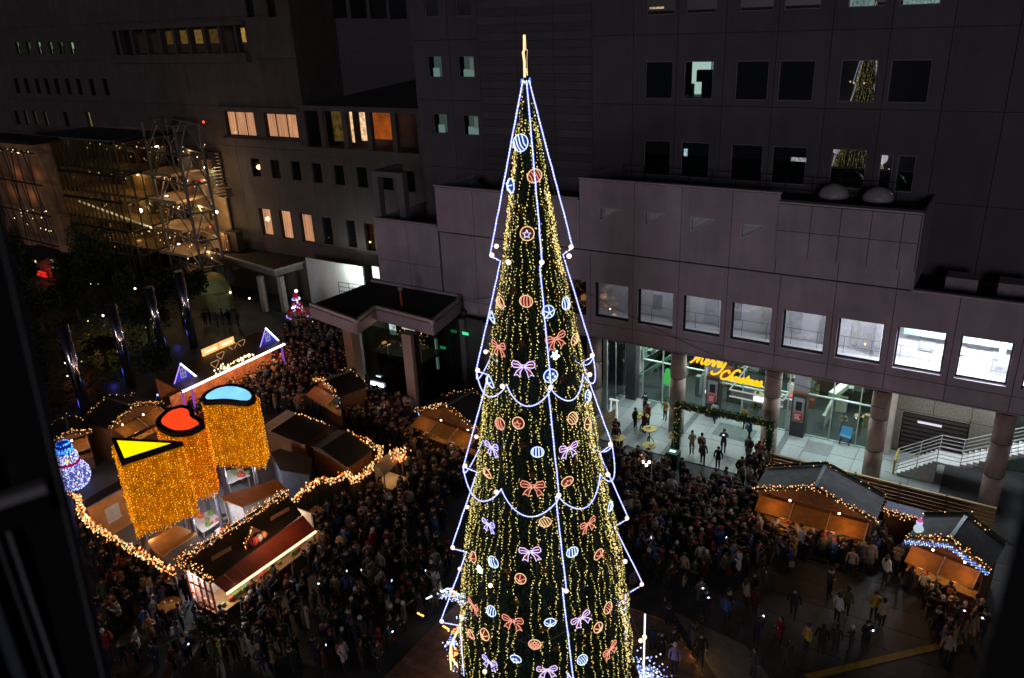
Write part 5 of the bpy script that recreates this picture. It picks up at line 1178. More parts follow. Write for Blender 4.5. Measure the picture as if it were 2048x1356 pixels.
sculpture('light_sculpture','blue bean-topped light column hung with amber bulbs, farthest of the three',T3([(410,795),(413,789),(420,783.5),(432,777),(442,774),(453,772),(464,772),(474,773),(483,775.5),(491,778.5),(498,783),(502,788),(503,794),(500,799),(494,801.5),(481,801),(467,799),(456,798),(446,797.5),(435,798.3),(425,799),(414,799)]),zS,(.22,.62,1),1.25,z_b+.2,.15,Bcy,grow=.24)
# ---------------------------------------------------------------- snowman of lights
sb=G(150,972); sn=thing('light_snowman','plump white-lit snowman with blue hat and red scarf at the left','light figure',(sb.x,sb.y,0))
prof=[(.75*1,0),(1.1,.35),(1.28,.9),(1.22,1.4),(1.0,1.85),(.72,2.15),(.70,2.3),(.78,2.6),(.72,2.9),(.58,3.1)]
prof=[(a*.86,b*.84) for a,b in prof]
MB().lathe(tuple(sb),prof,28).build('body',em('snow_glow',(.20,.22,.75),.45),sn,True)
MB().lathe((sb.x,sb.y,0),[(.50,2.52),(.52,2.62),(.42,2.7),(.47,3.05),(.36,3.28),(.05,3.34)],20).build('hat',em('hat_glow',(.01,.03,.4),.5),sn,True)
R=random.Random(2); pts=[];pt2=[]
for _ in range(2100):
    i=R.randrange(len(prof)-1); f=R.random(); r_=prof[i][0]*(1-f)+prof[i+1][0]*f+.02; z=prof[i][1]*(1-f)+prof[i+1][1]*f
    if R.random()>r_/1.3: continue
    a=R.random()*2*PI; pts.append((sb.x+r_*math.cos(a),sb.y+r_*math.sin(a),z))
for _ in range(420):
    a=R.random()*2*PI; z=R.uniform(2.55,3.3); q_=.48 if z<3 else .38; pt2.append((sb.x+q_*math.cos(a),sb.y+q_*math.sin(a),z))
bulbs('body_lights',pts,.04,[em('sn_w',(.66,.70,1),1.9),em('sn_b',(.30,.36,1),1.5),em('sn_l',(.72,.66,1),1.5)],sn); bulbs('hat_lights',pt2,.045,[em('hat_b',(.03,.12,1),2.6),em('hat_c',(.1,.5,1),2.2)],sn)
MB().tube([(sb.x+.66*math.cos(2*PI*k/20),sb.y+.66*math.sin(2*PI*k/20),1.87) for k in range(20)],.09,6,closed=True).build('scarf',em('scarf_red',(.6,.0,.12),.5),sn)
MB().tube([(sb.x+.56,sb.y-.3,2.25),(sb.x+.95,sb.y-.5,2.2)],.1,6,rads=[.12,.02]).build('nose',em('nose_gold',(1,.6,.1),1.5),sn)
lamp('snowman_glow',(sb.x+1.6,sb.y-1.2,1.6),22,(.4,.5,1),.4)
# ---------------------------------------------------------------- long booth with purple gables
bz=3.0; BA=G(365,782,bz); BB=G(569,687,bz); BL=G(347,771.5,bz); dirb=(BB-BA).normalized(); back=Vector((-dirb.y,dirb.x,0)); back=back if back.x<0 else -back
bt=thing('gable_bar_booth','long bar booth edged with glowing white line, purple gables at both ends','booth',tuple((BA+BB)/2-Vector((0,0,bz))))
dep=3.2
MB().slab([BA,BB,BB+back*dep+Vector((0,0,.5)),BA+back*dep+Vector((0,0,.5))],.12).build('roof',mat('booth_roof',(.075,.055,.02),.7,noise=.4,scale=2),bt)
MB().tube([BL+Vector((0,0,-.05)),BA+Vector((0,0,-.05)),BB+Vector((0,0,-.05))],.085,6).build('light_edge',em('edge_white',(1,.86,.66),4.5,True),bt)
MB().obox(BA+back*dep*.97+Vector((0,0,-bz)),(BB-BA),back*.08,(0,0,bz+.3)).build('back_wall',M_wood,bt)
MB().obox(BA+back*.9+Vector((0,0,-bz)),(BB-BA),back*.5,(0,0,1.05)).build('bar_counter',mat('bar_orange',(.5,.24,.1),.6),bt)
MB().obox(BA+back*1.8+Vector((0,0,-bz+.9)),(BB-BA),back*.1,(0,0,1.2)).build('shelf_wall',mat('bar_salmon',(.62,.30,.16),.7,noise=.4,scale=3),bt)
for f in (.01,.09,.985): p=BA.lerp(BB,f)+back*.25; MB().box((p.x-.06,p.y-.06,0),(p.x+.06,p.y+.06,bz-.1)).build('purple_post',em('post_purple',(.5,.12,.9),.5),bt)
for k in range(7): p=BA.lerp(BB,(k+.5)/7)+back*.35; lamp('bar_lamp',(p.x,p.y,2.6),46,(1,.42,.16),.2)
for (a,b,c,d_,l) in (((347,770),(392,753),(364,726),0,'left'),((519,695),(556,681),(530,656),0,'right')):
    p=G(a[0],a[1],bz+.1); q_=G(b[0],b[1],bz+.1); m_=(p+q_)/2; hz_=HZ(p.lerp(q_,.45),*c); ap=p.lerp(q_,.45); ap.z=hz_
    MB().slab([p,q_,ap],.06).build('gable_panel',mat('gable_blue',(.05,.06,.30),.6),bt)
    u_=(q_-p).normalized(); n_=Vector((u_.y,-u_.x,0)); n_=n_ if n_.x>0 else -n_
    MB().tube([p+n_*.07,ap+n_*.07],.035,5).build('neon_edge',em('neon_violet',(.35,.2,1),2.2),bt)
    MB().tube([ap+n_*.07,q_+n_*.07],.07,5).build('neon_edge',em('neon_white',(.75,.75,1),3.5),bt)
    wd=(q_-p).length; c0=p.lerp(q_,.36)+n_*.06; q=MB(); w_=wd*.2
    for i in range(3): q.obox(c0+u_*(w_*i/2*1)+Vector((0,0,.3)),u_*.05,n_*.04,(0,0,.75))
    for i in range(3): q.obox(c0+Vector((0,0,.3+.35*i)),u_*(w_+.05),n_*.045,(0,0,.05))
    q.build('window_lattice',em('lattice_pale',(.7,.65,.9),.45),bt); lamp('gable_lamp',tuple(m_+n_*.9+Vector((0,0,.5))),34,(.25,.2,1),.15)
for i,(x1,y1,x2,y2) in enumerate(((405,713,437,699),(439,698,468,686))):
    a=G(x1,y1,bz+.5); b=G(x2,y2,bz+.5); zz=HZ(a,x1,y1-14)
    MB().obox(a,b-a,Vector((.08,0,0)),(0,0,zz-a.z)).build('sign_board',em('sign_amber',(1,.42,.13),1.5),bt)
    MB().obox(a+(b-a)*.15+Vector((.09,0,(zz-a.z)*.35)),(b-a)*.7,Vector((.02,0,0)),(0,0,(zz-a.z)*.3)).build('sign_stroke',em('sign_cream',(1,.75,.4),2.2),bt)
for (px,py) in ((441,718),(430,735),(466,700),(483,693)):
    p=G(px,py,bz+.25); MB().tube([(p.x+.1,p.y+.35*math.sin(t)**3*1.1,p.z+.35+.3*math.cos(t)-.12*math.cos(2*t)) for t in [k*2*PI/16 for k in range(16)]],.03,4,closed=True).build('heart_outline' if px==441 or px==430 else 'ring_outline',em('chalk_amber',(1,.5,.25),.55),bt)
R=random.Random(8)
for px,py in ((445,736),(485,717)):
    c=G(px,py,bz+.3); bulbs('goods_lights',[(c.x+R.gauss(0,.12),c.y+R.gauss(0,.6),c.z+R.gauss(0,.1)) for _ in range(26)],.07,[em('int_a',(1,.6,.25),2.2),em('int_b',(1,.8,.5),3.5)],bt); lamp('roof_spot',(c.x+.3,c.y,c.z+.5),8,(1,.65,.2),.1)
FOOT.append([tuple((BA+back*.9)[:2]),tuple((BB+back*.9)[:2]),tuple((BB+back*dep)[:2]),tuple((BA+back*dep)[:2])])
pb=G(336,800); ps=thing('amber_poster_board','framed amber poster board standing beside the left end of the bar booth','board',(pb.x,pb.y,0))
a=G(333,806); b=G(352,795); zz=HZ(a,330,780)
MB().obox(a+Vector((0,0,.4)),b-a,Vector((.06,0,0)),(0,0,max(1.2,zz-.4))).build('panel',mat('amber_board',(.5,.3,.08),.6,noise=.5,scale=6),ps); lamp('board_lamp',(a.x+1,a.y,2),12,(1,.6,.2),.1)
# ---------------------------------------------------------------- sleigh figure lit red and white
sc=G(600,650); sf=thing('lit_sleigh_figure','seated red and white lit winter figure in a red sleigh beside the porch','light figure',(sc.x,sc.y,0))
h0=1.4
MB().lathe((sc.x,sc.y,h0-.5),[(.6,0),(1.0,.1),(1.1,.5),(1.0,.7)],18).build('sleigh',mat('sleigh_red',(.35,.02,.03),.5),sf)
MB().tube([(sc.x+1.15*math.cos(2*PI*k/18),sc.y+1.15*math.sin(2*PI*k/18),h0-.35) for k in range(18)],.06,5,closed=True).build('runner_light',em('runner_glow',(.45,.25,.9),1.2),sf)
MB().lathe((sc.x,sc.y,h0),[(.5,0),(.62,.4),(.5,.9),(.25,1.2)],14).build('body',em('figure_red',(.5,.01,.02),.3),sf,True)
MB().ball((sc.x,sc.y,h0+1.45),.3,10,6).build('head',mat('figure_face',(.5,.3,.2),.7),sf,True)
MB().lathe((sc.x,sc.y,h0+1.6),[(.3,0),(.2,.25),(.02,.55)],10).build('cap',em('cap_red',(.5,.01,.05),.5),sf); MB().ball((sc.x+.2,sc.y,h0+2.2),.17,8,5).build('cap_bobble',em('bobble',(.7,.8,1),3),sf)
R=random.Random(1)
bulbs('trim_lights',[(sc.x+.25+R.gauss(0,.2),sc.y-.3+R.gauss(0,.3),h0+.6+R.gauss(0,.22)) for _ in range(70)]+[(sc.x+.4*math.cos(a),sc.y+.4*math.sin(a),h0+1.35) for a in [k*.3 for k in range(21)]],.06,B_cold+[em('tw',(1,1,1),5)],sf)
bulbs('gold_lights',[(sc.x+.8+t*2.6,sc.y+R.gauss(0,.2)-t*.9,h0-.3-t*.5+R.gauss(0,.12)) for t in [k/45 for k in range(46)]],.06,B_warm,sf); lamp('figure_glow',(sc.x+.8,sc.y-1.2,h0+1),26,(.9,.7,1),.3)
# cold-lit little trees
for (px,py,ty,l) in ((683,812,782,'small cone tree of icy blue lights beside the left square column'),(838,858,824,'small cone tree of icy blue lights at the foot of the right square column'),(322,818,788,'small blue-lit tree beside the gabled stall and the red sculpture'),(872,742,722,'small blue-lit tree glowing behind the dark glass')):
    b=G(px,py); h=max(1.2,HZ(b,px-4,ty)); o_=thing('icy_light_tree',l,'light tree',(b.x,b.y,0),'small icy light trees'); R=random.Random(px)
    MB().lathe((b.x,b.y,0),[(.42,.1),(.3,h*.4),(.03,h)],9).build('cone',M_leaf,o_)
    bulbs('lights',[(b.x+(.45*(1-t/h)+.03)*math.cos(a),b.y+(.45*(1-t/h)+.03)*math.sin(a),t) for t,a in [(R.random()*h,R.random()*6.28) for _ in range(70)]],.045,B_cold,o_); lamp('icy_glow',(b.x+.6,b.y-.6,h*.6),5,(.3,.6,1),.2)
# ---------------------------------------------------------------- right-hand timber screens, arch, tables
fa,fb=Vector((-10.1,44.35,0)),Vector((1.9,44.15,0))
tf=thing('timber_screen_fence','long honey-brown horizontal slat fence behind the grey-roofed stalls','fence',tuple(fa)); N_=8
for s_ in range(5):
    a=fa.lerp(fb,s_/5); b=fa.lerp(fb,(s_+1)/5)
    for i in range(N_): MB().obox(a+Vector((0.02,0,.1+i*.235)),(b-a)*.99,(0,.04,0),(0,0,.20)).build('slat',M_woodl,tf)
    MB().box((a.x-.05,a.y+.05,0),(a.x+.05,a.y+.15,2.1)).build('post',M_wood,tf)
MB().obox(fa+Vector((0,-.03,2.0)),fb-fa,(0,.14,0),(0,0,.05)).build('top_rail',mat('pale_rail',(.5,.38,.16),.5),tf)
for k,((x0,y0),(x1,y1),l) in enumerate((((1192,880),(1216,862),'short slatted screen left of the tables, right of the tree'),((1216,868),(1230,860),'narrow slatted screen leaning beside the lit white stand'))):
    a=G(x0,y0); b=G(x1,y1); t=thing('timber_screen',l,'fence',tuple(a))
    for i in range(8): MB().obox(a+Vector((0,0,.1+i*.2)),b-a,(0,.04,0),(0,0,.17)).build('slat',M_woodl,t)
def arch():
    a=G(1353,899); b=G(1533,940); za=HZ(a,1352,806); zb_=HZ(b,1537,850); z=(za+zb_)/2
    t=thing('green_garland_arch','square arch wrapped in green garland with small gold lights in front of the entrance','arch',((a.x+b.x)/2,(a.y+b.y)/2,0))
    R=random.Random(6); pts=[]
    for nm,p,q_ in (('post',a,Vector((a.x,a.y,z))),('post',b,Vector((b.x,b.y,z))),('beam',Vector((a.x-.2,a.y,z)),Vector((b.x+.2,b.y,z)))):
        mb=MB().tube([p,q_],.2,6); L=(q_-p).length
        for i in range(int(L*420)):
            f=R.random(); d=Vector((R.gauss(0,1),R.gauss(0,1),R.gauss(0,1))).normalized(); c=p.lerp(q_,f)+d*R.uniform(.14,.27); e=d.cross(Vector((R.random(),R.random(),1))).normalized()*.05; mb.add([c-e,c+e,c+d*.12],[(0,1,2)])
        mb.build(nm,mat('arch_green',(.03,.075,.02),.7,noise=.5,scale=5),t); pts+=[p.lerp(q_,R.random())+Vector((R.gauss(0,.18),-.22+R.gauss(0,.07),R.gauss(0,.14))) for _ in range(int(L*6))]
    bulbs('garland_lights',pts,.022,[em('arch_gold',(1,.7,.15),1.3),em('arch_dim',(.6,.6,.1),.8)],t)
arch()
def table(px,py,l,r=.48,h=1.05,m=None):
    c=G(px,py,h); t=thing('standing_table',l,'table',(c.x,c.y,0),'round standing tables')
    MB().lathe((c.x,c.y,h-.05),[(r,0),(r,.05)],24).build('table_top',m or mat('yellow_table',(.62,.44,.05),.5,noise=.05),t)
    q=MB().bar((c.x,c.y,.05),(c.x,c.y,h-.05),.04,8)
    q.build('stem',M_dark,t)
    for a in (0.3,2.4,4.5): MB().bar((c.x,c.y,.5),(c.x+.33*math.cos(a),c.y+.33*math.sin(a),.05),.025,5).build('leg',M_dark,t)
    R=random.Random(px)
    for k in range(3): x,y=c.x+R.uniform(-.25,.25),c.y+R.uniform(-.25,.25); MB().lathe((x,y,h),[(.04,0),(.045,.12)],8).build('cup',M_white,t)
table(1285,831,'yellow standing table farthest back by the entrance glass'); table(1299,857,'yellow round table with a clear top, in front of the entrance, left of the arch'); table(1237,875,'yellow table nearest the slatted screen, right of the tree'); table(1298,890,'yellow table crowded by people, left of the arch'); table(1345,872,'small yellow table tight against the left arch post',.35); table(1528,944,'pale yellow round table at the corner of the left grey-roofed stall',.5,m=mat('cream_table',(.6,.5,.25),.5))
table(338,1207,'orange-lit round table below the left yard fence',.55,m=mat('orange_table',(.5,.22,.04),.5)); table(632,1020,'small orange table by the right end of the red-awning kiosk',.4,m=mat('orange_table',(.5,.22,.04)))
table(338,1100,'x') if False else None
for k,(px,py,l) in enumerate(((1346,903,'dark green bin with a lit top, left of the arch foot'),(1327,924,'dark green bin with a lit top, nearer the crowd'))):
    c=G(px,py,1.1); t=thing('green_bin',l,'bin',(c.x,c.y,0),'dark green bins with lit tops')
    MB().box((c.x-.4,c.y-.35,0),(c.x+.4,c.y+.35,1.1)).build('body',mat('bin_green',(.01,.06,.045),.5),t); MB().box((c.x-.22,c.y-.12,1.11),(c.x+.18,c.y+.12,1.14)).build('lit_lid',em('lid_glow',(.6,1,.85),1.4),t)
h_=G(1292,927,1.2); ht=thing('candle_lamps','cluster of three warm glowing lamps among the standing people','lamps',(h_.x,h_.y,0))
for dx,dy,dz in ((-.2,0,0),(.18,.1,.05),(.1,-.15,-.05)): MB().bar((h_.x+dx,h_.y+dy,0),(h_.x+dx,h_.y+dy,1.1),.03,5).build('stand',M_dark,ht); MB().ball((h_.x+dx,h_.y+dy,1.25+dz),.09,8,6).build('lamp_globe',em('candle',(1,.8,.6),9,True),ht)
lamp('candle_light',(h_.x,h_.y,1.6),10,(1,.65,.4),.1)
tag(MB().obox((-4.2,29.2,.055),(5.6,5.7,0),(-.25,.25,0),(0,0,.012)).build('yellow_ground_line',mat('yellow_line',(.35,.25,.02),.6,noise=.3)),'long yellow painted stripe on the dark plaza floor at the lower right','painted line')
# ---------------------------------------------------------------- the great tree
TX,TY=-13.56,22.3; PH0=math.radians(44.3)
tree=thing('giant_christmas_tree','very tall slender tree of golden light strings with white rope-light outlines','tree',(TX,TY,0))
RP=[(25.97,.06),(23.8,.42),(22.5,.60),(21.36,.78),(19.6,1.04),(17.8,1.41),(15.87,1.73),(13.86,2.03),(12.2,2.27),(8.84,2.92),(6.2,3.27),(3.4,3.5),(2.2,3.58)]
def rad(z):
    if z>=RP[0][0]: return RP[0][1]
    for (za,ra),(zb_,rb_) in zip(RP[:-1],RP[1:]):
        if z>=zb_: return rb_+(ra-rb_)*(z-zb_)/(za-zb_)
    return RP[-1][1]
def TP(a,r,z): return Vector((TX+r*math.sin(a),TY-r*math.cos(a),z))
MB().lathe((TX,TY,0),[(rad(z)*.82,z) for z in [2.0+i*.8 for i in range(30)]]+[(.05,26.1)],32).build('inner_cone',mat('tree_core',(.006,.014,.008),.9),tree)
MB().lathe((TX,TY,0),[(.5,0),(.45,4)],12).build('trunk',M_bark,tree)
R=random.Random(21); V=[];F=[]
for i in range(30000):
    z=2.3+23.4*(1-R.random()**.62); r=rad(z)*(R.uniform(.80,.97) if R.random()<.92 else R.uniform(.97,1.05)); a=R.random()*2*PI
    if R.random()>.35+.65*(r/3.5): continue
    p=TP(a,r,z); o_=Vector((math.sin(a),-math.cos(a),-.5+R.gauss(0,.5))).normalized(); t_=o_.cross(Vector((R.gauss(0,.3),R.gauss(0,.3),1))).normalized()*.035; L=R.uniform(.10,.24)
    k=len(V); V+=[tuple(p-t_),tuple(p+t_),tuple(p+o_*L)]; F.append((k,k+1,k+2))
me=bpy.data.meshes.new('crown'); me.from_pydata([(v[0]-TX,v[1]-TY,v[2]) for v in V],[],F); me.materials.append(mat('tree_needles',(.02,.06,.03),.7,noise=.5)); tag(link('crown',me,tree),kind='stuff')
# vertical strings of bulbs
fin=[PH0+k*PI/4 for k in range(8)]; pts=[]
NS=64
for s in range(NS):
    a0=s/NS*2*PI+R.uniform(-.012,.012); lane=(s*8/NS)%1
    if s%16==3: continue
    ztop=25.75 if s%4==0 else (22.6 if s%2==0 else 16.4); ztop+=R.uniform(-1.3,.0); z=ztop; ph=R.random()*6; zend=3.05+R.uniform(-.5,.25)
    skip=R.random()
    gaps=[(R.uniform(5,24),R.uniform(.3,.9)) for _ in range(3)]
    while z>zend:
        if any(abs(z-g)<w_/2 for g,w_ in gaps): z-=.2; continue
        a=a0+(.022*math.sin(z*2.3+ph)+.014*math.sin(z*5.1+ph*2))/max(.25,rad(z)/2.2); r=rad(z)*(1.02+.012*math.sin(z*3+ph))+.02
        for _ in range(1 if R.random()<.6 else 2): pts.append(TP(a+R.gauss(0,.010)/max(.3,rad(z)/2.5),r+R.gauss(0,.02),z+R.gauss(0,.015)))
        z-=R.uniform(.08,.12)
bulbs('light_strings',pts,.0208,B_gold,tree,rz=1.3)
# irregular bright bundles down the right flank (as seen from the viewing window) and the far left
pb_=[]
for a,z0,z1,w_ in ((PH0+1.05-.02,22.6,19.7,.05),(PH0+1.0,15,13,.04),(PH0+1.02,12,3.4,.06),(PH0-1.95,24,20.5,.05)):
    z=z0
    while z>z1: pb_.append(TP(a+R.gauss(0,w_*.7)+.05*math.sin(z*1.7),rad(z)+R.gauss(0,.04),z)); z-=.028
bulbs('bundled_strings',pb_,.026,[em('bulb_cream',(1,.76,.34),1.9)]+B_gold[:1],tree)
# rope-light outline: fins, four of the eight lit
TR=[(1.436,20.44,1.087,20.22),(2.167,16.31,1.727,16.10),(2.87,12.53,2.38,12.20),(3.58,9.02,3.0,8.73),(4.27,5.6,3.5,5.23)]
M_rope=em('rope_white',(.68,.75,1),2.2)
M_halo=bpy.data.materials.new('rope_halo'); M_halo.use_nodes=True; _t=M_halo.node_tree; _t.nodes.clear(); _o=_t.nodes.new('ShaderNodeOutputMaterial'); _m=_t.nodes.new('ShaderNodeMixShader'); _e=_t.nodes.new('ShaderNodeEmission'); _e.inputs[0].default_value=(.10,.14,1,1); _e.inputs[1].default_value=.9; _x=_t.nodes.new('ShaderNodeBsdfTransparent'); _m.inputs[0].default_value=.30  # blue halo of the rope lights, put into an added glowing tube
_t.links.new(_x.outputs[0],_m.inputs[1]); _t.links.new(_e.outputs[0],_m.inputs[2]); _t.links.new(_m.outputs[0],_o.inputs[0]); M_halo.cycles.emission_sampling='NONE'; M_wire=mat('thin_wire',(.25,.22,.22),.5)
for k in range(8):
    a=fin[k]; lit=(k%2==0)
    P=[TP(a,.10,25.95)]
    for (r,z,ri,zi) in TR: P+=[TP(a,r,z),TP(a,ri,zi)]
    if lit:
        P.append(TP(a,3.5+.02,2.6)); q=MB()
        Q=[]
        for i,(p,b) in enumerate(zip(P[:-1],P[1:])):
            n=max(2,int((b-p).length/.3)); Q+=[p.lerp(b,t/n)+Vector((R.gauss(0,.006),R.gauss(0,.006),0)) for t in range(n)]
        Q.append(P[-1]); q.tube(Q,.016,6); q.build('rope_light_outline',M_rope,tree); MB().tube(Q,.042,7).build('rope_halo',M_halo,tree)
        d=pathpts(P,.11); bulbs('rope_beads',[(p.x,p.y,p.z) for p in d],.028,[em('bead_white',(.82,.88,1),3.0)],tree,rz=1)
    else:
        q=MB()
        q.tube(P,.012,4); q.build('guy_wire',M_wire,tree)
    for i,(r,z,ri,zi) in enumerate(TR):
        c=TP(a,r-(.06 if lit else 0),z+.02)
        MB().ball(tuple(c),.082,12,8).build('globe_lamp',em('globe_warm',(1,.66,.46),2.6,True),tree)
        if not lit: MB().bar(TP(a,ri,zi),c,.022,5).build('lamp_arm',mat('arm_brown',(.2,.1,.05),.6),tree)
        else: MB().bar(TP(a,ri*.9,zi+.05),TP(a,r,z),.018,5).build('lamp_arm',M_wire,tree)
# swags on tiers two and three
for (r,z,dp) in ((1.95,16.28,.62),(2.62,12.5,.78)):
    for k in range(8):
        a,b=fin[k],fin[k]+PI/4; ra=r*(1.10 if k%2==0 else .98); rb_=r*(1.10 if k%2==1 else .98)
        P=[TP(a+(b-a)*t,ra+(rb_-ra)*t+.06*math.sin(PI*t),z-dp*math.sin(PI*t)**.8) for t in [i/14 for i in range(15)]]
        MB().tube(P,.016,6).build('swag_rope_light',M_rope,tree); MB().tube(P,.038,6).build('swag_halo',M_halo,tree); bulbs('swag_beads',pathpts(P,.12),.026,[em('bead_white',(.8,.85,1),2.2)],tree,rz=1)
for z,dp in ((7.0,.5),):
    for k in range(8): MB().tube([TP(fin[k]+PI/4*t,3.2+.06,z-dp*math.sin(PI*t)) for t in [i/8 for i in range(9)]],.012,4).build('unlit_wire',M_wire,tree)
# ---- star on top, seen edge-on
sa=math.radians(31.3); star=thing('tree_top_star','golden outlined star on the very top of the tree, seen edge-on','star',(TX,TY,26.0))
vd=Vector((math.sin(math.radians(-31.3)),math.cos(math.radians(-31.3)),0)); sd=(vd*1.0+Vector((vd.y,-vd.x,0))*.08).normalized(); sn_=Vector((sd.y,-sd.x,0))
cz=Vector((TX,TY,26.62))
def starpts(c,u_,r1,r2,off_=Vector((0,0,0))): return [c+off_+u_*((r1 if k%2==0 else r2)*math.sin(k*PI/5))+Vector((0,0,(r1 if k%2==0 else r2)*math.cos(k*PI/5))) for k in range(10)]
for s_ in (-1,1):
    MB().tube(starpts(cz,sd,.66,.30,sn_*.02*s_),.017,6,closed=True).build('light_outline',em('star_gold',(1,.66,.36),1.7),star)
a_=starpts(cz,sd,.62,.28,sn_*.03); b_=starpts(cz,sd,.62,.28,-sn_*.03)
MB().add(a_+b_,[tuple(range(10)),tuple(range(19,9,-1))]+[(i,(i+1)%10,10+(i+1)%10,10+i) for i in range(10)]).build('body',mat('star_brass',(.35,.16,.05),.35,metal=.7),star)
MB().bar((TX,TY,25.6),(TX,TY,26.2),.04,6).build('mast',M_dark,star)
bulbs('cap_lights',[(TX+.14*math.cos(k),TY+.14*math.sin(k),25.95+R.gauss(0,.04)) for k in range(14)],.035,B_cold,star)
# ---- ornaments hung on the tree
def oncone(px,py):
    r=ray(px,py); o_=Vector((0,0,CAMH)); best=None
    h=math.hypot(r.x,r.y); prev=None
    for i in range(1200):
        t=(20+i*.01)/h; p=o_+r*t; d=math.hypot(p.x-TX,p.y-TY)-(rad(p.z)+.06)
        if d<0: return p
        if best is None or d<best[0]: best=(d,p)
    return best[1]
lblset={}
def place(px,py):
    ax=1051+(py-140)*.038; w_=(px-ax)/max(12,(rad(28-.0)+0) if False else 14+(py-160)*.135)
    side="tree's far left flank" if w_<-.72 else 'left of centre rope' if w_<.12 else 'right of centre rope' if w_<.72 else "tree's far right flank"
    v='near the top' if py<420 else 'in the upper third' if py<700 else 'between the first and second light steps' if False else ('around the upper swag' if py<820 else 'between the two swags' if py<990 else 'just below the lower swag' if py<1130 else 'low down' if py<1260 else 'in the lowest row')
    return v,side
def frame(p):
    n=Vector((p.x-TX,p.y-TY,.0)).normalized(); u_=Vector((-n.y,n.x,0)); return n,u_,Vector((0,0,1))
def mk(name,what,px,py,cat,grp):
    v,s_=place(px,py); l='%s, %s, %s'%(what,v,s_)
    for alt in ('',', second one',', third one',', fourth one'):
        if l+alt not in lblset: l=l+alt; break
    lblset[l]=1
    p=oncone(px,py); return thing(name,l,cat,tuple(p),grp),p
cw_=em('orn_white',(.62,.76,1),1.7); cg_=em('orn_gold',(1,.62,.34),1.25); cr_=em('orn_rose',(1,.40,.28),1.05); cb_=em('orn_blue',(.16,.30,1),.7); cp_=em('orn_lilac',(.66,.56,1),1.6)
kb=em('orn_back_blue',(.06,.14,.7),.40); kr=em('orn_back_red',(.42,.05,.03),.34); kg=em('orn_back_dim',(.30,.12,.03),.25)
def ball(px,py,pat,ring,fill,back,r=.225):
    nm={'s':'striped','x':'spoked','c':'chequered','v':'vertically lined','t':'star-filled','d':'dotted'}[pat]; cn={cw_:'white',cg_:'gold',cr_:'rose'}[ring]
    bn={kb:'blue',kr:'dark red',kg:'brown'}[back]
    t,p=mk('ball_ornament','%s-edged %s %s ball'%(cn,nm,bn),px,py,'ornament','lit ball ornaments on the tree')
    r*=R.uniform(.9,1.08); n,u_,w_=frame(p); tl_=R.uniform(-.25,.25); w_=(w_+n*tl_).normalized(); C0=p+n*.04
    D=lambda a,b,d=0: C0+u_*(a*r)+w_*(b*r)+n*(.03+d)
    # shallow dome body
    q=MB(); N_=16; vs=[C0+n*.12]
    for k in range(N_): vs.append(D(.95*math.cos(2*PI*k/N_),.95*math.sin(2*PI*k/N_),-.03))
    q.add(vs,[(0,1+k,1+(k+1)%N_) for k in range(N_)]); q.build('body',back,t)
    MB().tube([D(math.cos(2*PI*k/20),math.sin(2*PI*k/20)) for k in range(20)],.017,5,closed=True).build('light_ring',ring,t)
    L=[]
    def dome(a,b): return D(a,b,.10*(1-min(1,a*a+b*b))+.03)
    if pat in 'sc':
        th=.5 if pat=='s' else .78
        for o_ in (-.6,-.2,.2,.6):
            h=math.sqrt(1-o_*o_)*.92; L.append([dome(o_*math.cos(th)-s_*h*math.sin(th),o_*math.sin(th)+s_*h*math.cos(th)+.06*math.sin(s_*4)) for s_ in [-1+i/4 for i in range(9)]])
        if pat=='c':
            for o_ in (-.6,-.2,.2,.6):
                h=math.sqrt(1-o_*o_)*.92; L.append([dome(o_*math.cos(-th)-s_*h*math.sin(-th),o_*math.sin(-th)+s_*h*math.cos(-th)) for s_ in [-1+i/4 for i in range(9)]])
    elif pat=='v':
        for o_ in (-.6,-.2,.2,.6): h=math.sqrt(1-o_*o_)*.92; L.append([dome(o_*(1+.2*(1-s_*s_)),s_*h) for s_ in [-1+i/4 for i in range(9)]])
    elif pat in 'x':
        for k in range(5): a=k*2*PI/5+.3; L.append([dome(0,0),dome(.9*math.cos(a),.9*math.sin(a))])
    elif pat=='t':
        L.append([dome((.62 if k%2==0 else .27)*math.sin(k*PI/5),(.62 if k%2==0 else .27)*math.cos(k*PI/5)) for k in range(11)])
    else:
        for k in range(6): a=k*PI/3; L.append([dome(.5*math.cos(a)+.12*math.cos(b),.5*math.sin(a)+.12*math.sin(b)) for b in [i*PI/3 for i in range(7)]])
    q=MB()
    for l in L: q.tube(l,.018,4)
    q.build('light_pattern',fill,t)
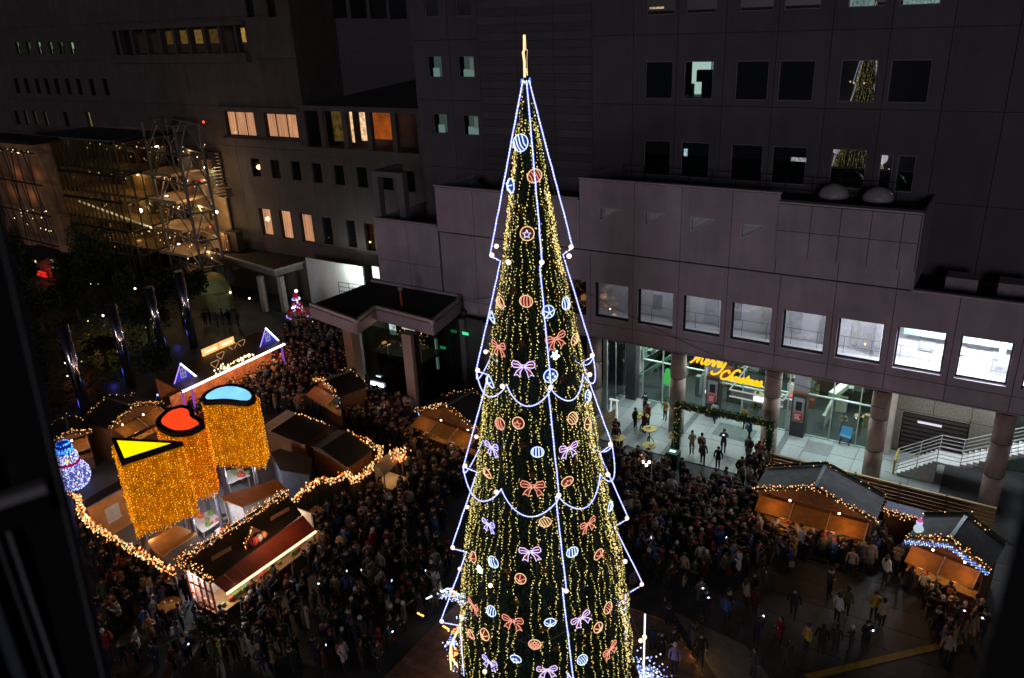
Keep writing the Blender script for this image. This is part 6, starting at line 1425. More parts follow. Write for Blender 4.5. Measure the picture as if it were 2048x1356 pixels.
def bow(px,py,edge,back,s=.42,rot=0):
    cn={cw_:'white',cr_:'rose',cp_:'lilac white',cg_:'gold'}[edge]; bn={kr:'red',kb:'blue'}[back]
    s*=.92*R.uniform(.9,1.08); rot+=R.uniform(-.16,.16)
    t,p=mk('bow_ornament','%s bow with %s outline'%(bn,cn),px,py,'ornament','lit bow ornaments on the tree')
    n,u_,w_=frame(p); c_,s_=math.cos(rot),math.sin(rot)
    D=lambda a,b,d=0: p+u_*((a*c_-b*s_)*s)+w_*((a*s_+b*c_)*s)+n*(.06+d)
    shp=[]
    for m_ in (-1,1):
        shp.append([(m_*.1,.05),(m_*.45,.42),(m_*.85,.52),(m_*1.0,.3),(m_*.98,.0),(m_*.8,-.12),(m_*.4,-.1),(m_*.1,-.05)])
        shp.append([(m_*.06,-.08),(m_*.28,-.5),(m_*.38,-1.0),(m_*.62,-.78),(m_*.85,-.85),(m_*.62,-.45),(m_*.2,-.1)])
    shp.append([(-.12,.13),(.12,.13),(.13,-.12),(-.13,-.12)])
    q=MB(); g=MB(); bd=[]
    for S in shp:
        f=[D(a,b) for a,b in S]; q.add(f+[v-n*.04 for v in f],[tuple(range(len(f))),tuple(range(2*len(f)-1,len(f)-1,-1))]+[(i,(i+1)%len(f),len(f)+(i+1)%len(f),len(f)+i) for i in range(len(f))])
        g.tube([D(a,b,.02) for a,b in S],.017,4,closed=True); bd+=pathpts([D(a,b,.025) for a,b in S+S[:1]],.085)
    for m_ in (-1,1): g.tube([D(m_*.15,.02,.03),D(m_*.5,.22,.05),D(m_*.85,.22,.03)],.015,4)
    q.build('ribbon',back,t); g.build('light_outline',edge,t); bulbs('beads',bd,.022,edge,t,rz=1)
def sstar(px,py,m_,lit=False,s=.17):
    t,p=mk('star_ornament',('bright icy star' if lit else 'small bronze star'),px,py,'ornament','small star ornaments on the tree'); n,u_,w_=frame(p); th=px*.3
    f=[p+n*.1+u_*((s if k%2==0 else s*.42)*math.sin(k*PI/5+th))+w_*((s if k%2==0 else s*.42)*math.cos(k*PI/5+th)) for k in range(10)]
    MB().add(f+[v-n*.05 for v in f],[tuple(range(10)),tuple(range(19,9,-1))]+[(i,(i+1)%10,10+(i+1)%10,10+i) for i in range(10)]).build('body',m_,t)
    if lit: bulbs('sparkle',[p+n*.12+u_*R.gauss(0,.07)+w_*R.gauss(0,.07) for _ in range(18)],.03,em('ice_spark',(.75,1,1),6),t,kind=None)
for a in [(1043,285,'s',cw_,cw_,kb,.27),(1068,351,'s',cg_,cr_,kr),(1025,371,'x',cw_,cw_,kb),(1055,466,'t',cg_,cp_,kg),(1005,604,'s',cg_,cg_,kr),(1053,601,'v',cg_,cr_,kr),(1095,622,'x',cw_,cw_,kb),(1128,606,'v',cw_,cw_,kb),(990,634,'x',cw_,cw_,kb),(1100,750,'d',cw_,cw_,kb),(984,763,'x',cw_,cw_,kb),(1003,846,'s',cg_,cr_,kr),(1038,844,'t',cg_,cr_,kr),(1143,835,'s',cg_,cg_,kg),(1075,902,'v',cw_,cw_,kb),(978,945,'x',cg_,cg_,kr),(1133,961,'d',cg_,cr_,kr),(1090,1042,'s',cg_,cg_,kg),(1171,792,'s',cw_,cw_,kb),(950,1113,'x',cg_,cr_,kr),(989,1122,'s',cw_,cw_,kb),(1143,1102,'v',cw_,cw_,kb),(1194,1107,'x',cg_,cr_,kr),(1042,1155,'x',cg_,cr_,kr),(1213,1214,'s',cg_,cr_,kg),(1100,1242,'x',cw_,cw_,kb),(985,1220,'v',cw_,cw_,kb),(946,1267,'s',cg_,cr_,kr),(972,1267,'x',cg_,cg_,kr),(1070,1286,'c',cg_,cr_,kg),(1194,1253,'x',cg_,cg_,kr),(1033,1315,'d',cw_,cw_,kb),(1163,1317,'s',cw_,cw_,kb),(1215,1012,'v',cw_,cw_,kb),(1145,678,'s',cg_,cg_,kg),(1172,846,'x',cg_,cg_,kg)]: ball(*a)
for a in [(1109,676,cr_,kr,.44,.25),(1001,692,cr_,kr,.42,0),(1048,731,cp_,kr,.44,0),(987,893,cp_,kb,.42,0),(1135,895,cp_,kr,.42,.15),(1066,970,cr_,kr,.44,0),(980,1047,cp_,kb,.40,0),(1173,1046,cr_,kr,.42,.18),(1061,1101,cp_,kr,.43,0),(950,1210,cr_,kr,.42,0),(1027,1239,cr_,kr,.42,0),(1160,1234,cp_,kr,.42,.2),(1217,1297,cr_,kr,.42,.2),(982,1322,cp_,kb,.42,0),(1094,1337,cp_,kr,.42,0)]: bow(*a)
mbz=mat('bronze_star',(.40,.17,.06),.35,metal=.8)
for px,py in ((1045,422),(1030,578),(1045,686),(1123,757),(1045,888),(1067,948),(1120,938),(1015,1140),(1033,1203),(1088,1140),(1208,1110),(1112,1295),(1148,925),(1086,1258)): sstar(px,py,mbz)
for px,py in ((1108,708),(963,1137)): sstar(px,py,em('ice_star',(.6,.9,1),2.),True)
# ---- base: podium, stepped deck, ring fence of light
tb=thing('tree_podium','reddish brown panelled drum under the tree with a wide wooden deck round it','podium',(TX,TY,0))
def ngon(r,n=8,a0=PH0+PI/8): return [(TX+r*math.sin(a0+k*2*PI/n),TY-r*math.cos(a0+k*2*PI/n)) for k in range(n)]
P8=ngon(3.9)
for k in range(8):
    a,b=P8[k],P8[(k+1)%8]
    for s_ in range(4):
        p=Vector((*a,0)).lerp(Vector((*b,0)),s_/4); d=(Vector((*b,0))-Vector((*a,0)))/4; nr=Vector((-d.y,d.x,0)).normalized()*.06
        MB().obox(p+d*.015+Vector((0,0,.42)),nr,d*.97,(0,0,1.9)).build('side_panel',mat('podium_brown',(.22,.075,.03),.6,noise=.2),tb)
MB().prism(ngon(3.85),.42,2.25).build('drum',mat('podium_dark',(.06,.03,.02),.7),tb)
DK=[G(1330,1229,.4),G(1440,1366,.4)]
MB().prism(ngon(7.6),.0,.36).build('deck_base',mat('deck_side',(.42,.20,.06),.6,noise=.15),tb)
for i in range(38):
    y=-7.5+i*.4; 
    # plank clipped to the octagon apothem
    ap=7.6*math.cos(PI/8); 
    c0=[(x_,y_) for x_,y_ in ngon(7.55)]
    ys=TY+y; xs=[]
    for j in range(8):
        (x1,y1),(x2,y2)=c0[j],c0[(j+1)%8]
        for yy in (ys+.19,):
            if (y1-yy)*(y2-yy)<0: xs.append(x1+(x2-x1)*(yy-y1)/(y2-y1))
    if len(xs)==2: MB().box((min(xs),ys,.36),(max(xs),ys+.385,.40)).build('deck_plank',mat('deck_board',(.13,.075,.05),.6,noise=.3,scale=3,rand=.2),tb)
lamp('deck_glow',(TX+5.3,TY-1,1.0),12,(1,.5,.2),.2); lamp('deck_glow',(TX-5,TY-3,1.3),12,(1,.45,.2),.2); lamp('step_glow',tuple(G(1400,1300,.9)),9,(1,.5,.12),.1)
pv=tag(link('pale_paving',None),kind='structure')
a=G(1345,1222,.04); b=G(1492,1292,.04); c=G(1452,1380,.04); d=G(1440,1366,.04)
o_=a; U_=(b-a)/3; V_=(d-a)/4
for i in range(3):
    for j in range(5): MB().obox(o_+U_*i+U_*.01+V_*j+V_*.01+Vector((0,0,-.02)),U_*.98,V_*.98,(0,0,.03)).build('paving_slab',mat('pale_slab',(.17,.17,.16),.6,noise=.12,rand=.12),pv)
rg=thing('ring_of_light','low ring fence of white and gold lights around the tree foot','light fence',(TX,TY,0))
Z1=1.2; rp=[G(x,y,Z1) for x,y in ((852,1198),(896,1177),(930,1196),(929,1222),(917,1258),(902,1290),(900,1312),(925,1345),(960,1385))]
MB().tube(rp[:3],.045,5).build('white_rope',M_rope,rg)
MB().tube(rp[3:],.05,5).build('gold_rope',em('rope_gold',(1,.6,.25),2.2),rg)
for i,p in enumerate(rp): MB().bar((p.x,p.y,.4 if i>3 else 0),tuple(p),.04,5).build('gold_post' if i>4 else 'post',em('rope_gold',(1,.6,.25),2.2) if i>4 else M_dark,rg)
def cluster(px,py,n,sp,ms,z=Z1):
    c=G(px,py,z); bulbs('flower_lights',[(c.x+R.gauss(0,sp),c.y+R.gauss(0,sp),c.z+R.gauss(0,sp*.6)) for _ in range(n)],.035,ms,rg); return c
wh=[em('fl_white',(.75,.82,1),2.2),em('fl_blue',(.25,.35,1),1.6)]
for px,py,n,sp,ms in ((893,1190,60,.16,wh),(922,1198,90,.22,wh),(906,1188,20,.1,B_warm),(925,1235,40,.15,wh),(906,1262,22,.1,B_warm),(903,1285,50,.16,wh),(908,1310,40,.14,B_warm),(920,1330,55,.16,wh),(938,1350,50,.16,B_warm),(1240,1210,60,.2,wh),(1218,1185,30,.15,wh),(1248,1195,26,.12,B_warm)): cluster(px,py,n,sp,ms)
p0=G(1287,1352,.9); z_=HZ(p0,1287,1228)
lp=thing('light_mast','slender vertical white light bar rising from light flowers right of the tree foot','light mast',(p0.x,p0.y,.4))
MB().bar((p0.x,p0.y,.6),(p0.x,p0.y,z_),.035,6).build('light_bar',M_rope,lp); zg=HZ(p0,1286,1274)
MB().ball((p0.x,p0.y,zg),.10,12,8).build('globe_lamp',em('globe_warm',(1,.66,.46),2.6,True),lp); MB().bar((p0.x,p0.y,zg),tuple(TP(PH0+PI/2-.3,3.4,zg+.1)),.02,5).build('arm',M_wire,lp)
MB().lathe((p0.x,p0.y,.4),[(.8,0),(.85,.35),(.7,.45)],16).build('flower_bed',mat('bed_dark',(.1,.1,.12)),lp)
bulbs('flower_lights',[(p0.x+R.gauss(0,.42),p0.y+R.gauss(0,.42),.95+abs(R.gauss(0,.12))) for _ in range(260)],.04,wh,lp)
bulbs('bar_beads',pathpts([(p0.x,p0.y,.6),(p0.x,p0.y,z_)],.09),.032,[em('bead_white',(.8,.85,1),2.2),em('bead_gold',(1,.75,.35),2)],lp)
for k,(px1,py1,px2,py2) in enumerate(((835,1226,847,1232),(886,1252,898,1259))):
    a=G(px1,py1,.6); b=G(px2,py2,.6); tag(MB().bar(a,b,.05,6).build('orange_light_bar',em('bar_orange_glow',(1,.45,.1),2.5),None),('small glowing orange bar among the crowd left of the tree foot','small glowing orange bar right beside the lowest left rope-light corner')[k],'light bar')
FOOT.append(ngon(4.4))
for a,z,pw in ((PH0+PI/2,14,60),(PH0+PI/2,8,50),(PH0-PI/2,14,60),(PH0-PI/2,8,50),(PH0+PI,18,60),(PH0+PI,10,70),(PH0,10,40)):
    c=TP(a,rad(z)+1.3,z); lamp('tree_glow',tuple(c),pw*.42,(.78,.74,.9),.6)
# thin cables from the tree to the pale building
for k,(x1,y1,z1,x2,y2,z2) in enumerate(((TX+.3,TY+.3,25,-24.5,YF-.1,6.4),(-24.3,YF-.1,9.6,-4.5,YF-.6,5.4),(TX+2,TY+1,16.3,-16,YF-.1,9.3),(-40,46,8.0,-29,YF-.1,9.2))):
    P=[Vector((x1,y1,z1)).lerp(Vector((x2,y2,z2)),t/14)-Vector((0,0,.9*math.sin(PI*t/14))) for t in range(15)]
    if k in (1,3): tag(MB().tube(P,.018,4).build('black_cable',M_blk),('thin black cable sagging along the pale building under its square windows','thin black cable from the canopy roof to the pale building')[k//2],'cable')
# ---------------------------------------------------------------- people
def body(pose,seed,low=False):
    R=random.Random(seed); H_=1.0
    V={}; E=[]; rr={}
    def v(n,p,r,par=None):
        V[n]=(len(V),Vector(p)); rr[n]=r
        if par: E.append((V[par][0],V[n][0]))
    bend=.0; hipz=.92; 
    v('pel',(0,0,hipz),(.165,.125))
    v('wai',(0,-.01,1.08),(.155,.115),'pel'); v('che',(0,-.01,1.30),(.185,.125),'wai'); v('sho',(0,0,1.43),(.14,.09),'che'); v('nec',(0,-.01,1.50),(.055,.055),'sho')
    v('hed',(0,-.03,1.57),(.078,.09),'nec'); v('hd2',(0,-.035,1.66),(.088,.10),'hed'); v('top',(0,-.02,1.73),(.055,.06),'hd2')
    st=.0; kn=0
    if pose=='walk': st=.22
    for s,n in ((-1,'l'),(1,'r')):
        d=st*s; v(n+'hi',(.09*s,d*.15,.84),(.10,.10),'pel'); v(n+'kn',(.095*s,-d*.5-.02,.48),(.065,.065),n+'hi'); v(n+'an',(.10*s,-d*.85+.03*(s*d>0),.10),(.045,.05),n+'kn'); v(n+'to',(.11*s,-d*.85-.15,.05),(.045,.035),n+'an')
        if pose=='phone': A=((.25*s,-.06,1.20),(.13*s,-.34,1.42),(.07*s,-.40,1.50))
        elif pose=='pockets': A=((.29*s,.06,1.16),(.22*s,-.10,.98),(.17*s,-.13,.93))
        elif pose=='bag' and s>0: A=((.26*s,.03,1.16),(.28*s,-.06,.90),(.28*s,-.08,.83))
        elif pose=='eat': A=((.26*s,-.03,1.16),(.12*s,-.26,1.20),(.06*s,-.30,1.24))
        elif pose=='arms' : A=((.24*s,.02,1.17),(.10*s,-.20,1.12),(-.03*s,-.22,1.14))
        elif pose=='point' and s>0: A=((.32*s,-.14,1.35),(.36*s,-.36,1.52),(.37*s,-.44,1.58))
        elif pose=='carry': A=((.27*s,-.02,1.15),(.20*s,-.26,1.05),(.17*s,-.33,1.05))
        else: A=((.26*s,.03,1.16),(.28*s,-.04-.25*st*s,.92),(.28*s,-.07-.3*st*s,.84))
        v(n+'ar',(.19*s,0,1.39),(.075,.075),'sho'); v(n+'el',A[0],(.056,.056),n+'ar'); v(n+'wr',A[1],(.045,.045),n+'el'); v(n+'ha',A[2],(.04,.03),n+'wr')
    me=bpy.data.meshes.new('person_body'); names=list(V)
    me.from_pydata([tuple(V[n][1]) for n in names],E,[]); o=bpy.data.objects.new('tmp',me); COL.objects.link(o)
    m=o.modifiers.new('s','SKIN'); m.use_smooth_shade=True
    if not me.skin_vertices: 
        pass
    for i,n in enumerate(names): me.skin_vertices[0].data[i].radius=rr[n]
    me.skin_vertices[0].data[0].use_root=True
    if not low: m2=o.modifiers.new('u','SUBSURF'); m2.levels=1
    dg=bpy.context.evaluated_depsgraph_get(); dg.update(); ev=o.evaluated_get(dg); out=bpy.data.meshes.new_from_object(ev)
    bpy.data.objects.remove(o)
    co=np.empty(len(out.vertices)*3); out.vertices.foreach_get('co',co); co=co.reshape(-1,3)
    long_=seed%3==0; hem=.50 if long_ else .80
    # coat flare
    k=(co[:,2]<1.02)&(co[:,2]>hem)&(np.abs(co[:,0])<.2)
    fl=1+.22*(1.02-co[k,2])/(1.02-hem); co[k,0]*=fl; co[k,1]=co[k,1]*fl
    out.vertices.foreach_set('co',co.ravel())
    n=len(out.polygons); cen=np.empty(n*3); out.polygons.foreach_get('center',cen); cen=cen.reshape(-1,3)
    hands=[V[x+'ha'][1] for x in 'lr']
    cls=np.zeros(n,dtype=np.int32)      # 0 coat 1 trousers 2 skin 3 shoes 4 hair
    cls[cen[:,2]<hem]=1; cls[cen[:,2]<.10]=3
    cls[cen[:,2]>1.49]=2
    cls[(cen[:,2]>1.49)&((cen[:,1]>.0)|(cen[:,2]>1.685))]=4
    for h in hands:
        d=np.linalg.norm(cen-np.array(h),axis=1); cls[d<.075]=2
    arm=(np.abs(cen[:,0])>.2)&(cen[:,2]>.78)&(cls==1); cls[arm]=0
    for m_ in PM: out.materials.append(m_)
    out.polygons.foreach_set('material_index',cls); out.polygons.foreach_set('use_smooth',[True]*n)
    return out,cls
M_coat=mat('coat_cloth',(.1,.1,.1),.85,noise=.25,scale=6,ocol=True)
PM=[M_coat,mat('trousers',(.018,.018,.024),.85,noise=.3),mat('skin',(.46,.27,.18),.6,noise=.05),mat('shoes',(.03,.025,.02),.5),mat('hair',(.012,.009,.007),.5)]
poses=['stand','walk','phone','pockets','bag','eat','arms','carry','point']
BD=[body(p,i+1)[0] for i,p in enumerate(poses)]+[body('stand',12)[0],body('phone',15)[0],body('pockets',18)[0]]
BP=poses+['stand','phone','pockets']
LB=[body(p,i+3,True) for i,p in enumerate(['stand','walk','phone','pockets','arms'])]
def cl(c): return c
COATS=[('black',(.010,.010,.012)),('charcoal',(.035,.035,.04)),('navy',(.012,.018,.05)),('dark brown',(.05,.028,.018)),('grey',(.12,.12,.13)),('beige',(.34,.27,.19)),('white',(.52,.50,.48)),('red',(.28,.02,.02)),('mustard',(.38,.24,.03)),('olive',(.06,.065,.03)),('pale pink',(.42,.28,.28)),('blue',(.03,.08,.25)),('camel',(.28,.17,.08)),('dark green',(.02,.06,.04)),('wine red',(.10,.012,.02)),('lilac',(.25,.19,.33))]
WT=[34,18,15,8,6,4,4,2,1.5,4,2,2.5,3,3,4,.7]
# hair and accessory meshes shared by copies
hairm=MB().ball((0,-.005,1.655),.108,10,7,1.08); hm=bpy.data.meshes.new('hair'); hm.from_pydata(hairm.v,[],hairm.f)
lo=MB().ball((0,-.0,1.66),.108,9,6,1.05); lo.tube([(0,.06,1.66),(0,.085,1.5),(0,.09,1.36)],.07,7,rads=[.1,.09,.05]); lh=bpy.data.meshes.new('long_hair'); lh.from_pydata(lo.v,[],lo.f)
kn=MB().lathe((0,-.02,1.66),[(.112,0),(.115,.03),(.09,.1),(.02,.14)],10).ball((0,-.02,1.82),.03,6,4); kh=bpy.data.meshes.new('knit_hat'); kh.from_pydata(kn.v,[],kn.f)
sca=MB().tube([(.1*math.cos(t*PI/4),-.01+.1*math.sin(t*PI/4),1.47) for t in range(8)],.04,6,closed=True); sc_=bpy.data.meshes.new('scarf'); sc_.from_pydata(sca.v,[],sca.f)
bp_=MB().box((-.15,.12,1.02),(.15,.28,1.42)).box((-.11,.28,1.05),(.11,.33,1.25)); bk_=bpy.data.meshes.new('backpack'); bk_.from_pydata(bp_.v,[],bp_.f)
tb_=MB().box((.24,-.12,.55),(.30,.14,.84)).tube([(.27,-.09,.84),(.27,0,.95),(.27,.1,.84)],.012,4); tt_=bpy.data.meshes.new('shoulder_bag'); tt_.from_pydata(tb_.v,[],tb_.f)
ph_=MB().box((-.04,-.435,1.49),(.04,-.42,1.57)); pm_=bpy.data.meshes.new('phone'); pm_.from_pydata(ph_.v,[],ph_.f)
hm.materials.append(PM[4]); lh.materials.append(PM[4]); kh.materials.append(M_coat); sc_.materials.append(M_coat); bk_.materials.append(M_coat); tt_.materials.append(M_coat); pm_.materials.append(em('phone_screen',(.6,.75,1),4))
for m_ in (hm,lh,kh,bk_,sc_): m_.polygons.foreach_set('use_smooth',[True]*len(m_.polygons))
LAND=[('below the left yard fence',(300,1180)),('left of the red-awning kiosk',(400,1230)),('before the red-awning kiosk counter',(560,1170)),('right of the red-awning kiosk',(660,1070)),('by the curling garland fence',(700,1000)),('beside the small tented stand',(810,980)),('between the kiosk and the tree',(780,1100)),('left of the tree foot',(850,1220)),('in the lower left crowd',(420,1310)),('at the bottom edge left of the tree',(700,1320)),('in front of the lit bar booth',(480,760)),('by the foot of the sleigh figure',(640,690)),('behind the blue light sculpture',(580,800)),('below the canopy building columns',(760,860)),('right of the two dark sheds',(850,960)),('by the upper left gabled stall',(290,870)),('behind the snowman',(200,880)),('beside the porch',(440,650)),('right of the tree swags',(1250,930)),('among the yellow tables',(1290,900)),('just left of the arch',(1330,890)),('inside the green arch opening',(1440,915)),('at the right foot of the arch',(1525,960)),('on the pale entrance floor',(1420,860)),('behind the right arch post',(1590,860)),('before the left grey-roofed stall',(1600,1080)),('between the two grey-roofed stalls',(1760,1120)),('in front of the rightmost stall',(1880,1200)),('in shadow right of the tree',(1330,1080)),('on the open dark plaza',(1600,1220)),('near the yellow ground line',(1780,1300)),('beside the deck edge right of the tree',(1330,1270)),('on the deck right of the tree foot',(1290,1230)),('by the black right window edge',(1900,1300)),('in the middle of the dark plaza',(1500,1150))]
count=0; usedl={}
def clear(x,y):
    return not any(inpoly(x,y,P) for P in FOOT) and not inpoly(x,y,YARD)
PPL=[]
def person(x,y,rz,ci,pose,acc,zb=0.,lab=None,s=1.0,extra=''):
    PPL.append((x,y,rz,ci,pose,acc,zb,lab,s,extra))
def at(px,py,rz,coat,pose,acc='',lab=None,zb=.05,s=1.0):
    p=G(px,py,zb); names=[c[0] for c in COATS]; person(p.x,p.y,rz,names.index(coat),pose,acc,zb,lab,s)
F_=PI  # facing: body looks along local -Y; rz=0 faces the camera side
at(1270,857,PI*.4,'black','stand','','person in a long black coat leaning at the farthest yellow table')
at(1290,826,-.3,'charcoal','eat','s','person behind the farthest yellow table facing the viewer')
at(1288,868,PI*.9,'wine red','eat','','person in dark red between two yellow tables')
at(1330,840,-.2,'mustard','carry','','person in mustard holding things up, alone by the glass left of the arch')
at(1512,826,PI,'mustard','stand','k','person in a bright mustard jacket seen from behind at the entrance doors')
at(1428,846,PI,'white','walk','','person in pale clothes walking behind the arch beam')
at(1402,911,PI,'white','walk','b','person in a long pale coat with a dark backpack in the arch opening')
at(1435,938,0,'black','stand','','person in a black coat standing on the pale floor inside the arch')
at(1383,908,.5,'beige','eat','l','long-haired person in beige eating, inside the arch near its left post')
at(1405,930,PI*1.1,'olive','walk','','person in olive walking inward below the left part of the arch')
at(1446,905,.2,'charcoal','phone','l','person with a phone in the middle of the arch opening')
at(1497,882,PI*.8,'navy','walk','b','person in navy with a backpack just inside the right arch post')
at(1487,857,-.3,'mustard','walk','t','small figure with a yellow bag behind the arch beam')
at(1597,868,0,'black','bag','t','person in black with a red bag by the right poster pier')
at(1450,980,PI*.7,'black','walk','t','person in black carrying a large bag at the front of the pale floor')
at(1483,975,PI*.3,'beige','bag','l','person in a pale pink-beige coat beside the pale table',)
at(1683,868,.4,'beige','eat','','person in beige behind the glass with a blue pushchair')
at(1716,872,-.5,'black','phone','','person in black behind the glass beside the column')
at(1348,1345,.2,'lilac','stand','k','person in pale lilac clothes and a white hat right of the light mast',.4) 
at(1322,1320,.6,'black','phone','b','person in black with a white bag, raising a phone right of the light mast')
at(1305,1310,-2.6,'navy','pockets','','person in navy right beside the light mast')
at(1380,1300,PI*.8,'navy','phone','','person in navy photographing at the orange deck edge')
at(1400,1290,2.2,'dark brown','stand','l','person in brown at the orange deck edge looking up')
at(1585,1235,.1,'black','walk','','lone person in black in the middle of the open dark plaza')
at(1672,1245,2.6,'white','stand','','person in a white jacket on the open plaza')
at(1690,1232,2.8,'olive','stand','','person in olive beside the white jacket on the open plaza')
at(1745,1240,.3,'mustard','carry','','person in a tan-mustard top on the open plaza')
at(1762,1255,-2.5,'beige','stand','t','person in a cream coat on the open plaza right of the mustard top')
at(1630,1105,0,'red','stand','','person in a bright red jacket in front of the left grey-roofed stall')
at(1555,1098,0,'mustard','stand','k','person with a bright yellow jacket in the crowd before the left grey-roofed stall')
at(1768,1165,2.5,'white','stand','l','person in a cream coat between the two grey-roofed stalls')
at(1700,1150,0,'beige','stand','','person in a light yellow-beige coat below the left grey-roofed stall')
at(1900,1240,0,'beige','phone','','person in a beige coat arms raised below the rightmost stall')
at(1920,1260,0,'wine red','phone','k','person with a red hood below the rightmost stall')
at(1890,1325,0,'beige','stand','','person in beige near the black window edge at the lower right')
at(1640,1310,PI,'black','stand','','left one of two dark figures on the plaza near the lower edge',)
at(1668,1308,PI,'dark brown','stand','','right one of two dark figures on the plaza near the lower edge')
at(1568,1345,PI*.9,'charcoal','phone','','person in charcoal at the bottom edge of the dark plaza')
at(1510,1290,2.7,'navy','phone','p','person in navy with a lit phone on the dark plaza')
at(1450,1245,2.9,'blue','stand','','person in a blue jacket and tan trousers right of the tree')
at(1490,1215,2.4,'beige','stand','l','person in a beige coat in a small group on the dark plaza')
at(1508,1230,2.6,'wine red','stand','','person in dark red in a small group on the dark plaza')
at(1400,1215,.5,'grey','phone','','person in grey bending near the pale paving corner')
at(1300,1120,1,'white','stand','l','person in white right of the tree near the rope-light corner')
at(1270,1190,1,'lilac','stand','','person in pale lilac beside the lowest right rope-light corner')
at(770,1040,PI,'black','stand','','lone dark figure standing in the open patch left of the tree')
at(765,1155,.2,'white','stand','l','person in white in the dark crowd left of the tree')
at(740,1160,1.,'grey','stand','','person in grey beside the white coat left of the tree')
at(510,1165,1.2,'dark green','stand','','person in vivid green at the kiosk counter',)
for k,(px,py) in enumerate(((412,652),(422,650),(436,655),(448,650),(460,652),(478,655))): at(px,py,R.uniform(0,6),'black',('stand','pockets','bag')[k%3],'', 'dark silhouetted person %s beside the barrel awning'%('farthest left','second from the left','third from the left','fourth from the left','fifth from the left','rightmost')[k] )
# random crowd by zones: (pixel polygon, people per square metre, palette shift)
Z=[ (((300,1180),(430,1203),(640,1075),(700,1010),(830,985),(905,980),(900,1200),(870,1356),(300,1356),(215,1150)),1.5),
    (((425,1200),(640,1072),(660,1092),(434,1232)),5.5),
    (((160,1060),(330,1160),(300,1356),(225,1356)),.9),
    (((520,840),(700,850),(830,900),(960,900),(960,990),(830,1000),(800,900),(700,860)),1.5),
    (((380,790),(600,690),(690,660),(700,760),(830,840),(840,900),(730,900),(600,850),(520,850),(500,815)),1.9),
    (((590,640),(690,655),(700,700),(600,700),(570,690)),1.3),
    (((200,890),(330,830),(400,790),(420,860),(240,900)),1.0),
    (((90,910),(210,870),(240,900),(150,960)),.8),
    (((1195,940),(1250,930),(1340,950),(1390,985),(1500,1000),(1520,1030),(1760,1090),(1830,1160),(1700,1130),(1500,1120),(1260,1130),(1235,1000)),1.5),
    (((1235,1000),(1500,1000),(1700,1120),(1560,1150),(1320,1190),(1260,1130)),1.0),
    (((1500,905),(1530,905),(1540,985),(1500,1000),(1470,990)),1.5),
    (((1800,1150),(1980,1170),(1960,1300),(1880,1330),(1850,1230)),1.2),
    (((1320,1190),(1560,1150),(1830,1170),(1850,1230),(1800,1300),(1700,1356),(1480,1356),(1400,1240)),.16),
    (((1270,1190),(1330,1230),(1430,1356),(1290,1356)),.30),
    (((1195,850),(1260,830),(1300,840),(1310,900),(1220,900)),.2),
    (((1490,1062),(1740,1128),(1735,1150),(1480,1085)),3.2),
    (((1800,1165),(1960,1215),(1950,1240),(1790,1190)),3.0)]
Rc=random.Random(77); cellz={}
def near(x,y,d=.42):
    i,j=int(x//1),int(y//1)
    for a in (i-1,i,i+1):
        for b in (j-1,j,j+1):
            for (u_,v_) in cellz.get((a,b),()):
                if (u_-x)**2+(v_-y)**2<d*d: return True
    cellz.setdefault((i,j),[]).append((x,y)); return False
for p in PPL: near(p[0],p[1],0)
crowd=[]
for zi,(poly_,dn) in enumerate(Z):
    W_=[tuple(G(x,y)[:2]) for x,y in poly_]; xs=[p[0] for p in W_]; ys=[p[1] for p in W_]
    A_=abs(sum(W_[i][0]*W_[(i+1)%len(W_)][1]-W_[(i+1)%len(W_)][0]*W_[i][1] for i in range(len(W_))))/2
    n=int(A_*dn); k=0; tr=0
    while k<n and tr<n*14:
        tr+=1; x=Rc.uniform(min(xs),max(xs)); y=Rc.uniform(min(ys),max(ys))
        if not inpoly(x,y,W_) or not clear(x,y): continue
        if math.hypot(x-TX,y-TY)<7.7 and not (x>TX+2.5): continue
        if near(x,y,.31 if dn>5 else .36 if dn>3 else .42): continue
        k+=1; crowd.append((x,y,zi))
def zb_of(x,y):
    if math.hypot(x-TX,y-TY)<7.2: return .40
    if (-23.6<x<12 and 44.2<y<52): return .05
    return .035
inview=[]
for (x,y,zi) in crowd:
    a=PJ((x,y,.9)); inview.append((math.hypot(x,y),x,y,zi,(-40<a[0]<2088 and -20<a[1]<1420)))
inview=[c for c in inview if c[4]]
inview.sort()
NI=300-len(PPL)
Rr2=random.Random(31)
def facing(x,y,zi):
    if Rr2.random()<.45: return math.atan2(TX-x,-(TY-y)) if False else math.atan2((TX-x),-(TY-y))+Rr2.gauss(0,.5)
    return Rr2.uniform(0,2*PI)
for (d,x,y,zi,_) in inview[:NI]:
    ci=Rr2.choices(range(len(COATS)),WT)[0]; pi_=Rr2.randrange(len(BP)); acc=Rr2.choice(['','','l','l','k','b','t','s','s','lt','kb','ls'])
    person(x,y,facing(x,y,zi),ci,pi_,acc,zb_of(x,y),None,Rr2.uniform(.94,1.07) if Rr2.random()<.94 else .7)
acc_w={'l':'long hair','k':'knitted hat','b':'backpack','t':'shoulder bag','s':'scarf','p':'lit phone'}; BP_=0
pose_w={'stand':'','walk':'walking','phone':'phone raised','pockets':'hands in pockets','bag':'arms down','eat':'eating','arms':'arms folded','carry':'carrying something','point':'one arm raised'}
dup_tree={}
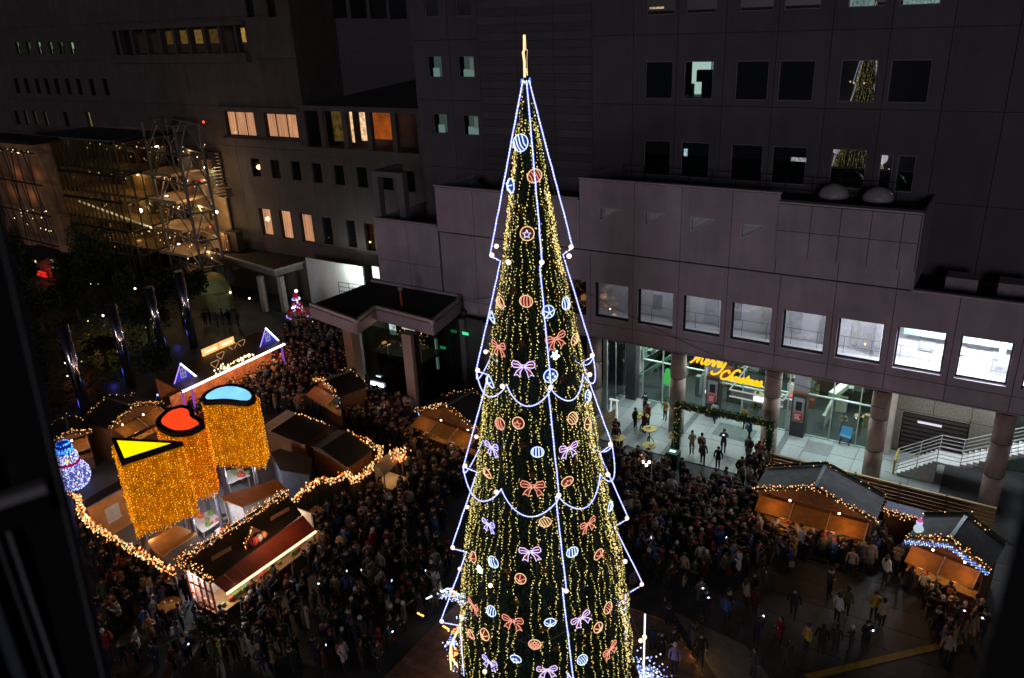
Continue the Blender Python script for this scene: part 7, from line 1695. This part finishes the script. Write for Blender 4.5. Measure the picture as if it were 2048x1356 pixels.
for (x,y,rz,ci,pose,acc,zb,lab,s,ex) in PPL:
    pi_=pose if isinstance(pose,int) else BP.index(pose)
    q=PJ((x,y,1.0)); 
    if lab is None:
        ld=min(LAND,key=lambda L_:(L_[1][0]-q[0])**2+(L_[1][1]-q[1])**2)
        a=([pose_w[BP[pi_]]]+[acc_w[c] for c in acc][:1])
        dx=q[0]-ld[1][0]; dy=q[1]-ld[1][1]
        lab=', '.join(['person in a %s coat'%COATS[ci][0]]+[k for k in a if k]+[ld[0]])
        for alt in ('','nearer ','farther ','leftmost ','rightmost ','middle ','taller ','shorter '):
            if alt+lab not in usedl: lab=alt+lab; break
        usedl[lab.replace(',  the',' the').replace(', the nearer',' the nearer') if False else lab]=1
    o=link('person',BD[pi_],None,(x,y,zb)); o.rotation_euler=(0,0,rz); s*=Rr2.uniform(.94,1.03); o.scale=(s*Rr2.uniform(.92,1.06),s*Rr2.uniform(.92,1.06),s)
    tag(o,' '.join(lab.split()[:16]),'person','people at the market')
    c=COATS[ci][1]; f=Rr2.uniform(.75,1.25); o.color=(*[min(.8,k*f) for k in c],1)
    def add(me,nm,col=None):
        h=link(nm,me,o); h.color=(*(col or c),1); return h
    if 'l' in acc: add(lh,'hair')
    elif 'k' in acc: add(kh,'knit_hat',Rr2.choice([(.5,.5,.5),(.3,.02,.02),(.03,.03,.03),(.35,.3,.2),(.6,.6,.6)]))
    else: add(hm,'hair')
    if 'b' in acc: add(bk_,'backpack',Rr2.choice([(.02,.02,.02),(.5,.5,.5),(.2,.05,.03),(.05,.1,.2)]))
    if 't' in acc: add(tt_,'shoulder_bag',Rr2.choice([(.5,.45,.4),(.3,.02,.02),(.03,.03,.03)]))
    if 's' in acc: add(sc_,'scarf',Rr2.choice([(.5,.48,.4),(.4,.03,.03),(.2,.2,.22)]))
    if 'p' in acc or (BP[pi_]=='phone' and Rr2.random()<.3): add(pm_,'phone')
# the rest of the crowd: one mass
CM=[bpy.data.materials.get('x')]
cm=bpy.data.materials.new('crowd_cloth'); cm.use_nodes=True; t=cm.node_tree; va=t.nodes.new('ShaderNodeVertexColor'); va.layer_name='Col'; t.links.new(va.outputs[0],t.nodes['Principled BSDF'].inputs['Base Color']); t.nodes['Principled BSDF'].inputs['Roughness'].default_value=.85
VV=[];FFl=[];CC=[];base=0
sk=np.array((.46,.27,.18)); 
geo=[]
for me_,cls in LB:
    n=len(me_.vertices); co=np.empty(n*3); me_.vertices.foreach_get('co',co); me_.calc_loop_triangles()
    tr=np.empty(len(me_.loop_triangles)*3,dtype=np.int32); me_.loop_triangles.foreach_get('vertices',tr); pi=np.empty(len(me_.loop_triangles),dtype=np.int32); me_.loop_triangles.foreach_get('polygon_index',pi)
    geo.append((co.reshape(-1,3),tr.reshape(-1,3),cls[pi]))
for (d,x,y,zi,_) in inview[NI:]:
    co,tr,cs=geo[Rr2.randrange(len(geo))]; a=facing(x,y,zi); s=Rr2.uniform(.95,1.1); c_,s_=math.cos(a),math.sin(a)
    P=np.stack([co[:,0]*c_-co[:,1]*s_,co[:,0]*s_+co[:,1]*c_,co[:,2]],1)*s*np.array([1.02,1.02,1])+np.array([x,y,zb_of(x,y)])
    ci=Rr2.choices(range(len(COATS)),WT)[0]; f=Rr2.uniform(.75,1.25); pal=np.array([np.array(COATS[ci][1])*f,(.018,.018,.024),sk,(.03,.025,.02),(.012,.009,.007) if Rr2.random()<.85 else COATS[Rr2.choice([5,6,7])][1]])
    VV.append(P); FFl.append(tr+base); base+=len(P); CC.append(pal[cs])
if VV:
    V_=np.concatenate(VV); F2=np.concatenate(FFl); C2=np.concatenate(CC)
    me=bpy.data.meshes.new('crowd'); me.vertices.add(len(V_)); me.vertices.foreach_set('co',V_.ravel()); me.loops.add(len(F2)*3); me.loops.foreach_set('vertex_index',F2.ravel().astype(np.int32)); me.polygons.add(len(F2)); me.polygons.foreach_set('loop_start',np.arange(0,len(F2)*3,3,dtype=np.int32)); me.polygons.foreach_set('loop_total',np.full(len(F2),3,dtype=np.int32)); me.update()
    ca=me.color_attributes.new('Col','FLOAT_COLOR','CORNER'); cc=np.concatenate([np.repeat(C2,3,axis=0),np.ones((len(F2)*3,1))],1); ca.data.foreach_set('color',cc.ravel())
    me.materials.append(cm); tag(link('crowd',me),'dense dark crowd of visitors in winter coats filling the market lanes','crowd',kind='stuff')
print('people',len(PPL),'crowd',len(inview)-NI)
# blue pushchair behind the glass
b=G(1690,885,.05); pc_=thing('pushchair','bright blue pushchair behind the glass beside the person in beige','pushchair',(b.x,b.y,.05))
MB().slab([(b.x-.35,b.y-.3,.7),(b.x+.35,b.y-.3,.6),(b.x+.35,b.y+.3,1.1),(b.x-.35,b.y+.3,1.15)],.12).build('canopy',em('pushchair_blue',(.1,.45,.9),.6),pc_)
for dx in (-.3,.3): 
    for dy in (-.3,.3): MB().tube([(b.x+dx,b.y+dy+.12*math.cos(k*PI/4),.17+.12*math.sin(k*PI/4)) for k in range(8)],.03,5,closed=True).build('wheel',M_blk,pc_); 
q=MB(); 
for dx in (-.3,.3): q.bar((b.x+dx,b.y-.3,.17),(b.x+dx,b.y+.4,1.0),.02,5).bar((b.x+dx,b.y+.3,.17),(b.x+dx,b.y-.2,.65),.02,5)
q.build('frame',M_dark,pc_)
# ---------------------------------------------------------------- window of the viewing room, close to the camera
M_al=mat('aluminium_edge',(.5,.5,.5),.4,metal=0,noise=.05)
def near_v(px,d,z0=-3.2,z1=2.2,py=1356):
    r=FR(px,py,d); return Vector((r.x,r.y,CAMH+z0)),Vector((r.x,r.y,CAMH+z1))
def strip(pxa,pxb,d,th,m,name,par,z0=-3.2,z1=2.2):
    a,_=near_v(pxa,d,z0); b,_=near_v(pxb,d,z0); n_=Vector(((a+b).x,(a+b).y,0)).normalized()*th; return MB().obox(a,(b-a),n_,(0,0,z1-z0)).build(name,m,par)
r_=FR(180,1356,1.1); wf=thing('window_frame_left','near dark window frame with thin metal edges, at the left picture edge','window frame',(r_.x,r_.y,CAMH-3.2)) 
wf.name='window_frame'
def tilt(pb0,pb1,pt0,pt1,d,th,m,name,yb=1600,yt=-260):
    P=[FR(pb0,yb,d),FR(pb1,yb,d),FR(pt1,yt,d),FR(pt0,yt,d)]; n_=Vector((P[0].x,P[0].y,0)).normalized()*th
    if (P[1]-P[0]).cross(P[3]-P[0]).dot(n_)>0: n_=n_
    vs=P+[p+n_ for p in P]; MB().add(vs,[(0,1,2,3),(7,6,5,4),(0,4,5,1),(1,5,6,2),(2,6,7,3),(3,7,4,0)]).build(name,m,wf)
tilt(205,279,-300,-156,1.1,.06,M_blk,'mullion')
tilt(276.5,279,-158,-156,1.095,.004,mat('edge_violet',(.05,.05,.09),.5),'edge_strip'); tilt(262,264,-172,-170.5,1.09,.004,M_al,'edge_strip'); 
strip(-420,150,1.16,.02,mat('black_pane',(.003,.004,.004),.08,noise=0,spec=.4),'glass_pane',wf)
strip(112,118,1.13,.015,M_al,'edge_strip',wf); strip(88,92,1.135,.012,M_al,'edge_strip',wf); strip(26,52,1.12,.02,mat('bluish_frame',(.20,.24,.28),.4,metal=.3),'edge_strip',wf)
a=FR(95,986,1.08); b=FR(-200,1085,1.08)
MB().obox(a,(b-a),Vector((a.x,a.y,0)).normalized()*.02,(0,0,.012)).build('transom',M_al,wf)
MB().obox(a-Vector((0,0,.035)),(b-a),Vector((a.x,a.y,0)).normalized()*.06,(0,0,.03)).build('transom_core',M_blk,wf)
r_=FR(1990,1356,.75); wr=thing('window_frame','black out-of-focus window edge down the right side of the picture','window frame',(r_.x,r_.y,CAMH-3.2))
strip(1962,2600,.62,.12,M_blk,'jamb',wr,-3,2.2)
